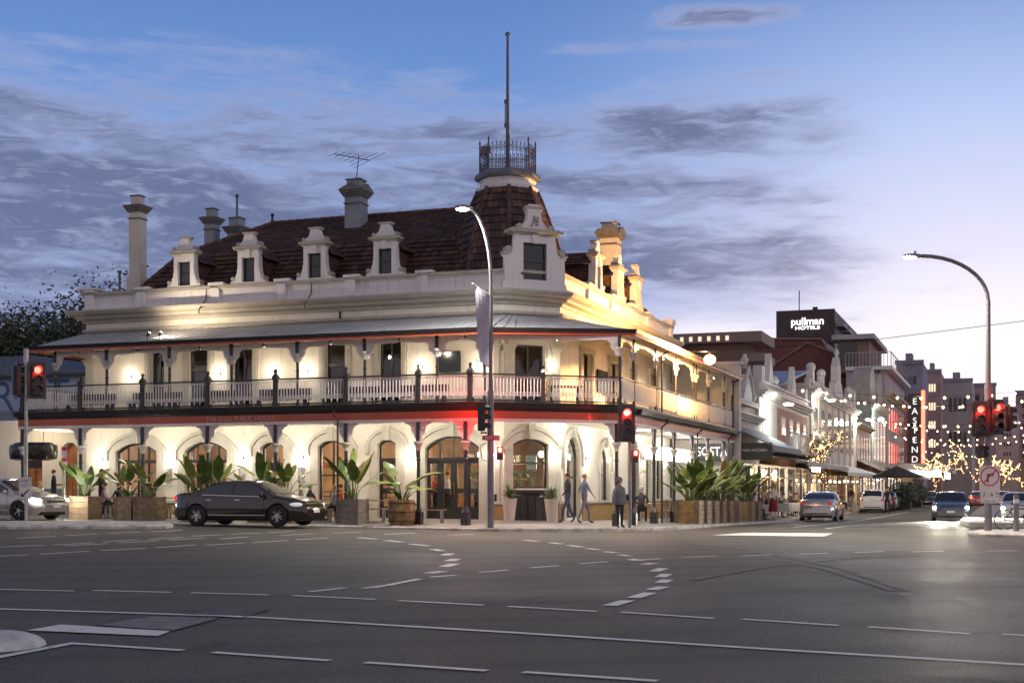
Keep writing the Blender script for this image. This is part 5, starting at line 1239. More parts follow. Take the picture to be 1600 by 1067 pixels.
person(pl2(84, 2.4), R(20), 'person in black with a cap standing at the outdoor bar behind the silver car', 'stand', blk, blk, arms=('fwd','fwd'), hair='dark')
seatg = 'people seated outside the pub'
person(pl2(158, .25), R(10), 'person in a mauve shirt seated on the near side of the left table', 'sit', pink, blk, arms=('table','table'), hair='brown', lean=.3, group=seatg)
person(pl2(170, 1.0), R(-140), 'person in a white shirt seated facing the mauve shirt', 'sit', wht, blk, arms=('table','table'), hair='brown', lean=.3, group=seatg)
person(pl2(186, 1.6), R(160), 'person in a black waistcoat over white seated between the left planters', 'sit', blk, blk, arms=('table','table'), hair='dark', group=seatg)
person(pl2(203, 1.9), R(200), 'person in a striped top seated just left of the leftmost window post', 'sit', wht, blk, arms=('table','table'), hair='brown', group=seatg)
person(pl2(62, 2.0), R(-10), 'blond person seated low behind the silver car bonnet', 'sit', tan, blk, arms=('table','table'), hair='blond', hairlen=.3, group=seatg)
person(pl2(484, .6), R(-20), 'bearded person in a dark T-shirt seated behind the dark sedan bonnet', 'sit', bltee, blk, arms=('table','table'), hair='dark', group=seatg)
person(pl2(470, 1.2), R(10), 'blond person seated beside the bearded one behind the dark sedan', 'sit', tan, blk, arms=('table','table'), hair='blond', hairlen=.2, group=seatg)
person(pl2(519, .3), R(20), 'blond person in a grey jumper seated on a bench left of the grey timber planter', 'sit', cloth('pale_grey', (.35,.34,.34)), blk, arms=('table','table'), hair='blond', hairlen=.3, lean=.2, group=seatg)
person(pl2(532, 1.1), R(190), 'person in rust seated opposite the grey jumper near the window', 'sit', rust, blk, arms=('table','table'), hair='brown', group=seatg)
q = (v_at(1014, 4.0)); person(WP(3.7, q), R(80), 'grey-haired person in a dark jacket seated alone by the side wall', 'sit', char, blk, arms=('table','table'), hair='grey', scale=1.05)
for px, v, lb, tp_, hr in ((681,5.2,'person in orange standing inside behind the double doors',rust,'brown'),(699,5.4,'person in white standing inside the pub behind the second door pane',wht,'dark'),(708,5.9,'person in cream inside the pub between the middle door panes',cream,'brown'),(747,5.2,'person in tan standing inside behind the right door pane',tan,'brown')):
    u = u_at(px, v); X, Y = W(u, v); person((X, Y, .42), R(rr.uniform(0,360)), lb, 'stand', tp_, blk, arms=('down','fwd'), hair=hr)
# side street diners
dg = 'diners at the white-clothed tables'
M_cloth = pm('white_tablecloth', (.66,.63,.58), .85, var=.06)
def cloth_table(u, v, lab):
    x, y, z = WP(u, v); t = empty('dining_table', (x, y, z), TH, lab, 'table', 'white-clothed dining tables'); b = MB(); b.tube([(0,0,0),(0,0,.7)], .035, 8); b.lathe([(.24,0),(.24,.03)], 12); b.build('pedestal', M_dk, t)
    b = MB(); b.box(-.4,-.4,.70,.4,.4,.735); b.build('table_top', M_wood2, t)
    n = 24; b = MB(); rings = []
    for r, z_ in ((.41,.745),(.43,.70),(.47,.5),(.52,.28)):
        ring_ = []
        for i in range(n):
            a = 2*math.pi*i/n; m_ = max(abs(math.cos(a)), abs(math.sin(a))); kk_ = (1/m_) if z_ > .6 else (1/m_)*(1+.05*math.sin(i*2.6)); ring_.append((r*math.cos(a)*kk_, r*math.sin(a)*kk_, z_-(0.12 if z_ < .3 and m_ < .8 else 0)))
        rings.append(ring_)
    b.add([p for r in rings for p in r], [(i*n+j, i*n+(j+1) % n, (i+1)*n+(j+1) % n, (i+1)*n+j) for i in range(3) for j in range(n)]+[tuple(range(n))])
    o = b.build('tablecloth', M_cloth, None, smooth=True); o.location = (x, y, z+.002); o.rotation_euler = (0,0,TH); tag(o, lab.replace('dining table under', 'tablecloth hanging over the table'), 'tablecloth', 'white tablecloths')
    g_ = MB(); 
    for dx_, dy_ in ((.15,.1),(-.1,-.18)): g_.lathe([(.03,0),(.004,.01),(.004,.08),(.035,.13),(.03,.19)], 8, (x+dx_, y+dy_, z+.75))
cloth_table(5.6, v_at(1196, 5.6), 'dining table under a white cloth nearest the big planters')
cloth_table(5.5, v_at(1222, 5.5), 'dining table under a white cloth behind the person in the wine-red skirt')
cloth_table(5.6, v_at(1240, 5.6), 'dining table under a white cloth just left of the silver parked car')
def chair(u, v, a, lab):
    x, y, z = WP(u, v); t = empty('dining_chair', (x, y, z), ang(math.cos(a), math.sin(a)), lab, 'chair', 'black dining chairs'); b = MB(); b.box(-.2,-.2,.44,.2,.2,.48); b.build('seat', M_dk, t)
    b = MB(); b.box(-.22,-.2,.6,-.18,.2,.88); b.build('backrest', M_dk, t)
    for sx in (-.18,.18):
        for sy in (-.18,.18): b = MB(); b.bar((sx,sy,0),(sx-(.02 if sx < 0 else 0),sy,.44 if sx > 0 else .62),.03); b.build('leg', M_dk, t)
for px, v_o, tp_, hr, a, lb in ((1179,0,wht,'dark',0.2,'person in white seated at the left end of the clothed tables'),(1191,.8,pink,'blond',-2.4,'blond person in mauve seated facing the road by the planters'),(1201,.9,tan,'brown',-1.2,'person in tan seated behind the first clothed table'),(1214,1.0,blk,'dark',-1.9,'person in black seated behind the waitress'),(1224,-.3,cream,'brown',.8,'person in cream seated right of the wine-red skirt'),(1236,.9,blk,'dark',-2.2,'person in black seated behind the third clothed table'),(1243,-.2,tan,'brown',1.4,'person in tan seated closest to the silver parked car')):
    u = 5.3 if v_o <= 0 else 4.6; v = v_at(px, u); person(WP(u, v), ang(math.cos(a), math.sin(a)), lb, 'sit', tp_, blk, arms=('table','table'), hair=hr, group=dg, scale=1.02); chair(u-.02*math.cos(a), v, a, lb.replace('person', 'black chair under the person', 1).replace('blond black', 'black'))
q = v_at(1208, 6.3); person(WP(6.3, q), ang(-.3, 1), 'waitress in a white top and wine-red skirt standing at the kerb by the diners', 'stand', wtee, blk, skirt=redc, arms=('fwd','down'), hair='brown', shoes=tan)
q = at(1330, 80); person(WP(6.7, v_at(1330, 6.7)), ang(-.2, -1), 'person in a black jumper and patterned trousers between the silver and white parked cars', 'walk', blk, cloth('patterned', (.25,.22,.19)), arms=('down','down'), hair='brown', hairlen=.2)
person(WG(9.6, v_at(1386, 9.6)), ang(.2, -1), 'person dressed all in black walking on the road beside the parked cars', 'walk', blk, blk, arms=('hip','down'), hair='brown')
person(WP(5.2, v_at(1313, 5.2)), ang(1, .3), 'person in dark green seated at a table left of the black jumper', 'sit', cloth('green', (.05,.08,.05)), blk, arms=('table','table'), hair='dark')
# ================================================================= planters, plants, tables
def planter(u, v, w, h, rz, lab, mat_, z=None, straps=False, group='timber planter boxes', planks=4):
    x, y, z_ = WP(u, v); z_ = z if z is not None else z_
    t = empty('planter_box', (x, y, z_-.02), TH+rz, lab, 'planter', group); h2 = w/2
    b = MB()
    for i in range(planks):
        za, zb_ = h*i/planks+.006, h*(i+1)/planks-.006; 
        for (x0,y0,x1,y1) in ((-h2,-h2,h2,-h2+.04),(-h2,h2-.04,h2,h2),(-h2,-h2+.041,-h2+.04,h2-.041),(h2-.04,-h2+.041,h2,h2-.041)): b.box(x0,y0,za,x1,y1,zb_)
    b.build('plank_side', mat_, t)
    for sx in (-1,1):
        for sy in (-1,1): b = MB(); b.box(sx*(h2-(.17 if straps else .06)),sy*(h2-.06),0,sx*(h2+.012),sy*(h2+.012),h+.01); b.build('corner_post', pm('strap_timber', (.14,.09,.055), .7, var=.3, vs=4.) if straps else mat_, t)
    b = MB(); b.quad((-h2+.04,-h2+.04,h-.1),(h2-.04,-h2+.04,h-.1),(h2-.04,h2-.04,h-.1),(-h2+.04,h2-.04,h-.1)); b.build('soil', pm('soil', (.03,.02,.012), .95, var=.4, vs=20.), t)
    return (x, y, z_+h-.1)
def leaf(b, base, d, L, w, droop, fold=.25, n=9):
    d = Vector(d).normalized(); hd = Vector((d.x, d.y, 0)); hd = hd.normalized() if hd.length > .05 else Vector((1,0,0)); sd = Vector((-hd.y, hd.x, 0)); P = []; p = Vector(base); cur = d.copy()
    for i in range(n+1):
        t = i/n; wd = w*math.sin(math.pi*min(1, (t*.93+.05)))**.62*(1-.25*t)*(.86+.28*((math.sin(i*91.7+L*533.)*4375.5) % 1) if w > .1 else 1); nrm = sd.cross(cur).normalized()
        P.append((p.copy(), sd*wd, nrm*(-wd*fold))); cur = (cur+(hd*.25+Vector((0,0,-1)))*droop/n).normalized(); p = p+cur*(L/n)
    vs = []
    for c, s1, f in P: vs += [tuple(c-s1-f), tuple(c), tuple(c+s1-f)]
    b.add(vs, [(i*3+j, i*3+j+1, i*3+j+4, i*3+j+3) for i in range(n) for j in (0, 1)])
def banana(loc, h, nl, lab, seed, spread=1., mats=None, group='broad-leaved plants in the planter boxes', lw=.19):
    rg = random.Random(seed); t = empty('banana_plant', loc, 0, lab, 'plant', group); st = MB(); lf = MB()
    for k in range(nl):
        a = 2*math.pi*k/nl*1.0+rg.uniform(-.4,.4)+seed; hh = h*rg.uniform(.22,.55); r0 = rg.uniform(.02,.14); out = rg.uniform(.12,.42)*spread
        p0 = Vector((math.cos(a)*r0, math.sin(a)*r0, 0)); p1 = p0+Vector((math.cos(a)*out*.4, math.sin(a)*out*.4, hh*.6)); p2 = p0+Vector((math.cos(a)*out, math.sin(a)*out, hh))
        st.tube([p0, p1, p2], [.03,.018,.012], 6); d = (p2-p1).normalized()+Vector((math.cos(a),math.sin(a),0))*rg.uniform(.0,.32)
        lf.mi(rg.choices((0,1,2),(60,34,7))[0]); leaf(lf, p2, d, h*rg.uniform(.45,.62), lw*rg.uniform(.7,1.2), rg.uniform(.1,1.25)*spread, rg.uniform(.12,.45))
    for k in range(3):
        a = rg.uniform(0,6.28); lf.mi(1); leaf(lf, Vector((0,0,.05)), (math.cos(a)*.5,math.sin(a)*.5,1), h*.35, lw*.6, .9)
    st.build('stem', M_stem, t, smooth=True); lf.build('leaves', [M_ban, M_ban2, M_ban3], t, smooth=True, recalc=False); return t
def vfor(px, v): return u_at(px, v)
M_pw = pm('planter_timber', (.17,.115,.065), .7, var=.4, vs=5., bump=.3, bs=18); M_pw2 = pm('planter_timber_gold', (.22,.14,.045), .6, var=.5, vs=4., bump=.3, bs=18); M_pw3 = pm('planter_timber_grey', (.19,.165,.135), .75, var=.3, vs=5., bump=.3, bs=18)
PL = [(134,-.55,.80,.86,M_pw,'brown timber planter box at the left end of the pub frontage',1.75,10),
      (200,-.55,.72,.86,M_pw,'brown timber planter box, left one of the pair beside the seated group',1.6,9),
      (234,-.55,.80,.86,M_pw,'brown timber planter box, right one of the pair, left of the dark sedan',1.9,10),
      (308,-.5,.80,.86,M_pw,'timber planter box hidden behind the rear door of the dark sedan',2.0,11),
      (340,-.4,.80,.86,M_pw,'timber planter box hidden behind the middle of the dark sedan',2.0,9),
      (412,-.5,.80,.86,M_pw,'timber planter box hidden behind the front door of the dark sedan',1.95,9),
      (448,-.3,.80,.86,M_pw,'timber planter box hidden behind the bonnet of the dark sedan',1.7,8),
      (551,-.55,.80,.86,M_pw3,'weathered grey timber planter box left of the curved one',2.15,11)]
for i, (px, v, w, h, m_, lb, ph, nl) in enumerate(PL):
    u = u_at(px, v); t = planter(u, v, w, h, 0 if i != 1 else .05, lb, m_)
    banana(t, ph*.9, nl, lb.replace('brown timber planter box', 'broad-leaved plant in the planter').replace('weathered grey timber planter box', 'broad-leaved plant growing in the grey planter').replace('timber planter box hidden', 'broad-leaved plant in a planter'), i*13+5, .9 if i not in (3,4) else .8)
# barrel planter
u = u_at(628, -.45); x, y, z_ = WP(u, -.45); t = empty('barrel_planter', (x, y, z_-.02), 0, 'round stained barrel planter beside the picnic table', 'planter')
b = MB(); b.lathe([(.40,0),(.435,.2),(.45,.45),(.435,.7),(.41,.86),(.36,.86),(.36,.75)], 24, capt=False); b.build('barrel', M_pw2, t, smooth=True); b = MB(); b.lathe([(.37,.72),(.37,.76)], 20); b.build('soil', _M['soil'], t)
for z in (.12,.42,.72): b = MB(); b.lathe([(.437+.012*(z == .42),z),(.452+.008*(z == .42),z),(.452+.008*(z == .42),z+.05),(.437,z+.05)], 24, capb=False, capt=False); b.build('hoop', pm('rusty_hoop', (.10,.06,.035), .6, metal=.4, var=.3), t)
banana((x, y, z_+.74), 1.75, 11, 'broad-leaved plant with one pale fan leaf in the barrel planter', 91, 1.15, lw=.21)
# row of planters along the side street
pvs_ = [v_at(1075, 5.3)+k for k in (0,1.55,3.1,4.7,6.3,8.4,11.6,13.4)]
names_ = ['nearest','second','third','fourth','fifth','sixth','seventh','last and farthest']
for i, v in enumerate(pvs_):
    t = planter(5.35, v, .95, .92, 0, 'golden timber planter with pale straps, %s in the side street row' % names_[i], M_pw2, straps=True, group='side street planter row', planks=5)
    banana(t, 1.65+.2*(i % 3), 16, 'leafy broad-leaved plant in the %s side street planter' % names_[i], 200+i*7, 1.0, [M_ban, M_ban2], 'plants in the side street planters', .19)
def pot(px, v, lab, u=None):
    u = u_at(px, v); x, y, z = WP(u, v); t = empty('tapered_pot', (x, y, z), .3, lab, 'plant pot', 'tall cream pots'); b = MB(); b.lathe([(.17,0),(.27,.78),(.28,.80),(.24,.80),(.23,.72)], 4 if 0 else 20, rot=.5, capt=False); b.build('pot', pm('cream_pot', (.62,.58,.50), .6, var=.05), t, smooth=True)
    b = MB(); b.lathe([(.24,.70),(.24,.72)], 16); b.build('soil', _M['soil'], t)
    p = empty('spiky_plant', (x, y, z+.72), 0, lab.replace('tapered cream pot', 'spiky green plant in the cream pot'), 'plant', 'spiky plants in the cream pots'); l = MB(); rg = random.Random(int(px))
    for k in range(70):
        a = rg.uniform(0,6.28); e = rg.uniform(.1,1.2); l.mi(rg.randrange(2)); leaf(l, (rg.uniform(-.04,.04),rg.uniform(-.04,.04),rg.uniform(0,.18)), (math.cos(a)*math.sin(e),math.sin(a)*math.sin(e),math.cos(e)), rg.uniform(.38,.62), .022, rg.uniform(.3,.9), .2, 4)
    l.build('leaves', [leafm('spiky_leaf', (.12,.17,.06), (.22,.27,.11)), M_ban], p, recalc=False)
pot(796, 3.1, 'tapered cream pot left of the cellar door'); pot(862, 4.4, 'tapered cream pot right of the cellar door')
def picnic(u, v, rz, lab, L=1.6, seat=True, tbl=True, group='slatted outdoor tables'):
    x, y, z = WP(u, v); t = empty('picnic_table' if tbl else 'bench', (x, y, z), TH+rz, lab, 'table' if tbl else 'bench', group)
    if tbl:
        b = MB()
        for k in range(5): b.box(-L/2,-.36+k*.145,.72,L/2,-.23+k*.145,.76)
        b.build('table_top', M_table, t)
        for sx in (-1,1):
            for sy in (-1,1): b = MB(); b.bar((sx*(L/2-.08),sy*.3,0),(sx*(L/2-.08),sy*.3,.72),.07); b.build('leg', M_steel, t)
    for sy in ((-1,1) if tbl else (0,)):
        b = MB()
        for k in range(2): b.box(-L/2,sy*.68-.13+k*.14,.43,L/2,sy*.68-.01+k*.14,.46)
        s1 = b.build('bench_seat' if tbl else 'seat', M_table, t)
        for sx in (-1,1): b = MB(); b.bar((sx*(L/2-.12),sy*.68-.08,0),(sx*(L/2-.12),sy*.68-.08,.43),.05); b.bar((sx*(L/2-.12),sy*.68+.08,0),(sx*(L/2-.12),sy*.68+.08,.43),.05); b.bar((sx*(L/2-.12),sy*.68-.1,.40),(sx*(L/2-.12),sy*.68+.1,.40),.05); b.build('leg' if not tbl else 'bench_leg', M_steel, t)
picnic(u_at(585,1.2), 1.2, 0, 'slatted picnic table with grey legs between the grey planter and the barrel')
picnic(u_at(664,.9), .9, 0, 'slatted bench right of the barrel planter', 1.5, tbl=False, group='slatted benches')
picnic(u_at(510,.7), .7, 0, 'slatted table where the blond person in grey sits', 1.2)
picnic(u_at(178,1.0), .9, 0, 'slatted table at the left end where the mauve shirt sits', 1.2)
picnic(u_at(262,1.2), 1.2, 0, 'slatted table behind the boot of the dark sedan', 1.3)
picnic(u_at(112,1.2), 1.4, 0, 'slatted table with two amber drinks left of the leftmost planter', 1.2)
picnic(3.5, v_at(1030, 3.8)+.3, R(90), 'slatted picnic table by the side wall behind the verandah posts', 2.2)
# ================================================================= signals, lamps, signs
M_sigred = em('red_signal', (1,.015,.01), 26); M_sigred2 = em('red_signal_halo', (1,.02,.015), 9); M_lampw = em('street_lamp_white', (1,.97,.86), 60)
M_signw = pm('sign_white', (.62,.60,.58), .5); M_signblk = pm('sign_black', (.02,.02,.02), .5); M_signred = pm('sign_red', (.45,.02,.03), .5)
def sighead(px_M, parent, lit=0, n=3, facing=0., off=(0,0,0), s=1., arrow=False, board=True, name='signal_head', ped=False, glow=0):
    """local frame: -Y faces the viewer; facing rotates about z; off in parent frame"""
    Mx = Matrix.Translation(off) @ Matrix.Rotation(facing, 4, 'Z'); h = .34*s; b = MB(); H_ = n*h
    b.box(-.17*s,-.12,-H_/2,.17*s,.12,H_/2)
    b.build
    if board: b.box(-.30*s,.0,-H_/2-.14*s,.30*s,.02,H_/2+.14*s)
    b.xf(Mx); o = b.build(name, pm('signal_housing', (.035,.03,.03), .4), parent)
    for k in range(n):
        z = H_/2-h*(k+.5); v_ = MB()
        if not ped:
            ns = 14
            for i in range(ns): # visor
                a0, a1 = math.pi*(-.15+1.3*i/ns), math.pi*(-.15+1.3*(i+1)/ns); r = .135*s
                v_.quad((r*math.cos(a0),-.12,z+r*math.sin(a0)),(r*math.cos(a1),-.12,z+r*math.sin(a1)),(r*math.cos(a1),-.12-.22*s,z+r*math.sin(a1)),(r*math.cos(a0),-.12-.22*s,z+r*math.sin(a0)))
            v_.xf(Mx); v_.build('visor', M_blk, o, recalc=False)
        l_ = MB(); r = .115*s; n_ = 18
        if ped:
            l_.box(-.11*s,-.135,z-.11*s,.11*s,-.12,z+.11*s)
        else: l_.prism([(r*math.cos(2*math.pi*i/n_), z+r*math.sin(2*math.pi*i/n_)) for i in range(n_)], lambda a, d, zz: (a, -.12-d, zz), 0, .015)
        on = (k == lit)
        l_.xf(Mx); l_.build('lens', (M_sigred if on else pm('dark_lens', (.03,.02,.015), .15)), o)
        if on and (arrow or ped):
            a_ = MB()
            if arrow: a_.prism([(-.08*s,z),(-.01*s,z+.07*s),(-.01*s,z+.028*s),(.08*s,z+.028*s),(.08*s,z-.028*s),(-.01*s,z-.028*s),(-.01*s,z-.07*s)], lambda a, d, zz: (a,-.137-d,zz), 0, .006)
            else:
                a_.box(-.03*s,-.143,z-.07*s,.03*s,-.137,z+.05*s); a_.sphere((0,-.14,z+.08*s),.025*s,8,6)
            a_.xf(Mx); a_.build('signal_symbol', em('signal_symbol', (1,.75,.62), 22), o)
        if on and glow: q = Mx @ Vector((0,-.42,z)); light('signal_glow', o, q, glow, (1,.02,.01), .09)
    return o
def polebase(px, py, name, label, cat, r=.06, h=4., m_=None, group=None, top=True, r2=None):
    X, Y = unp(px, py); u, v = uv_of(X, Y); z = max(gz(X, Y), 0)+.02; t = empty(name, (X, Y, z), 0, label, cat, group); b = MB(); b.tube([(0,0,-.2),(0,0,h)], [r, r2 or r], 14); b.lathe([(r*2,-.05),(r*2,.03),(r*1.2,.06)], 12); b.build('pole', m_ or M_steel, t); return t, Y
def zl(py, Y, t): return z_at(py, Y)-t.location.z
# left signal on the island
t, Y = polebase(41, 819.5, 'traffic_signal', 'grey signal pole on the left island with two red lights and a keep left sign', 'traffic light', .095, 1)
for ch_ in list(t.children): bpy.data.objects.remove(ch_)
h = zl(545, Y, t); b = MB(); b.tube([(0,0,-.1),(0,0,h-.55)], .055, 14); b.build('pole', M_steel, t); b = MB(); b.lathe([(.0,h-.55),(.09,h-.55),(.085,h),(.04,h+.01)], 14); b.build('pole_cap', M_steel, t)
sighead(0, t, 0, 3, R(28), (.36,-.05,zl(594,Y,t)), .92, glow=14); sighead(0, t, -1, 3, R(118), (-.34,.05,zl(594,Y,t)), .92)
b = MB()
for dz in (-.5,.5): b.bar((-.3,0,zl(594,Y,t)+dz),(.32,0,zl(594,Y,t)+dz),.05)
b.build('signal_bracket', M_blk, t)
def flat_sign(parent, w, h, z, name='sign_plate', m_=None, y=-.09, x=0., rim=True):
    b = MB(); r = .03; P = []
    for cx_, cz_, a0 in ((w/2-r,h/2-r,0),(-w/2+r,h/2-r,90),(-w/2+r,-h/2+r,180),(w/2-r,-h/2+r,270)):
        for k in range(4): a = R(a0+30*k); P.append((x+cx_+r*math.cos(a), z+cz_+r*math.sin(a)))
    b.prism(P, lambda a, d, zz: (a, y-d, zz), 0, .008); o = b.build(name, m_ or M_signw, parent)
    if rim:
        b = MB(); s1 = [(-w/2+.02,-h/2+.02),(w/2-.02,-h/2+.02),(w/2-.02,h/2-.02),(-w/2+.02,h/2-.02)]
        for (a, c), (d, e) in zip(s1, s1[1:]+s1[:1]): b.bar((x+a,y-.0095,z+c),(x+d,y-.0095,z+e),.008,.002)
        b.build('sign_border', M_signblk, o)
    return o
def TM(x, y, z): return Matrix(((1,0,0,x),(0,0,-1,y),(0,1,0,z),(0,0,0,1)))
zk_ = zl(762, Y, t); sg = flat_sign(t, .40, .68, zk_)
text('KEEP', .135, M_signblk, TM(0,-.10,zk_+.22), sg, 'lettering', .002, sx=.95); text('LEFT', .135, M_signblk, TM(0,-.10,zk_+.07), sg, 'lettering', .002, sx=.95)
b = MB(); b.bar((.11,-.101,zk_-.06),(-.06,-.101,zk_-.23),.045,.003,up=(0,1,0)); b.prism([(-.14,zk_-.29),(-.13,zk_-.15),(-.0,zk_-.28)], lambda a, d, z: (a,-.10-d,z), 0, .004); b.build('arrow', M_signblk, sg)
# parking sign
t, Y = polebase(101, 812, 'parking_sign', 'thin post with red and white parking plates left of the planters', 'sign', .03, 1.0)
for ch_ in list(t.children): bpy.data.objects.remove(ch_)
X, Y, z = WP(u_at(101,-.9), -.9); t.location = (X, Y, z); b = MB(); b.tube([(0,0,0),(0,0,zl(697,Y,t))], .03, 8); b.build('pole', M_steel, t)
for py0, py1 in ((697,714),(714,728)):
    z0_, z1_ = zl(py1,Y,t), zl(py0,Y,t); o = flat_sign(t, .22, (z1_-z0_)*.97, (z0_+z1_)/2, 'sign_plate', pm('faded_sign', (.55,.42,.48), .5), -.04, rim=False); b = MB(); b.box(-.09,-.052,z1_-.16,.09,-.049,z1_-.03); b.build('sign_panel', M_signred, o)
# street lamp pole with banner, signals, street name
Y = 43.7; X = (767-CX)/FPX*Y; t = empty('street_lamp', put(767, Y), 0, 'tall street lamp in front of the corner door carrying a pale banner and signals', 'street lamp')
zt_ = zl(440, Y, t); hl_ = zl(325, Y, t); L1 = (767-727)/FPX*Y
b = MB(); b.tube([(0,0,-.1),(0,0,zl(610,Y,t))], [.10,.095], 14); b.tube([(0,0,zl(610,Y,t)-.01),(0,0,zt_)], [.075,.06], 14)
arc_ = [(0,0,zt_-.02)]+[(-L1*(1-math.cos(R(90)*k/8))*.92, -.2*(k/8), zt_+(hl_-zt_-.05)*math.sin(R(90)*k/8)) for k in range(1, 9)]; b.tube(arc_, [.06]*6+[.05]*3, 10)
b.build('pole', M_pole, t, smooth=True); b = MB(); b.bar((-.12,-.115,0),(-.12,-.115,.01),.02); 
b = MB(); b.tube([(-.115,-.02,.0),(-.115,-.02,zl(612,Y,t))], .018, 6); b.build('cable_conduit', M_white, t)
hx_ = arc_[-1]; b = MB(); b.sphere((hx_[0]-.12,hx_[1]-.03,hx_[2]+.02), 1, 14, 8, (.3,.15,.08)); o = b.build('luminaire', M_steel, t, smooth=True); b = MB(); b.sphere((hx_[0]-.14,hx_[1]-.03,hx_[2]-.03), 1, 14, 8, (.22,.13,.07)); b.build('lamp_lens', M_lampw, o, smooth=True)
light('lamp_light', o, (hx_[0]-.14,hx_[1]-.03,hx_[2]-.16), 2600, (1,.95,.88), .12, R(165), (hx_[0]-.14,hx_[1]-.6,0), .9)
bt_, bb_ = zl(447, Y, t), zl(563, Y, t); n = 14; b = MB(); bx0, bx1 = -.52, -.06
for i in range(n):
    for j in range(4):
        def bp_(i_, j_): a = i_/n; c = j_/4; return (lerp(bx0, bx1, c)+.14*a*(1-c), -.10-.05*math.sin(a*5+c*2), lerp(bt_-.0-.28*c*1, bb_-.22*c, a))
        b.quad(bp_(i,j),bp_(i,j+1),bp_(i+1,j+1),bp_(i+1,j))
b.build('banner', pm('banner_cloth', (.52,.46,.54), .7, var=.3, vs=1.2), t, smooth=True, recalc=False)
b = MB(); b.tube([(0,-.02,bt_-.30),(-.58,-.12,bt_+.04)], .02, 8); b.sphere((-.58,-.12,bt_+.04), .045, 8, 6); b.tube([(0,-.02,bb_-.25),(-.5,-.12,bb_+.02)], .02, 8); b.build('banner_arm', M_steel, t)
o = sighead(0, t, -1, 3, R(90), (-.30,-.0,zl(652,Y,t)), .85, board=True, glow=0)
b = MB(); b.bar((-.3,0,zl(640,Y,t)),(0,0,zl(640,Y,t)),.05); b.bar((-.3,0,zl(676,Y,t)),(0,0,zl(676,Y,t)),.05); b.tube([(-.1,0,zl(690,Y,t)),(-.35,0,zl(697,Y,t)),(-.28,0,zl(718,Y,t)),(0,0,zl(722,Y,t))],.015,6); b.build('signal_bracket', M_blk, t)
light('signal_glow', t, (-.75,.35,zl(655,Y,t)), 90, (1,.02,.01), .08)
sighead(0, t, 0, 2, R(0), (.29,0,zl(708,Y,t)), .62, board=False, ped=True, glow=4)
zz = zl(684, Y, t); o = flat_sign(t, .56, .16, zz, 'street_sign', pm('street_sign_red', (.42,.07,.10), .5), -.11, 0, rim=False); text('EAST TCE', .13, M_signw, TM(.05,-.12,zz-.005), o, 'lettering', .002, sx=.85)
b = MB(); b.box(.11,-.07,zl(783,Y,t),.19,.05,zl(772,Y,t)); b.build('push_button', M_blk, t)
# centre signal post
t, Y = polebase(984, 826.5, 'traffic_signal', 'signal post on the corner kerb with a big red arrow light', 'traffic light', .05, 3.6, M_steel); Y = 45.7; t.location = put(984, Y)
for ch_ in list(t.children): bpy.data.objects.remove(ch_)
b = MB(); b.tube([(0,0,-.1),(0,0,zl(640,Y,t))], .055, 12); b.build('pole', M_pole, t)
sighead(0, t, 0, 3, R(0), (-.12,-.10,zl(661,Y,t)), .98, arrow=True, glow=40)
sighead(0, t, 0, 2, R(10), (.17,-.0,zl(713,Y,t)), .62, board=False, ped=True, glow=3)
b = MB(); b.box(-.13,-.09,zl(782,Y,t),-.05,.05,zl(772,Y,t)); b.build('push_button', M_blk, t)
# right lamp pole on the right island
X, Y = unp(1544, 835); t = empty('street_lamp', (X, Y, gz(X, Y)+.1), 0, 'tall street lamp on the right island carrying red signals and a no right turn sign', 'street lamp')
za = zl(470, Y, t); hz_ = zl(400, Y, t); L1 = (1544-1432)/FPX*Y
b = MB(); b.tube([(0,0,-.1),(0,0,zl(600,Y,t))], [.12,.115], 14); b.tube([(0,0,zl(600,Y,t)),(0,0,za)], [.085,.07], 14)
arc_ = [(0,0,za-.02)]+[(-L1*.93*(1-math.cos(R(90)*k/10)), 0, za+(hz_-za)*math.sin(R(90)*k/10)) for k in range(1, 11)]; b.tube(arc_, .062, 10); b.build('pole', M_pole, t, smooth=True)
hx_ = arc_[-1]; b = MB(); b.sphere((hx_[0]-.28,0,hx_[2]), 1, 14, 8, (.34,.15,.08)); b.tube([(hx_[0]-.2,0,hx_[2]+.06),(hx_[0]-.2,0,hx_[2]+.16)],.04,8); o = b.build('luminaire', M_steel, t, smooth=True); b = MB(); b.sphere((hx_[0]-.36,0,hx_[2]-.04), 1, 14, 8, (.24,.14,.07)); b.build('lamp_lens', M_lampw, o, smooth=True)
light('lamp_light', o, (hx_[0]-.38,0,hx_[2]-.16), 2600, (1,.92,.80), .12, R(165), (hx_[0]-.38,-.6,0), .9)
sighead(0, t, 0, 3, R(-12), (-.30,-.12,zl(655,Y,t)), .88, glow=40); sighead(0, t, 0, 3, R(8), (.20,-.14,zl(652,Y,t)), .88, glow=24); sighead(0, t, -1, 3, R(95), (.62,.0,zl(654,Y,t)), .72); sighead(0, t, -1, 2, R(60), (-.22,0,zl(706,Y,t)), .62, board=False)
b = MB(); b.bar((-.3,0,zl(640,Y,t)),(.7,0,zl(640,Y,t)),.05); b.bar((-.3,0,zl(672,Y,t)),(.7,0,zl(672,Y,t)),.05); b.build('signal_bracket', M_blk, t)
z0_ = zl(748, Y, t); sg = flat_sign(t, .66, .84, z0_, 'sign_plate', None, -.14, 0, rim=False)
b = MB(); n = 28; r0, r1 = .27, .31
for i in range(n):
    a0, a1 = 2*math.pi*i/n, 2*math.pi*(i+1)/n; c = z0_+.08; b.quad((r0*math.cos(a0),-.151,c+r0*math.sin(a0)),(r1*math.cos(a0),-.151,c+r1*math.sin(a0)),(r1*math.cos(a1),-.151,c+r1*math.sin(a1)),(r0*math.cos(a1),-.151,c+r0*math.sin(a1)))
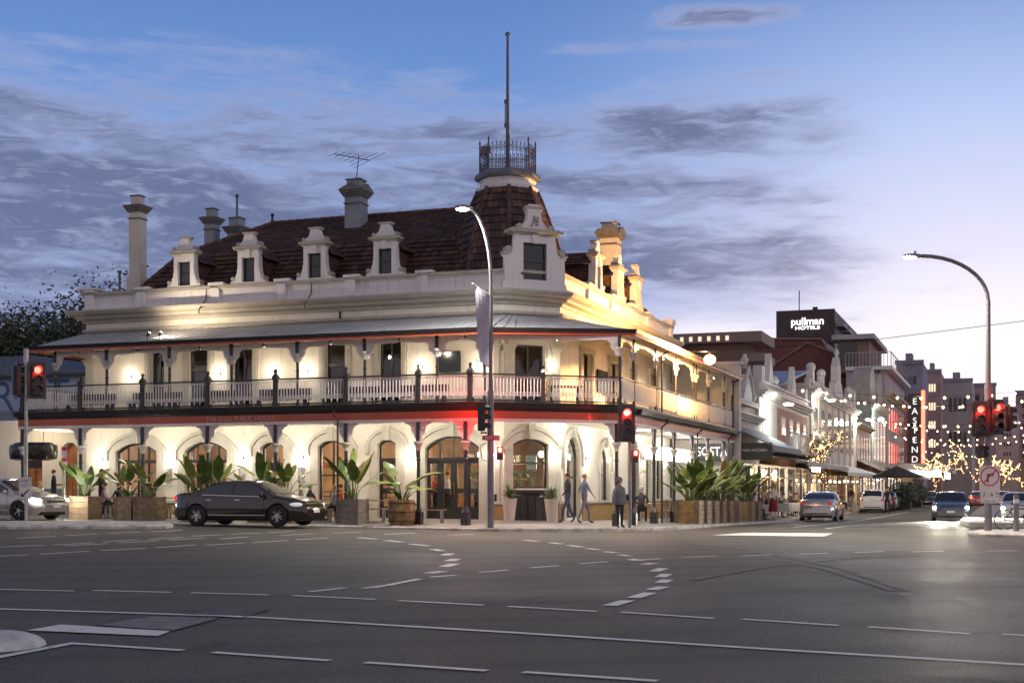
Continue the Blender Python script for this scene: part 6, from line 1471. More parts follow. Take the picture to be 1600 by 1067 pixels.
b.bar((-.19,-.154,z0_+.08-.19),(.19,-.154,z0_+.08+.19),.04,.003,up=(0,1,0)); b.build('prohibition_ring', M_signred, sg, recalc=False)
b = MB(); c = z0_+.06; b.box(-.09,-.152,c-.17,-.04,-.149,c+.05); b.box(-.09,-.1525,c+.05,.06,-.149,c+.10); b.prism([(.06,c+.02),(.15,c+.075),(.06,c+.13)], lambda a, d, z: (a,-.149-d,z), 0, .004); b.build('turn_arrow', M_signblk, sg)
z1_ = zl(771, Y, t)+.02; s2 = flat_sign(t, .62, .36, zl(777, Y, t), 'time_plate', None, -.15, 0)
text('7 - 9', .20, M_signblk, TM(-.07,-.163,zl(774,Y,t)), s2, 'lettering', .002, sx=.9); text('00', .09, M_signblk, TM(.22,-.163,zl(773,Y,t)+.05), s2, 'lettering', .002); text('AM', .06, M_signblk, TM(.22,-.163,zl(773,Y,t)-.05), s2, 'lettering', .002); text('MON - FRI', .075, M_signblk, TM(0,-.163,zl(777,Y,t)-.12), s2, 'lettering', .002)
# bollard and bicycle on the right island
X, Y = unp(1588, 836); t = empty('bollard', (X, Y, gz(X, Y)+.1), 0, 'short grey bollard in front of the bicycle', 'bollard'); b = MB(); b.tube([(0,0,-.1),(0,0,1.15)], .085, 12); b.sphere((0,0,1.15), .085, 12, 6); b.build('post', M_pole, t); b = MB(); b.lathe([(.088,.92),(.088,1.05)], 12, capb=False, capt=False); b.build('reflector_band', M_white, t)
X, Y = unp(1592, 833.5); t = empty('bicycle', (X, Y, gz(X, Y)+.12), R(8), 'black bicycle with drop handlebars leaning behind the short bollard', 'bicycle')
def wheel(cx_): 
    b = MB(); b.tube([(cx_+.34*math.cos(2*math.pi*k/28),0,.34+.34*math.sin(2*math.pi*k/28)) for k in range(29)], .014, 6, cap=False); o = b.build('wheel', M_tyre, t); b = MB()
    for k in range(12): b.bar((cx_,0,.34),(cx_+.33*math.cos(math.pi*k/6),0,.34+.33*math.sin(math.pi*k/6)),.003)
    b.build('spokes', M_steel, o)
wheel(-.52); wheel(.5)
b = MB(); bbk = (0,0,.28); st_ = (-.16,0,.82); hd_ = (.34,0,.86)
for p, q in ((bbk,st_),(bbk,(.36,0,.74)),(st_,(.35,0,.8)),(bbk,(-.52,0,.34)),((-.15,0,.78),(-.52,0,.34)),(hd_,(.5,0,.34)),(hd_,(.33,0,.95))): b.tube([p, q], .016, 8)
b.build('frame', M_blk, t); b = MB(); b.sphere((-.17,0,.87), 1, 10, 5, (.14,.06,.03)); b.build('saddle', M_blk, t); b = MB(); b.tube([(.36,-.2,.96),(.33,-.2,.98),(.33,.2,.98),(.36,.2,.96)], .014, 6); b.tube([(.33,-.2,.98),(.45,-.2,.96),(.46,-.2,.86),(.38,-.2,.83)], .013, 6); b.build('handlebar', M_blk, t)
# amber lamp hung on a span wire over the side street kerb
vL = v_at(1109, 5.9); X, Y = W(5.9, vL); za = z_at(561, Y); t = empty('street_lamp', (X, Y, 0), TH, 'amber street lamp hanging on a span wire above the side street balcony', 'street lamp')
b = MB(); b.tube([(-4.3,0,za+.75),(-2,0,za+.42),(0,0,za+.28),(6,0,za+.5),(18,0,za+1.6)], .012, 5); b.build('span_wire', M_blk, t)
b = MB(); b.tube([(0,0,za+.29),(0,0,za+.12)], .03, 8); b.lathe([(.15,.06),(.12,.12),(.05,.16)], 14, (0,0,za)); o = b.build('luminaire', M_steel, t); b = MB(); b.sphere((0,0,za-.02), 1, 14, 8, (.24,.24,.2)); b.build('lamp_lens', em('amber_lamp', (1,.50,.14), 9), o)
light('lamp_light', o, (0,0,za-.34), 120, (1,.55,.20), .12); light('lamp_uplight', o, (-.1,0,za+.3), 4600, (1,.52,.17), .12, R(176), (-4.3,0,za+.9), .35)
# ================================================================= left: neighbour and trees
M_mural = pm('mural_wall', (.34,.40,.52), .8, var=.12, vs=1.); M_blueroof = pm('blue_grey_roof', (.10,.13,.18), .6, var=.15)
nb = empty('mural_building', (AX, AY, 0), TH, 'blue-grey gabled building with big painted letters left of the pub', 'building')
X0n, vN = -18.6, 9.0
zz = lambda px, py, v: z_at(py, W(u_at(px, v), v)[1])
ue = u_at(140, vN); uw = -38; zw = zz(60, 587, vN); zpk = zz(62, 556, vN)
b = MB(); b.quad((uw,vN,-.3),(ue,vN,-.3),(ue,vN,zw),(uw,vN,zw)); b.quad((ue,vN,-.3),(ue,vN+12,-.3),(ue,vN+12,zw),(ue,vN,zw)); b.build('wall', M_mural, nb, recalc=False)
uk = u_at(60, vN); b = MB(); b.prism([(ue+.2,zw),(uk,zpk),(uk-9,zpk),(uw,zw)], lambda a, d, z: (a, vN-.25+d, z), 0, 12); b.build('roof', M_blueroof, nb)
b = MB(); b.box(uw,vN-.38,zw-.12,ue+.25,vN-.252,zw+.02); b.build('gutter', M_blk, nb)
FN = Face((uw, vN), (ue, vN))
for ch_, px in (('T', 92), ('A', 52), ('R', 6)):
    text(ch_, 1.95, pm('mural_letters', (.05,.12,.24), .7), FN.M(u_at(px, vN)-uw, .012, zz(px, 618 if ch_ != 'R' else 622, vN)), nb, 'painted_letter', .004)
# porch roof and ground floor of that side, with timber doors
pu0, pu1 = -40, -19.2; b = MB(); za, zb_ = zz(30, 641, 8.8), zz(30, 665, 5.2); b.prism([(5.2,zb_),(8.98,za),(8.98,za-.15),(5.2,zb_-.15)], lambda a, d, z: (d, a, z), pu0, u_at(62, 5.2)); b.build('porch_roof', pm('porch_roofing', (.26,.28,.32), .5, var=.2), nb)
for px in (17, -40): x = u_at(px, 5.3); b = MB(); b.box(x-.1,5.25,pz(x,4),x+.1,5.45,zb_-.12); b.build('porch_post', M_white, nb)
# pub's ground floor continues to the left
wing = MB(); wl = Face((-24.5, 4.6), (-18.1, 4.6)); W0_ = u_at(118,4.6); ops = [((u_at(97,4.6)+24.5), (u_at(121,4.6)+24.5), .45, 3.2, 3.45), ((u_at(36,4.6)+24.5), (u_at(66,4.6)+24.5), .45, 3.3, 3.3)]
wall(wl, 0, 6.4, -.3, 4.4, ops, 'wing_wall')
x0, x1 = ops[0][0], ops[0][1]; b = MB(); fn = lambda a, d, z: wl(a, -.3+d, z); b.prism([(x0,.4),(x1,.4),(x1,3.45),(x0,3.45)], fn, 0, .05)
for k in range(2): b.prism([(lerp(x0,x1,k/2)+.06,.6),(lerp(x0,x1,(k+1)/2)-.06,.6),(lerp(x0,x1,(k+1)/2)-.06,2.3),(lerp(x0,x1,k/2)+.06,2.3)], fn, .05, .08)
b.build('timber_door', pm('orange_timber', (.36,.13,.035), .45, var=.35, vs=3.), pub)
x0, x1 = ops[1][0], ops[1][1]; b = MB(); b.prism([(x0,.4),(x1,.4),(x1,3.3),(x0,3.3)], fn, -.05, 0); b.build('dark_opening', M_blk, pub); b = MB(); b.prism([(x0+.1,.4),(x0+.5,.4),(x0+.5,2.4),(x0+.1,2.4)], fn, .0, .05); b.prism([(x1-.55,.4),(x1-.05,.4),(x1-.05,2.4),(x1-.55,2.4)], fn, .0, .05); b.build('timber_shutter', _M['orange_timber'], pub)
b = MB(); b.prism([(ops[1][1]+.02,.4),(ops[0][0]-.02,.4),(ops[0][0]-.02,1.55),(ops[1][1]+.02,1.55)], lambda a, d, z: wl(a, d, z), 0, .03); b.build('painted_dado', pm('blue_dado', (.12,.16,.2), .6), pub)
b = MB(); b.quad((-24.5,4.6,4.4),(-18.1,4.6,4.4),(-18.1,9,4.6),(-24.5,9,4.6)); b.build('wing_roof', M_roofmetal, pub, recalc=False)
b = MB(); b.tube([(-20.84,10,-.2),(-20.84,10,11.3)], .06, 8); b.lathe([(.06,11.3),(.1,11.32),(.1,11.42)], 8, (-20.84,10,0)); b.build('vent_pipe', pm('flue', (.1,.1,.12), .5), pub)
light('ceiling_glow', pub, (-20.5, 3.2, 3.9), 60, (1,.8,.5), .1)
u = u_at(55, 3.0); b = MB()
# big pendant shade hanging at the left end
t = empty('pendant_shade', W(u_at(52, 2.6), 2.6)+(0,), TH, 'long dark glossy pendant shade hanging above the left tables', 'pendant lamp'); zc = zz(52, 703, 2.6); n = 18
b = MB(); b.lathe([(.55,-.42),(.78,-.36),(.82,-.1),(.80,.18),(.6,.3)], 20, (0,0,zc)); [None]
b.v = [(x_*1.35, y_*.7, z_) for x_, y_, z_ in b.v]; b.build('shade', pm('dark_foil', (.06,.055,.045), .18, metal=.8, var=.5, vs=6., bump=.6, bs=5), t, smooth=True); b = MB(); b.tube([(.5,0,zc+.3),(.5,0,zc+1.4)], .012, 5); b.build('cord', M_blk, t)
# trees
M_bark = pm('bark', (.09,.065,.045), .9, var=.4, vs=6., bump=.5, bs=15); M_bark2 = pm('pale_bark', (.20,.12,.09), .85, var=.4, vs=4.)
M_fol = leafm('dark_foliage', (.035,.055,.03), (.06,.08,.04)); M_fol2 = leafm('olive_foliage', (.07,.09,.04), (.10,.11,.05))
def tree(loc, h, r, lab, seed, n=5200, leafs=.16, trunk_r=.25, mats=None, sparse=0., crown_z=.35, bark=None, flat=.7, name='tree', group=None):
    rg = random.Random(seed); t = empty(name, loc, 0, lab, 'tree', group); tr = MB(); tips = []
    def grow(p, d, L, rad, lv):
        q = p+d*L; mid = p+d*L*.5+Vector((rg.uniform(-1,1),rg.uniform(-1,1),0))*L*.06; tr.tube([p, mid, q], [rad, rad*.8, rad*.62], 7 if lv < 2 else 5, cap=False); tips.append((q, lv))
        if lv >= 4: return
        for k in range(3 if lv < 3 else 2):
            a = rg.uniform(0,6.28); o = d.orthogonal().normalized(); o = Matrix.Rotation(a, 3, d) @ o; nd = (d*rg.uniform(.6,1.)+o*rg.uniform(.45,.9)+Vector((0,0,.15))).normalized(); grow(q, nd, L*rg.uniform(.58,.80), rad*.58, lv+1)
    grow(Vector((0,0,0)), Vector((rg.uniform(-.08,.08),rg.uniform(-.08,.08),1)).normalized(), h*crown_z, trunk_r, 0)
    tr.build('trunk', bark or M_bark, t, smooth=True); lf = MB(); cl_ = [q for q, lv in tips if lv >= 2]
    for i in range(n):
        c = rg.choice(cl_); s1 = r*.20; p = c+Vector((rg.gauss(0,s1),rg.gauss(0,s1),rg.gauss(0,s1*flat))); d = Vector((rg.uniform(-1,1),rg.uniform(-1,1),rg.uniform(-.7,.7))).normalized(); e = d.orthogonal().normalized(); e = Matrix.Rotation(rg.uniform(0,6.28), 3, d) @ e; L = leafs*rg.uniform(.6,1.4)
        lf.mi(rg.randrange(2)); lf.quad(tuple(p-d*L), tuple(p+e*L*.42), tuple(p+d*L), tuple(p-e*L*.42))
    lf.build('crown', mats or [M_fol, M_fol2], t, recalc=False); return t
x, y = W(-24.5, 22); tree((x-1,y,0), 10.8, 5.2, 'dark leafy tree directly behind the left end of the pub', 11, 30000, .13, .35)
x, y = W(-31, 18); tree((x,y,0), 11.4, 6.0, 'big dark tree at the left edge with a pale twisting limb', 23, 30000, .13, .45, bark=M_bark2)
x, y = W(-27, 26); tree((x,y,0), 14.2, 1.6, 'sparse open tree whose twigs show against the sky on the left', 41, 5000, .10, .3)
x, y = W(-36, 30); tree((x,y,0), 12.2, 8.0, 'dense rounded tree far left behind the mural building', 57, 26000, .18, .5)
b = MB(); x, y = W(-44, 60); b.box(-16,-6,0,18,6,12); o = b.build('wall', pm('dark_wall', (.04,.055,.075), .8, var=.2), None); hh = empty('distant_building', (x,y,0), TH, 'dark blue pitched building behind the trees on the left', 'building'); o.parent = hh; r = MB(); r.prism([(-16.5,12),(1,15.5),(18.5,12)], lambda a, d, z: (a,d,z), -6.5, 6.5); r.build('roof', M_blueroof, hh)
# ================================================================= side street buildings
UR = 4.0
def vr_(px): return v_at(px, UR)
def zr2(px, py, u=UR): v = v_at(px, u); return z_at(py, W(u, v)[1])
def bld(name, label, cat='building'): return empty(name, (AX, AY, 0), TH, label, cat, 'terrace buildings along the side street')
RF = Face((UR, 0), (UR, 300))      # s == v
def rface(u): return Face((u, 0), (u, 300))
M_tw = pm('white_stucco', (.62,.58,.53), .75, var=.12, vs=1.5); M_pinkb = pm('pink_brick', (.36,.20,.16), .8, var=.2, vs=3.); M_tan = pm('tan_stone', (.46,.38,.28), .8, var=.2, vs=2.); M_grn = pm('pale_green_render', (.36,.42,.38), .75, var=.15, vs=2.); M_brn = pm('brown_awning', (.22,.12,.05), .6, var=.2); M_gst = pm('grey_stone', (.40,.36,.32), .8, var=.2, vs=1.5); M_mar = brickm('maroon_brick', (.24,.085,.065), (.19,.07,.055), (.14,.07,.055), .5, .16, axis='sz'); M_sky_ = pm('skillion_iron', (.28,.30,.42), .5, var=.1)
M_lit = em('shop_glow', (1,.66,.34), 1.6); M_litw = em('shop_glow_white', (1,.90,.78), 2.4); M_wing = pm('upper_window', (.04,.045,.05), .1)
def facade(p, v0, v1, z0, z1, m_, u=UR, back=8, name='wall'):
    b = MB(); b.box(u-back, v0, z0, u, v1, z1); return b.build(name, m_, p)
def wins(p, v0, v1, n, z0, z1, u=UR, frac=.5, m_=None, arched=True, frame=None):
    for i in range(n):
        c = lerp(v0, v1, (i+.5)/n); w = (v1-v0)/n*frac/2; f = MB(); A = arc(c-w, c+w, z1-.15, z1+.1) if arched else [(c-w, z1), (c+w, z1)]
        P = [(c-w-.12, z0-.1)]+[(c+(a-c)*(1+.12/w), z+.12) for a, z in A]+[(c+w+.12, z0-.1)]; f.prism(P, lambda a, d, z: (u+d, a, z), .0, .07); o = f.build('window', frame or M_trim, p)
        g_ = MB(); g_.prism([(c-w, z0)]+A+[(c+w, z0)], lambda a, d, z: (u+d, a, z), .068, .075); g_.build('pane', m_ or M_wing, o); s1 = MB(); s1.prism([(c-w, (z0+z1)/2-.03),(c+w,(z0+z1)/2-.03),(c+w,(z0+z1)/2+.03),(c-w,(z0+z1)/2+.03)], lambda a, d, z: (u+d,a,z), .074, .09); s1.build('sash_bar', M_trim, o)
def band(p, v0, v1, z, h, out, m_, u=UR, name='cornice'):
    b = MB()
    for k in range(3): b.box(u-.1, v0-.02*k, z+h*k/3, u+out*(k+1)/3, v1+.02*k, z+h*(k+1)/3-.002)
    return b.build(name, m_, p)
def awning(p, v0, v1, z1, z0, u0=UR, u1=6.6, m_=None, val=.25, name='awning'):
    b = MB(); b.prism([(u0,z1),(u1,z0),(u1,z0-.06),(u0,z1-.06)], lambda a, d, z: (a, d, z), v0, v1); b.box(u1-.03, v0, z0-val, u1+.03, v1, z0); return b.build(name, m_ or M_roofmetal, p)
def shop(p, v0, v1, z0, z1, n, u=UR, cols=(None,), door=1):
    rg = random.Random(int(v0*10)); w = (v1-v0)/n
    b = MB(); b.box(u-5, v0, z0-.05, u-4.9, v1, z1); b.box(u-5, v0, z1, u+.02, v1, z1+.05); b.build('shop_interior', M_in, p)
    for i in range(n):
        a, c = v0+w*i+.12, v0+w*(i+1)-.12; f = MB()
        for q in (((a,z0),(a+.08,z0),(a+.08,z1),(a,z1)),((c-.08,z0),(c,z0),(c,z1),(c-.08,z1)),((a,z1-.1),(c,z1-.1),(c,z1),(a,z1)),((a,z0),(c,z0),(c,z0+(.45 if i != door else .1)),(a,z0+(.45 if i != door else .1))),((a,z1-.7),(c,z1-.7),(c,z1-.63),(a,z1-.63))): f.prism(q, lambda x_, d, z: (u+d,x_,z), -.04-.001*i, .06)
        o = f.build('shopfront', M_dk if rg.random() < .6 else M_trim, p); g_ = MB(); g_.quad((u,a,z0),(u,c,z0),(u,c,z1),(u,a,z1)); g_.build('glass', M_glass, o, recalc=False)
        s1 = MB(); s1.box(u-1.4,a+.1,z0,u-1.1,c-.1,z0+rg.uniform(.8,1.2)); s1.box(u-4.8,a,z0+1.5,u-4.6,c,z0+1.6); s1.box(u-4.85,a+.2,z0+.9,u-4.7,c-.3,z0+2.2); s1.build('counter', _M['oiled_timber'], p)
        l = MB(); l.sphere((u-1.2,(a+c)/2,z1-.5),.13,8,6); o = l.build('pendant_lamp', M_globe2, p)
        if i % 2 == 0: light('shop_light', o, (u-1.2,(a+c)/2,z1-.8), 200, (1,.70,.40) if rg.random() < .7 else (1,.9,.75), .2)
    pm_ = M_tan if rg.random() < .5 else M_tw
    for i in range(n+1): pb = MB(); pb.box(u-.1, v0+w*i-.12, z0-.3, u+.08, v0+w*i+.12, z1+.05); pb.build('pier', pm_, p)
def urn(b, c): b.lathe([(.12,0),(.16,.05),(.08,.12),(.2,.35),(.24,.5),(.12,.62),(.14,.68),(.04,.8)], 10, c)
v24 = 24.2
# 0: pub's white party wall end
ew = bld('party_wall', 'plain white end wall closing the balcony of the pub', 'wall'); b = MB(); b.box(1.4,24.05,-.2,4.75,24.5,7.6); b.box(1.3,24.0,7.6,4.85,24.55,7.75); b.build('wall', M_tw, ew)
# back part seen over the balcony: low white parapet with curved top
# 1: small dark-roofed shop with little pediment
p = bld('corner_shop', 'narrow shop with small triangular pediment and slate awning next to the pub')
va_, vb_ = 24.6, vr_(1186); z1 = zr2(1170, 655); facade(p, va_, vb_, -.3, z1, M_gst); band(p, va_, vb_, z1-.1, .3, .45, M_tw)
facade(p, va_, vb_, z1+.2, zr2(1170, 628), M_pinkb, UR-.2, 3, 'parapet'); zc = zr2(1172, 628); b = MB(); c = vr_(1172); b.prism([(c-1.3,zc),(c+1.3,zc),(c+1.1,zc+.5),(c,zc+1.5),(c-1.1,zc+.5)], lambda a, d, z: (UR-.5+d,a,z), 0, .4); b.prism([(c-1.5,zc+.4),(c,zc+1.75),(c+1.5,zc+.4),(c+1.5,zc+.55),(c,zc+1.95),(c-1.5,zc+.55)], lambda a, d, z: (UR-.5+d,a,z), .38, .5); urn(b, (UR-.3,c,zc+1.8)); b.build('pediment', M_tw, p)
for v in (va_+.3, vb_-.3): b = MB(); urn(b, (UR-.3,v,zc-.02)); b.build('urn', M_tw, p)
band(p, va_, vb_, zr2(1170,628)-.2, .25, .1, M_tw); awning(p, va_, vb_, z1-.5, z1-1.6, UR, 6.3, pm('slate_awning', (.16,.17,.20), .6))
shop(p, va_, vb_, .0, 2.9, 3)
sb_ = MB(); yz = rface(5.4); a0, a1 = v_at(1093, 4.0), v_at(1131, 4.0)
t = tag(MB().box(3.2,0,0,3.22,0.01,0.01).build('x', M_blk), 'x'); bpy.data.objects.remove(t)
# black projecting signs facing the road
X, Y = W(3.3, 23.4); sg_ = empty('shop_sign', (X, Y, 0), TH, 'black fascia sign reading SOSTA in white beside the pub balcony end', 'sign'); zs_ = z_at(706, Y); wS = 1.55
xs0 = (1112-CX)/FPX*Y; b = MB(); uu, vv = uv_of(xs0, Y); sg_.location = W(uu, vv)+(0,)
b.box(-.85,-.06,zs_-.42,1.0,.06,zs_+.42); b.build('sign_board', M_signblk, sg_); text('SOSTA', .62, em('sign_white_lit', (1,.95,.88), 1.3), TM(.02,-.062,zs_), sg_, 'lettering', .004, sx=.8)
X, Y = W(6.2, 25.0); s3 = empty('shop_sign', (0,0,0), TH+R(8), 'black sign with small white capitals right of the SOSTA sign', 'sign'); Y3 = Y; s3.location = ((1168-CX)/FPX*Y3, Y3, 0); zs3 = z_at(704, Y3); b = MB(); b.box(-1.2,-.05,zs3-.45,1.2,.05,zs3+.38); b.build('sign_board', M_signblk, s3); text('ARGENTINIAN KITCHEN', .17, M_signw, TM(.0,-.052,zs3+.02), s3, 'lettering', .003)
# 2: white two-storey with arched balcony recess and pink brick
p = bld('white_terrace', 'white two-storey terrace with balcony planters, brick panel and spiked parapet')
va_, vb_ = vr_(1186), vr_(1263); z1 = zr2(1225, 612); zc = zr2(1230, 632)
facade(p, va_, vb_, 3.6, z1, M_tw); facade(p, va_, vb_, -.3, 3.6, M_tw, UR-.3, 1.0, 'lower_wall') if 0 else None
band(p, va_, vb_, zc-.15, .4, .5, M_tw); 
m1 = vr_(1214); b = MB(); b.prism([(m1,3.9),(vb_-.6,3.9),(vb_-.6,zc-.4),(m1,zc-.4)], lambda a, d, z: (UR+d,a,z), 0, .03); b.build('brick_panel', M_pinkb, p)
wins(p, m1+.5, vb_-1, 4, 4.9, zc-1.0, frac=.42, arched=False, u=UR+.03)
b = MB(); P = [(va_+1.2,3.7),(m1-.6,3.7)]; c = (va_+1.2+m1-.6)/2; b.prism([(va_+1.2,3.7)]+arc(va_+1.2,m1-.6,zc-1.1,zc-.5)+[(m1-.6,3.7)], lambda a, d, z: (UR+d,a,z), 0, .02); b.build('arched_recess', pm('recess_paint', (.5,.5,.45), .7), p)
b = MB()
for px, k in ((1190,0),(1204,1),(1214,2),(1240,1),(1258,3)):
    v = vr_(px); zt = z1
    if k == 1: b.prism([(v-1.0,zt),(v+1.0,zt),(v+.5,zt+1.0),(v,zt+1.9),(v-.5,zt+1.0)], lambda a, d, z: (UR-.3+d,a,z), 0, .35)
    elif k == 2: urn(b, (UR-.1,v,zt))
    else: b.box(UR-.4,v-.5,zt,UR+.1,v+.5,zt+.9)
b.box(UR-.4,va_,zt-.02,UR+.12,vb_,zt+.1); b.build('parapet_ornament', M_tw, p)
bd_ = bld('x', 'x') if 0 else None
bz = 3.75; b = MB(); b.box(UR,va_+.5,bz-.15,5.6,vb_-.3,bz); b.build('balcony', M_tw, p); b = MB(); b.box(5.5,va_+.5,bz+.95,5.6,vb_-.3,bz+1.05)
n = 44
for i in range(n+1): v = lerp(va_+.5, vb_-.3, i/n); b.box(5.53,v-.05,bz,5.57,v+.05,bz+.95)
for i in range(6): v = lerp(va_+.5, vb_-.3, i/5); b.box(5.45,v-.14,bz,5.65,v+.14,bz+1.2)
b.build('balcony_railing', M_tw, p)
awning(p, va_-.2, vb_+.3, 3.6, 3.05, UR, 6.7, pm('grey_awning', (.30,.31,.34), .5)); shop(p, va_+.2, vb_-.2, 0, 2.9, 6)
b = MB(); b.box(6.5,va_+3,2.55,6.62,va_+6,2.8); so_ = b.build('strip_light', em('strip_white', (.9,.92,1), 6), p)
for v in (va_+1.5, va_+6, va_+11, va_+16): light('diner_fill', so_, (5.6, v, 2.6), 75, (1,.84,.62), .2)  # extra fill lights added to brighten the diners under the awning
for k, v in enumerate((va_+1.2,)): 
    l = MB(); l.sphere((UR+1.3,v+1,zc-.5),1,10,6,(.3,.5,.08)); o = l.build('facade_lamp', em('cool_lamp', (.95,1,.97), 18), p); light('facade_glow', o, (UR+1.3,v+1.2,zc-.75), 210, (.93,1,.9), .2)
# 3: second white terrace with tall pediment
p = bld('pediment_terrace', 'pale terrace with a tall central pediment and climbing fairy lights')
va_, vb_ = vr_(1264), vr_(1336); z1 = zr2(1290, 612); zc = zr2(1300, 632)
facade(p, va_, vb_, 3.4, z1, M_tw); band(p, va_, vb_, zc-.1, .5, .6, M_tw); wins(p, va_+1, vb_-1, 7, 4.7, zc-.9, frac=.55)
b = MB(); c = vr_(1307); b.prism([(c-3,z1),(c+3,z1),(c+2.2,z1+1.1),(c+1.4,z1+1.3),(c+1.2,z1+2.5),(c,z1+3.3),(c-1.2,z1+2.5),(c-1.4,z1+1.3),(c-2.2,z1+1.1)], lambda a, d, z: (UR-.3+d,a,z), 0, .5); urn(b, (UR,c,z1+3.2))
for px in (1268,1284,1326,1333): v = vr_(px); b.box(UR-.3,v-.45,z1,UR+.15,v+.45,z1+1.0); b.sphere((UR-.05,v,z1+1.2),.35,8,6)
b.box(UR-.3,va_,z1,UR+.05,vb_,z1+.35); b.build('parapet_ornament', M_tw, p)
for i in range(8): v = lerp(va_+.4, vb_-.4, i/7); b = MB(); b.box(UR,v-.22,3.5,UR+.14,v+.22,zc-.1); b.build('pilaster', M_trim, p)
awning(p, va_, vb_, 3.55, 2.75, UR, 6.7, pm('pale_awning', (.55,.55,.52), .6)); shop(p, va_+.2, vb_-.2, 0, 2.7, 9)
for v in (va_+2, vb_-1): l = MB(); l.sphere((UR+1.3,v,zc-.4),1,10,6,(.3,.5,.08)); o = l.build('facade_lamp', _M['cool_lamp'], p); light('facade_glow', o, (UR+1.3,v,zc-.7), 260, (1,.98,.85), .2)
# 4: brown low building with timber awning ; 5: pale green ; 6: tall stone ; 7: neon corner
p = bld('brown_shop', 'low reddish shop with a deep brown awning beyond the pediment terrace'); va_, vb_ = vr_(1337), vr_(1361); z1 = zr2(1348, 668); facade(p, va_, vb_, 3.2, z1, M_pinkb); band(p, va_, vb_, z1-.2, .4, .5, M_tan); wins(p, va_+1, vb_-1, 5, 4.0, z1-.9, frac=.5); awning(p, va_, vb_, 4.3, 3.0, UR, 6.9, M_brn, .4); shop(p, va_+.2, vb_-.2, -.05, 2.8, 5)
p = bld('green_terrace', 'pale green terrace with curved gables behind the brown awning'); va_, vb_ = vr_(1362), vr_(1384); z1 = zr2(1372, 640); facade(p, va_, vb_, 3.2, z1, M_grn); band(p, va_, vb_, z1-.2, .5, .6, M_tw); wins(p, va_+1, vb_-1, 4, 4.6, z1-1.2, frac=.6); b = MB()
for c in (lerp(va_,vb_,.2), lerp(va_,vb_,.7)): b.prism([(c-3.4,z1)]+arc(c-3.0,c+3.0,z1+2.6,z1+4.3)+[(c+3.4,z1)], lambda a, d, z: (UR-2+d,a,z), 0, 1.8)
b.build('gable', M_gst, p); awning(p, va_, vb_, 3.9, 2.8, UR, 6.9, M_brn, .4); shop(p, va_+.2, vb_-.2, -.05, 2.7, 4)
l = MB(); l.sphere((UR+.9,va_+.5,z1-1.4),1,10,6,(.3,.6,.2)); o = l.build('facade_lamp', _M['cool_lamp'], p); light('facade_glow', o, (UR+1.6,va_+1,z1-1.7), 420, (.8,1,.9), .2)
p = bld('stone_block', 'tall grey stone building with rows of narrow windows before the neon sign'); va_, vb_ = vr_(1385), vr_(1413); z1 = zr2(1398, 622); facade(p, va_, vb_, -.3, z1, M_gst, back=16); band(p, va_, vb_, z1-.9, .9, .9, M_tan); 
for zz_ in (4.6, 8.6): wins(p, va_+1.5, vb_-1.5, 7, zz_, zz_+2.5, frac=.45)
awning(p, va_, vb_, 4.2, 3.2, UR, 7.4, M_tw, .3); shop(p, va_+.2, vb_-.2, -.05, 2.9, 6, u=UR+.1)
p = bld('neon_corner_building', 'dark building with a vertical neon-edged blade sign and lit white canopy'); va_, vb_ = vr_(1413.5), vr_(1440); z1 = zr2(1425, 640); facade(p, va_, vb_, -.3, z1, pm('dark_cladding', (.07,.05,.055), .6, var=.3), back=20)
vS = vr_(1418); Xs, Ys = W(UR, vS); z0_, z1_ = z_at(738, Ys), z_at(613, Ys); wS = (1442-1424)/FPX*Ys
b = MB(); b.box(UR+.1,vS-.3,z0_,UR+.1+wS*1.1,vS+.3,z1_-.2); bs = b.build('blade_sign', pm('sign_grey', (.10,.085,.085), .5), p); b = MB(); b.box(UR+.1+wS*1.1,vS-.35,z0_-.4,UR+.1+wS*1.1+.45,vS+.1,z1_+.2); b.build('neon_tube', em('neon_red', (1,.06,.03), 7), bs)
FS = Face((UR+.1, vS-.3), (UR+.1+wS*1.1, vS-.3))
for i, c in enumerate('EASTEND'): text(c, 1.25, em('sign_letter_white', (1,.95,.92), .9), FS.M(wS*.55, .03, z_at(628+i*15, Ys)), bs, 'sign_letter', .01)
b = MB(); zc0, zc1 = z_at(768, Ys*.9), z_at(748, Ys*.9); b.box(UR,va_-12,4.0,9.4,vb_,4.9); cn = b.build('canopy', pm('canopy_white', (.7,.68,.64), .5), p); b = MB(); b.box(9.41,va_-6,3.0,9.5,va_+12,3.9); b.box(UR+1,va_-12.1,3.1,9.3,va_-12.0,3.95); b.build('canopy_light', em('canopy_glow', (1,.92,.84), 3.2), cn)
shop(p, va_+.3, vb_-.3, -.05, 3.2, 5, u=UR+.15); light('canopy_down_light', cn, (7, va_-6, 3.0), 500, (1,.9,.75), .3)
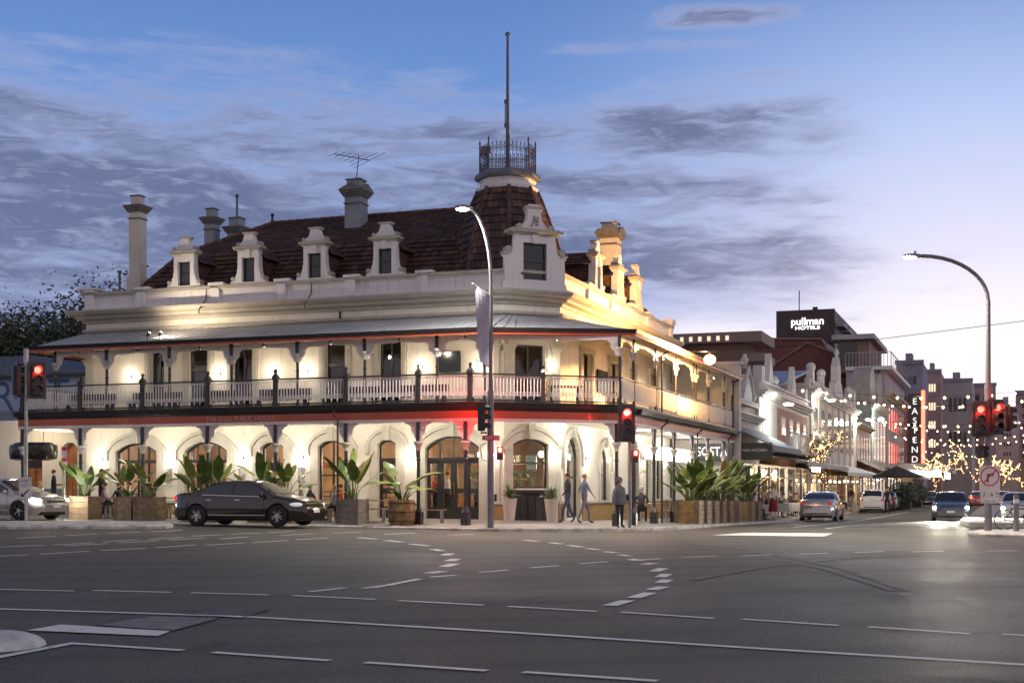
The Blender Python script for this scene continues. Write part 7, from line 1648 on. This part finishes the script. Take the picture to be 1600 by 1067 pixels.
# umbrella
t = empty('cafe_umbrella', WP(8.6, v_at(1401, 8.6)), TH, 'black open cafe umbrella beyond the parked cars', 'umbrella'); k = 1.75; b = MB(); b.lathe([(k*1.15,2.55),(k*1.15,2.68),(k*.5,3.15),(.1,3.45)], 8, capb=False); b.build('canopy', pm('black_canvas', (.03,.028,.028), .8), t); b = MB(); b.tube([(0,0,0),(0,0,3.5)], .05, 8); b.build('pole', M_dk, t)
for k_, (px, u) in enumerate(((1412, 9.2), (1430, 9.4))):
    x, y, z = WP(u, v_at(px, u)); g_ = MB(); rg = random.Random(k_)
    hp_ = empty('potted_hedge', (x,y,z), TH, 'low bushy potted hedge %s' % ('left of the canopy entrance','nearest the oncoming car')[k_], 'plant', 'potted hedges'); b = MB(); b.box(-.6,-.9,0,.6,.9,.6); b.build('trough', M_dk, hp_)
    for i in range(1500): c = Vector((rg.gauss(0,.5),rg.gauss(0,.8),.6+abs(rg.gauss(.5,.4)))); d = Vector((rg.uniform(-1,1),rg.uniform(-1,1),rg.uniform(-1,1))).normalized()*.14; e = d.orthogonal()*.5; g_.quad(tuple(c-d),tuple(c+e),tuple(c+d),tuple(c-e))
    g_.build('foliage', M_fol, hp_, recalc=False)
# ---- background blocks
def corner(name, label, pl, pc, pr, ytop, Yc, m_, zb=-.3, cat='building', roof=None, group='distant city buildings'):
    """box in the street frame whose near corner is at pixel pc and depth Yc"""
    Xc = (pc-CX)/FPX*Yc; u, v = uv_of(Xc, Yc); ul = u_at(pl, v); vrr = v_at(pr, u) if pr > pc else v+8; vrr = min(max(vrr, v+2), v+160); zt = z_at(ytop, Yc)
    t = empty(name, (AX, AY, 0), TH, label, cat, group); b = MB(); b.box(ul, v, zb, u, vrr, zt); b.build('wall', m_, t); return t, u, v, ul, vrr, zt
M_b1 = pm('brown_concrete', (.26,.165,.135), .8, var=.2, vs=.4); M_b2 = pm('dark_charcoal_cladding', (.07,.045,.05), .6, var=.15, vs=.3); M_b3 = pm('mauve_grey_concrete', (.46,.31,.30), .8, var=.2, vs=.3); M_b4 = pm('pale_grey_concrete', (.45,.41,.42), .8, var=.15, vs=.3); M_b5 = pm('slate_concrete', (.32,.30,.38), .8, var=.2, vs=.3)
def grid(t, u0, u1, v, z0, z1, nu, nz, m_=None, face='F', w=.6, h=.5):
    for i in range(nu):
        for j in range(nz):
            a = lerp(u0, u1, (i+.5)/nu); z = lerp(z0, z1, (j+.5)/nz); hw_, hh_ = (u1-u0)/nu*w/2, (z1-z0)/nz*h/2; b = MB()
            if face == 'F': b.box(a-hw_, v-.08, z-hh_, a+hw_, v+.05, z+hh_)
            else: b.box(v-.05, a-hw_, z-hh_, v+.08, a+hw_, z+hh_)
            b.build('window', m_ or M_wing, t)
t, u, v, ul, vrr, zt = corner('apartment_block', 'brown flat-roofed block with stepped slabs behind the pub end', 1046, 1165, 1180, 520, 120, M_b1)
b = MB(); b.box(ul-.3,v-1.2,zt-.9,u+1.6,vrr+1,zt); b.box(u,v-1,zt-2.6,u+1.8,vrr,zt-1.9); b.build('roof_slab', pm('slab_brown', (.24,.17,.15), .7), t); grid(t, ul+1, u-1, v-1.18, zt-.75, zt-.3, 6, 1, em('slab_lights', (1,.85,.6), .7), w=.35, h=.9); grid(t, u-3, u-.3, v, zt-7, zt-3, 3, 2)
# maroon gables
def gable(name, label, P, Yc, m_, depth, u_ofs=0, roofm=None):
    t = empty(name, (AX, AY, 0), TH, label, 'building', 'gabled warehouses behind the terraces'); Xc = (P[-1][0]-CX)/FPX*Yc; u, v = uv_of(Xc, Yc); poly = [(u_at(P[0][0], v), -.3)]
    for px, py in P: uu = u_at(px, v); poly.append((uu, z_at(py, W(uu, v)[1])))
    poly.append((u_at(P[-1][0], v), -.3)); b = MB(); b.prism(poly, lambda a, d, z: (a, v+d, z), 0, depth); b.build('wall', m_, t); r = MB()
    for (a, za), (c, zc_) in zip(poly[1:-2], poly[2:-1]): r.prism([(a-.0,za+.01),(c,zc_+.01),(c,zc_+.35),(a,za+.35)], lambda x_, d, z: (x_, v+d, z), -.3, depth+.3)
    r.build('roof', roofm or M_b1, t); return t
gable('gabled_warehouse', 'maroon warehouse with a broad gable below the tower sign', [(1160,572),(1192,531),(1283,531),(1300,560)], 240, M_mar, 40)
gable('gabled_warehouse', 'dark red brick warehouse with a pointed gable in front of the maroon one', [(1205,574),(1262,537),(1335,565),(1337,600)], 205, M_mar, 30)
t = empty('skillion_roof_house', (AX, AY, 0), TH, 'building with a blue-lilac skillion roof just beyond the corner shop', 'building'); Yc = 88; u, v = uv_of((1148-CX)/FPX*Yc, Yc); ua, ub_ = u_at(1150, v), u_at(1212, v); za = z_at(604, W(ub_, v)[1])
b = MB(); b.box(ua,v+1,-.3,ub_,v+9,za); b.build('wall', pm('brown_render', (.17,.09,.05), .8), t); b = MB(); zt1 = z_at(578, W(ub_, v)[1]+7); b.add([(ua,v,za),(ub_,v,za),(ub_+1.0,v+8,zt1),(ua,v+8,zt1),(ua,v,za-.15),(ub_,v,za-.15),(ub_+1.0,v+8,zt1-.15),(ua,v+8,zt1-.15)], [(0,1,2,3),(7,6,5,4),(0,4,5,1),(1,5,6,2),(2,6,7,3),(3,7,4,0)]); b.build('roof', M_sky_, t)
# hotel tower
t, u, v, ul, vrr, zt = corner('hotel_tower', 'dark hotel tower carrying a glowing white sign on the skyline', 1214, 1304, 1352, 484, 290, M_b2)
b = MB(); b.box(ul-.1,v-.4,z_at(535,290),u+.1,v-.02,zt+.2); sp_ = b.build('sign_panel', M_b2, t); FH = Face((ul, v-.4), (u, v-.4)); uc = u_at(1262, v)-ul
text('pullman', 2.25, em('hotel_sign', (1,.96,.98), 2.6), FH.M(uc, .08, z_at(501, 290)), sp_, 'lettering', .05, sx=1.0); text('HOTELS', .95, em('hotel_sign', (1,.96,.98), 2.6), FH.M(uc, .08, z_at(511, 290)), sp_, 'lettering', .05, sx=1.55)
for k in range(4): b = MB(); b.box(u-.2,v+3+k*11,zt-3.2-k*.0,u+1.6,v+12+k*11,zt-2.4); b.build('side_slab', M_b4, t)
b = MB(); b.tube([(u-8,v+4,zt),(u-8,v+4,zt+5)], .12, 6); b.box(u-5,v+3,zt,u-4,v+4,zt+1.2); b.build('roof_mast', M_b2, t); grid(t, v+2, v+40, u, 6, zt-4, 8, 7, None, 'S')
# pale building with terrace
t, u, v, ul, vrr, zt = corner('terrace_apartments', 'grey apartment building with glass terrace railings below the hotel tower', 1322, 1383, 1413, 572, 185, M_b4); grid(t, u_at(1334,v), u_at(1376,v), v, z_at(603,185), z_at(576,185), 2, 1, w=.92, h=.9)
b = MB(); b.box(ul,v-.8,zt-.5,u+1.0,vrr,zt); b.build('roof_slab', M_white, t); b = MB(); 
for i in range(14): a = lerp(ul, u+.8, i/13); b.bar((a,v-.6,zt),(a,v-.6,zt+1.9),.08)
for i in range(12): a = lerp(v, vrr, i/11); b.bar((u+.8,a,zt),(u+.8,a,zt+1.9),.08)
b.bar((ul,v-.6,zt+1.9),(u+.8,v-.6,zt+1.9),.1); b.bar((u+.8,v-.6,zt+1.9),(u+.8,vrr,zt+1.9),.1); b.build('terrace_railing', M_b4, t)
b = MB(); zt2 = z_at(533, 197); b.box(u_at(1308,v+9),v+9,zt,u_at(1358,v+9),v+30,zt2); b.build('penthouse', M_b1, t); b = MB(); b.box(u_at(1300,v+8.5),v+8,zt2,u_at(1366,v+8),v+31,zt2+.7); b.build('penthouse_roof', M_b4, t); grid(t, u_at(1312,v+9), u_at(1340,v+9), v+9, zt+.5, zt2-.3, 2, 1, w=.9, h=.9)
for args, g_ in (((('office_block','slate-blue flat block right of the terrace apartments',1400,1442,1449,566,260,M_b5)),(3,4)), (('office_block','grey block with a lit top floor behind the slate one',1443,1470,1480,580,290,M_b3),(3,4)), (('office_block','pale low block left of the right lamp pole on the skyline',1474,1519,1527,594,300,M_b4),(4,2)), (('office_block','large brown block closing the end of the street view',1405,1556,1580,601,330,M_b3),(9,5)), (('office_block','mauve block at the right edge of the picture',1587,1680,1700,612,260,M_b3),(8,6)), (('office_block','tall plain block beyond the right side of the street',1556,1592,1620,640,200,M_b4),(3,5))):
    t, u, v, ul, vrr, zt = corner(*args); grid(t, ul+1, u-1, v, zt*.35, zt-1.5, g_[0], g_[1], em('office_glow', (1,.78,.5), .9) if 'lit top' in args[1] else None, w=.6, h=.4)
    b = MB(); b.box(ul+(u-ul)*.3,v+4,zt,ul+(u-ul)*.55,v+9,zt+2.2); b.build('roof_plant', M_b5, t); b = MB(); b.box(ul-.2,v-.2,zt-.3,u+.2,v,zt+.5); b.build('roof_edge', M_b5, t)
# right side of the street
t = empty('far_side_terrace', (AX, AY, 0), TH, 'long dim terrace along the far right side of the street with a verandah', 'building'); uR = 27.5
b = MB(); b.box(uR,110,-.3,uR+12,300,9.5); b.build('wall', M_b3, t); b = MB(); b.prism([(uR,4.2),(24.6,3.3),(24.6,3.0),(uR,3.9)], lambda a, d, z: (a,d,z), 110, 300); b.build('verandah', M_b4, t); b = MB(); b.box(uR-.05,110,.2,uR,300,2.8); b.build('shopfront_glow', em('shop_glow', (1,.66,.34), .9), t)
for k in range(12):
    for j in range(2): b = MB(); b.box(uR-.1,113+k*15,5+j*2.3,uR,118+k*15,6.6+j*2.3); b.build('window', M_wing, t)
t = empty('blossom_facade', (AX, AY, 0), TH, 'narrow pale facade thick with fairy lights right of the street end', 'building'); b = MB(); b.box(24.5,150,-.3,27,168,12); b.build('wall', M_gst, t)
# ================================================================= string lights
M_bulb = em('festoon_bulb', (1,.60,.30), 9); bme = MB().sphere((0,0,0), .085, 8, 6).mesh('bulb', M_bulb); rg = random.Random(5)
names_ = [(44,52),(56,60),(66,74),(78,84),(92,100),(108,112),(124,132),(142,150),(166,172),(190,200)]
for i, (va0, vb0) in enumerate(names_):
    hh0 = 6.9+.35*(i % 3); x0, y0 = W(UR+.3, va0); x1, y1 = W(26.5, vb0+rg.uniform(-6,6)); t = empty('festoon_string', (x0, y0, 0), 0, 'string of warm festoon bulbs strung over the street, number-free strand %s' % ('',)[0] if 0 else ['nearest','second nearest','third nearest','fourth nearest','fifth nearest','sixth nearest','seventh nearest','third farthest','second farthest','farthest'][i]+' strand of warm festoon bulbs across the side street', 'string lights', 'festoon strands over the street')
    n = 16+i; P = []; sag = 1.2+.3*(i % 2)
    for k in range(n*2+1): f = k/(2*n); P.append(((x1-x0)*f, (y1-y0)*f, hh0+1.6*f-sag*4*f*(1-f)+1.0))
    b = MB(); b.tube(P, .012, 4, cap=False); b.build('cable', M_blk, t)
    for k in range(n): q = P[2*k+1]; meshobj('bulb', bme, t, (q[0], q[1], q[2]-.12))
    if i < 6: light('string_glow', t, ((x1-x0)*.35, (y1-y0)*.35, hh0), 170, (1,.66,.38), .3)
# fairy-light trees
M_fairy = em('fairy_light', (1,.58,.24), 4.5)
def fairy(u, v, h, lab, seed, nb_=700, sp_=1., ts=.05):
    rg = random.Random(seed); x, y, z = WP(u, v); t = empty('fairy_light_tree', (x, y, z), 0, lab, 'tree', 'street trees wound with fairy lights'); tr = MB(); fl_ = MB(); pts = []
    def grow(p, d, L, rad, lv):
        q = p+d*L; tr.tube([p, p.lerp(q,.5)+Vector((rg.uniform(-1,1),rg.uniform(-1,1),0))*.05, q], [rad, rad*.8, rad*.6], 6, cap=False); pts.append((p, q, rad))
        if lv >= 4: return
        for k in range(3 if lv < 2 else 2): o = Matrix.Rotation(rg.uniform(0,6.28), 3, d) @ d.orthogonal().normalized(); grow(q, (d*.7+o*rg.uniform(.5,.9)*sp_+Vector((0,0,.2))).normalized(), L*rg.uniform(.6,.85), rad*.6, lv+1)
    grow(Vector((0,0,0)), Vector((.03,.02,1)).normalized(), h*.36, .11, 0); tr.build('trunk', M_bark2, t, smooth=True)
    for i in range(nb_): p, q, rad = rg.choice(pts); c = p.lerp(q, rg.random())+Vector((rg.uniform(-1,1),rg.uniform(-1,1),rg.uniform(-1,1)))*(rad+.03); fl_.sphere(c, ts*rg.uniform(.7,1.2), 4, 2)
    tag(fl_.build('fairy_lights', M_fairy, t), kind='stuff'); light('tree_glow', t, (0,0,h*.55), 60, (1,.62,.28), .5)
    lf = MB()
    for i in range(500): p, q, rad = rg.choice(pts[8:]); c = p.lerp(q, rg.random())+Vector((rg.gauss(0,.25),rg.gauss(0,.25),rg.gauss(0,.2))); d = Vector((rg.uniform(-1,1),rg.uniform(-1,1),rg.uniform(-1,1))).normalized()*.09; e = d.orthogonal()*.5; lf.quad(tuple(c-d),tuple(c+e),tuple(c+d),tuple(c-e))
    lf.build('crown', [M_fol2], t, recalc=False)
fairy(6.3, v_at(1288, 6.3), 5.2, 'slim street tree wound with fairy lights beside the silver parked car', 3, 420, 1.0, .03)
fairy(9.5, v_at(1470, 9.5)*.0+118, 6.0, 'spreading fairy-light tree at the street end, left of two', 8, 420, 1.3, .05)
fairy(14, 112, 6.5, 'spreading fairy-light tree behind the oncoming car', 12, 460, 1.3, .05)
fairy(16.5, 120, 5.5, 'smaller fairy-light tree left of the no right turn sign', 19, 380, 1.2, .05)
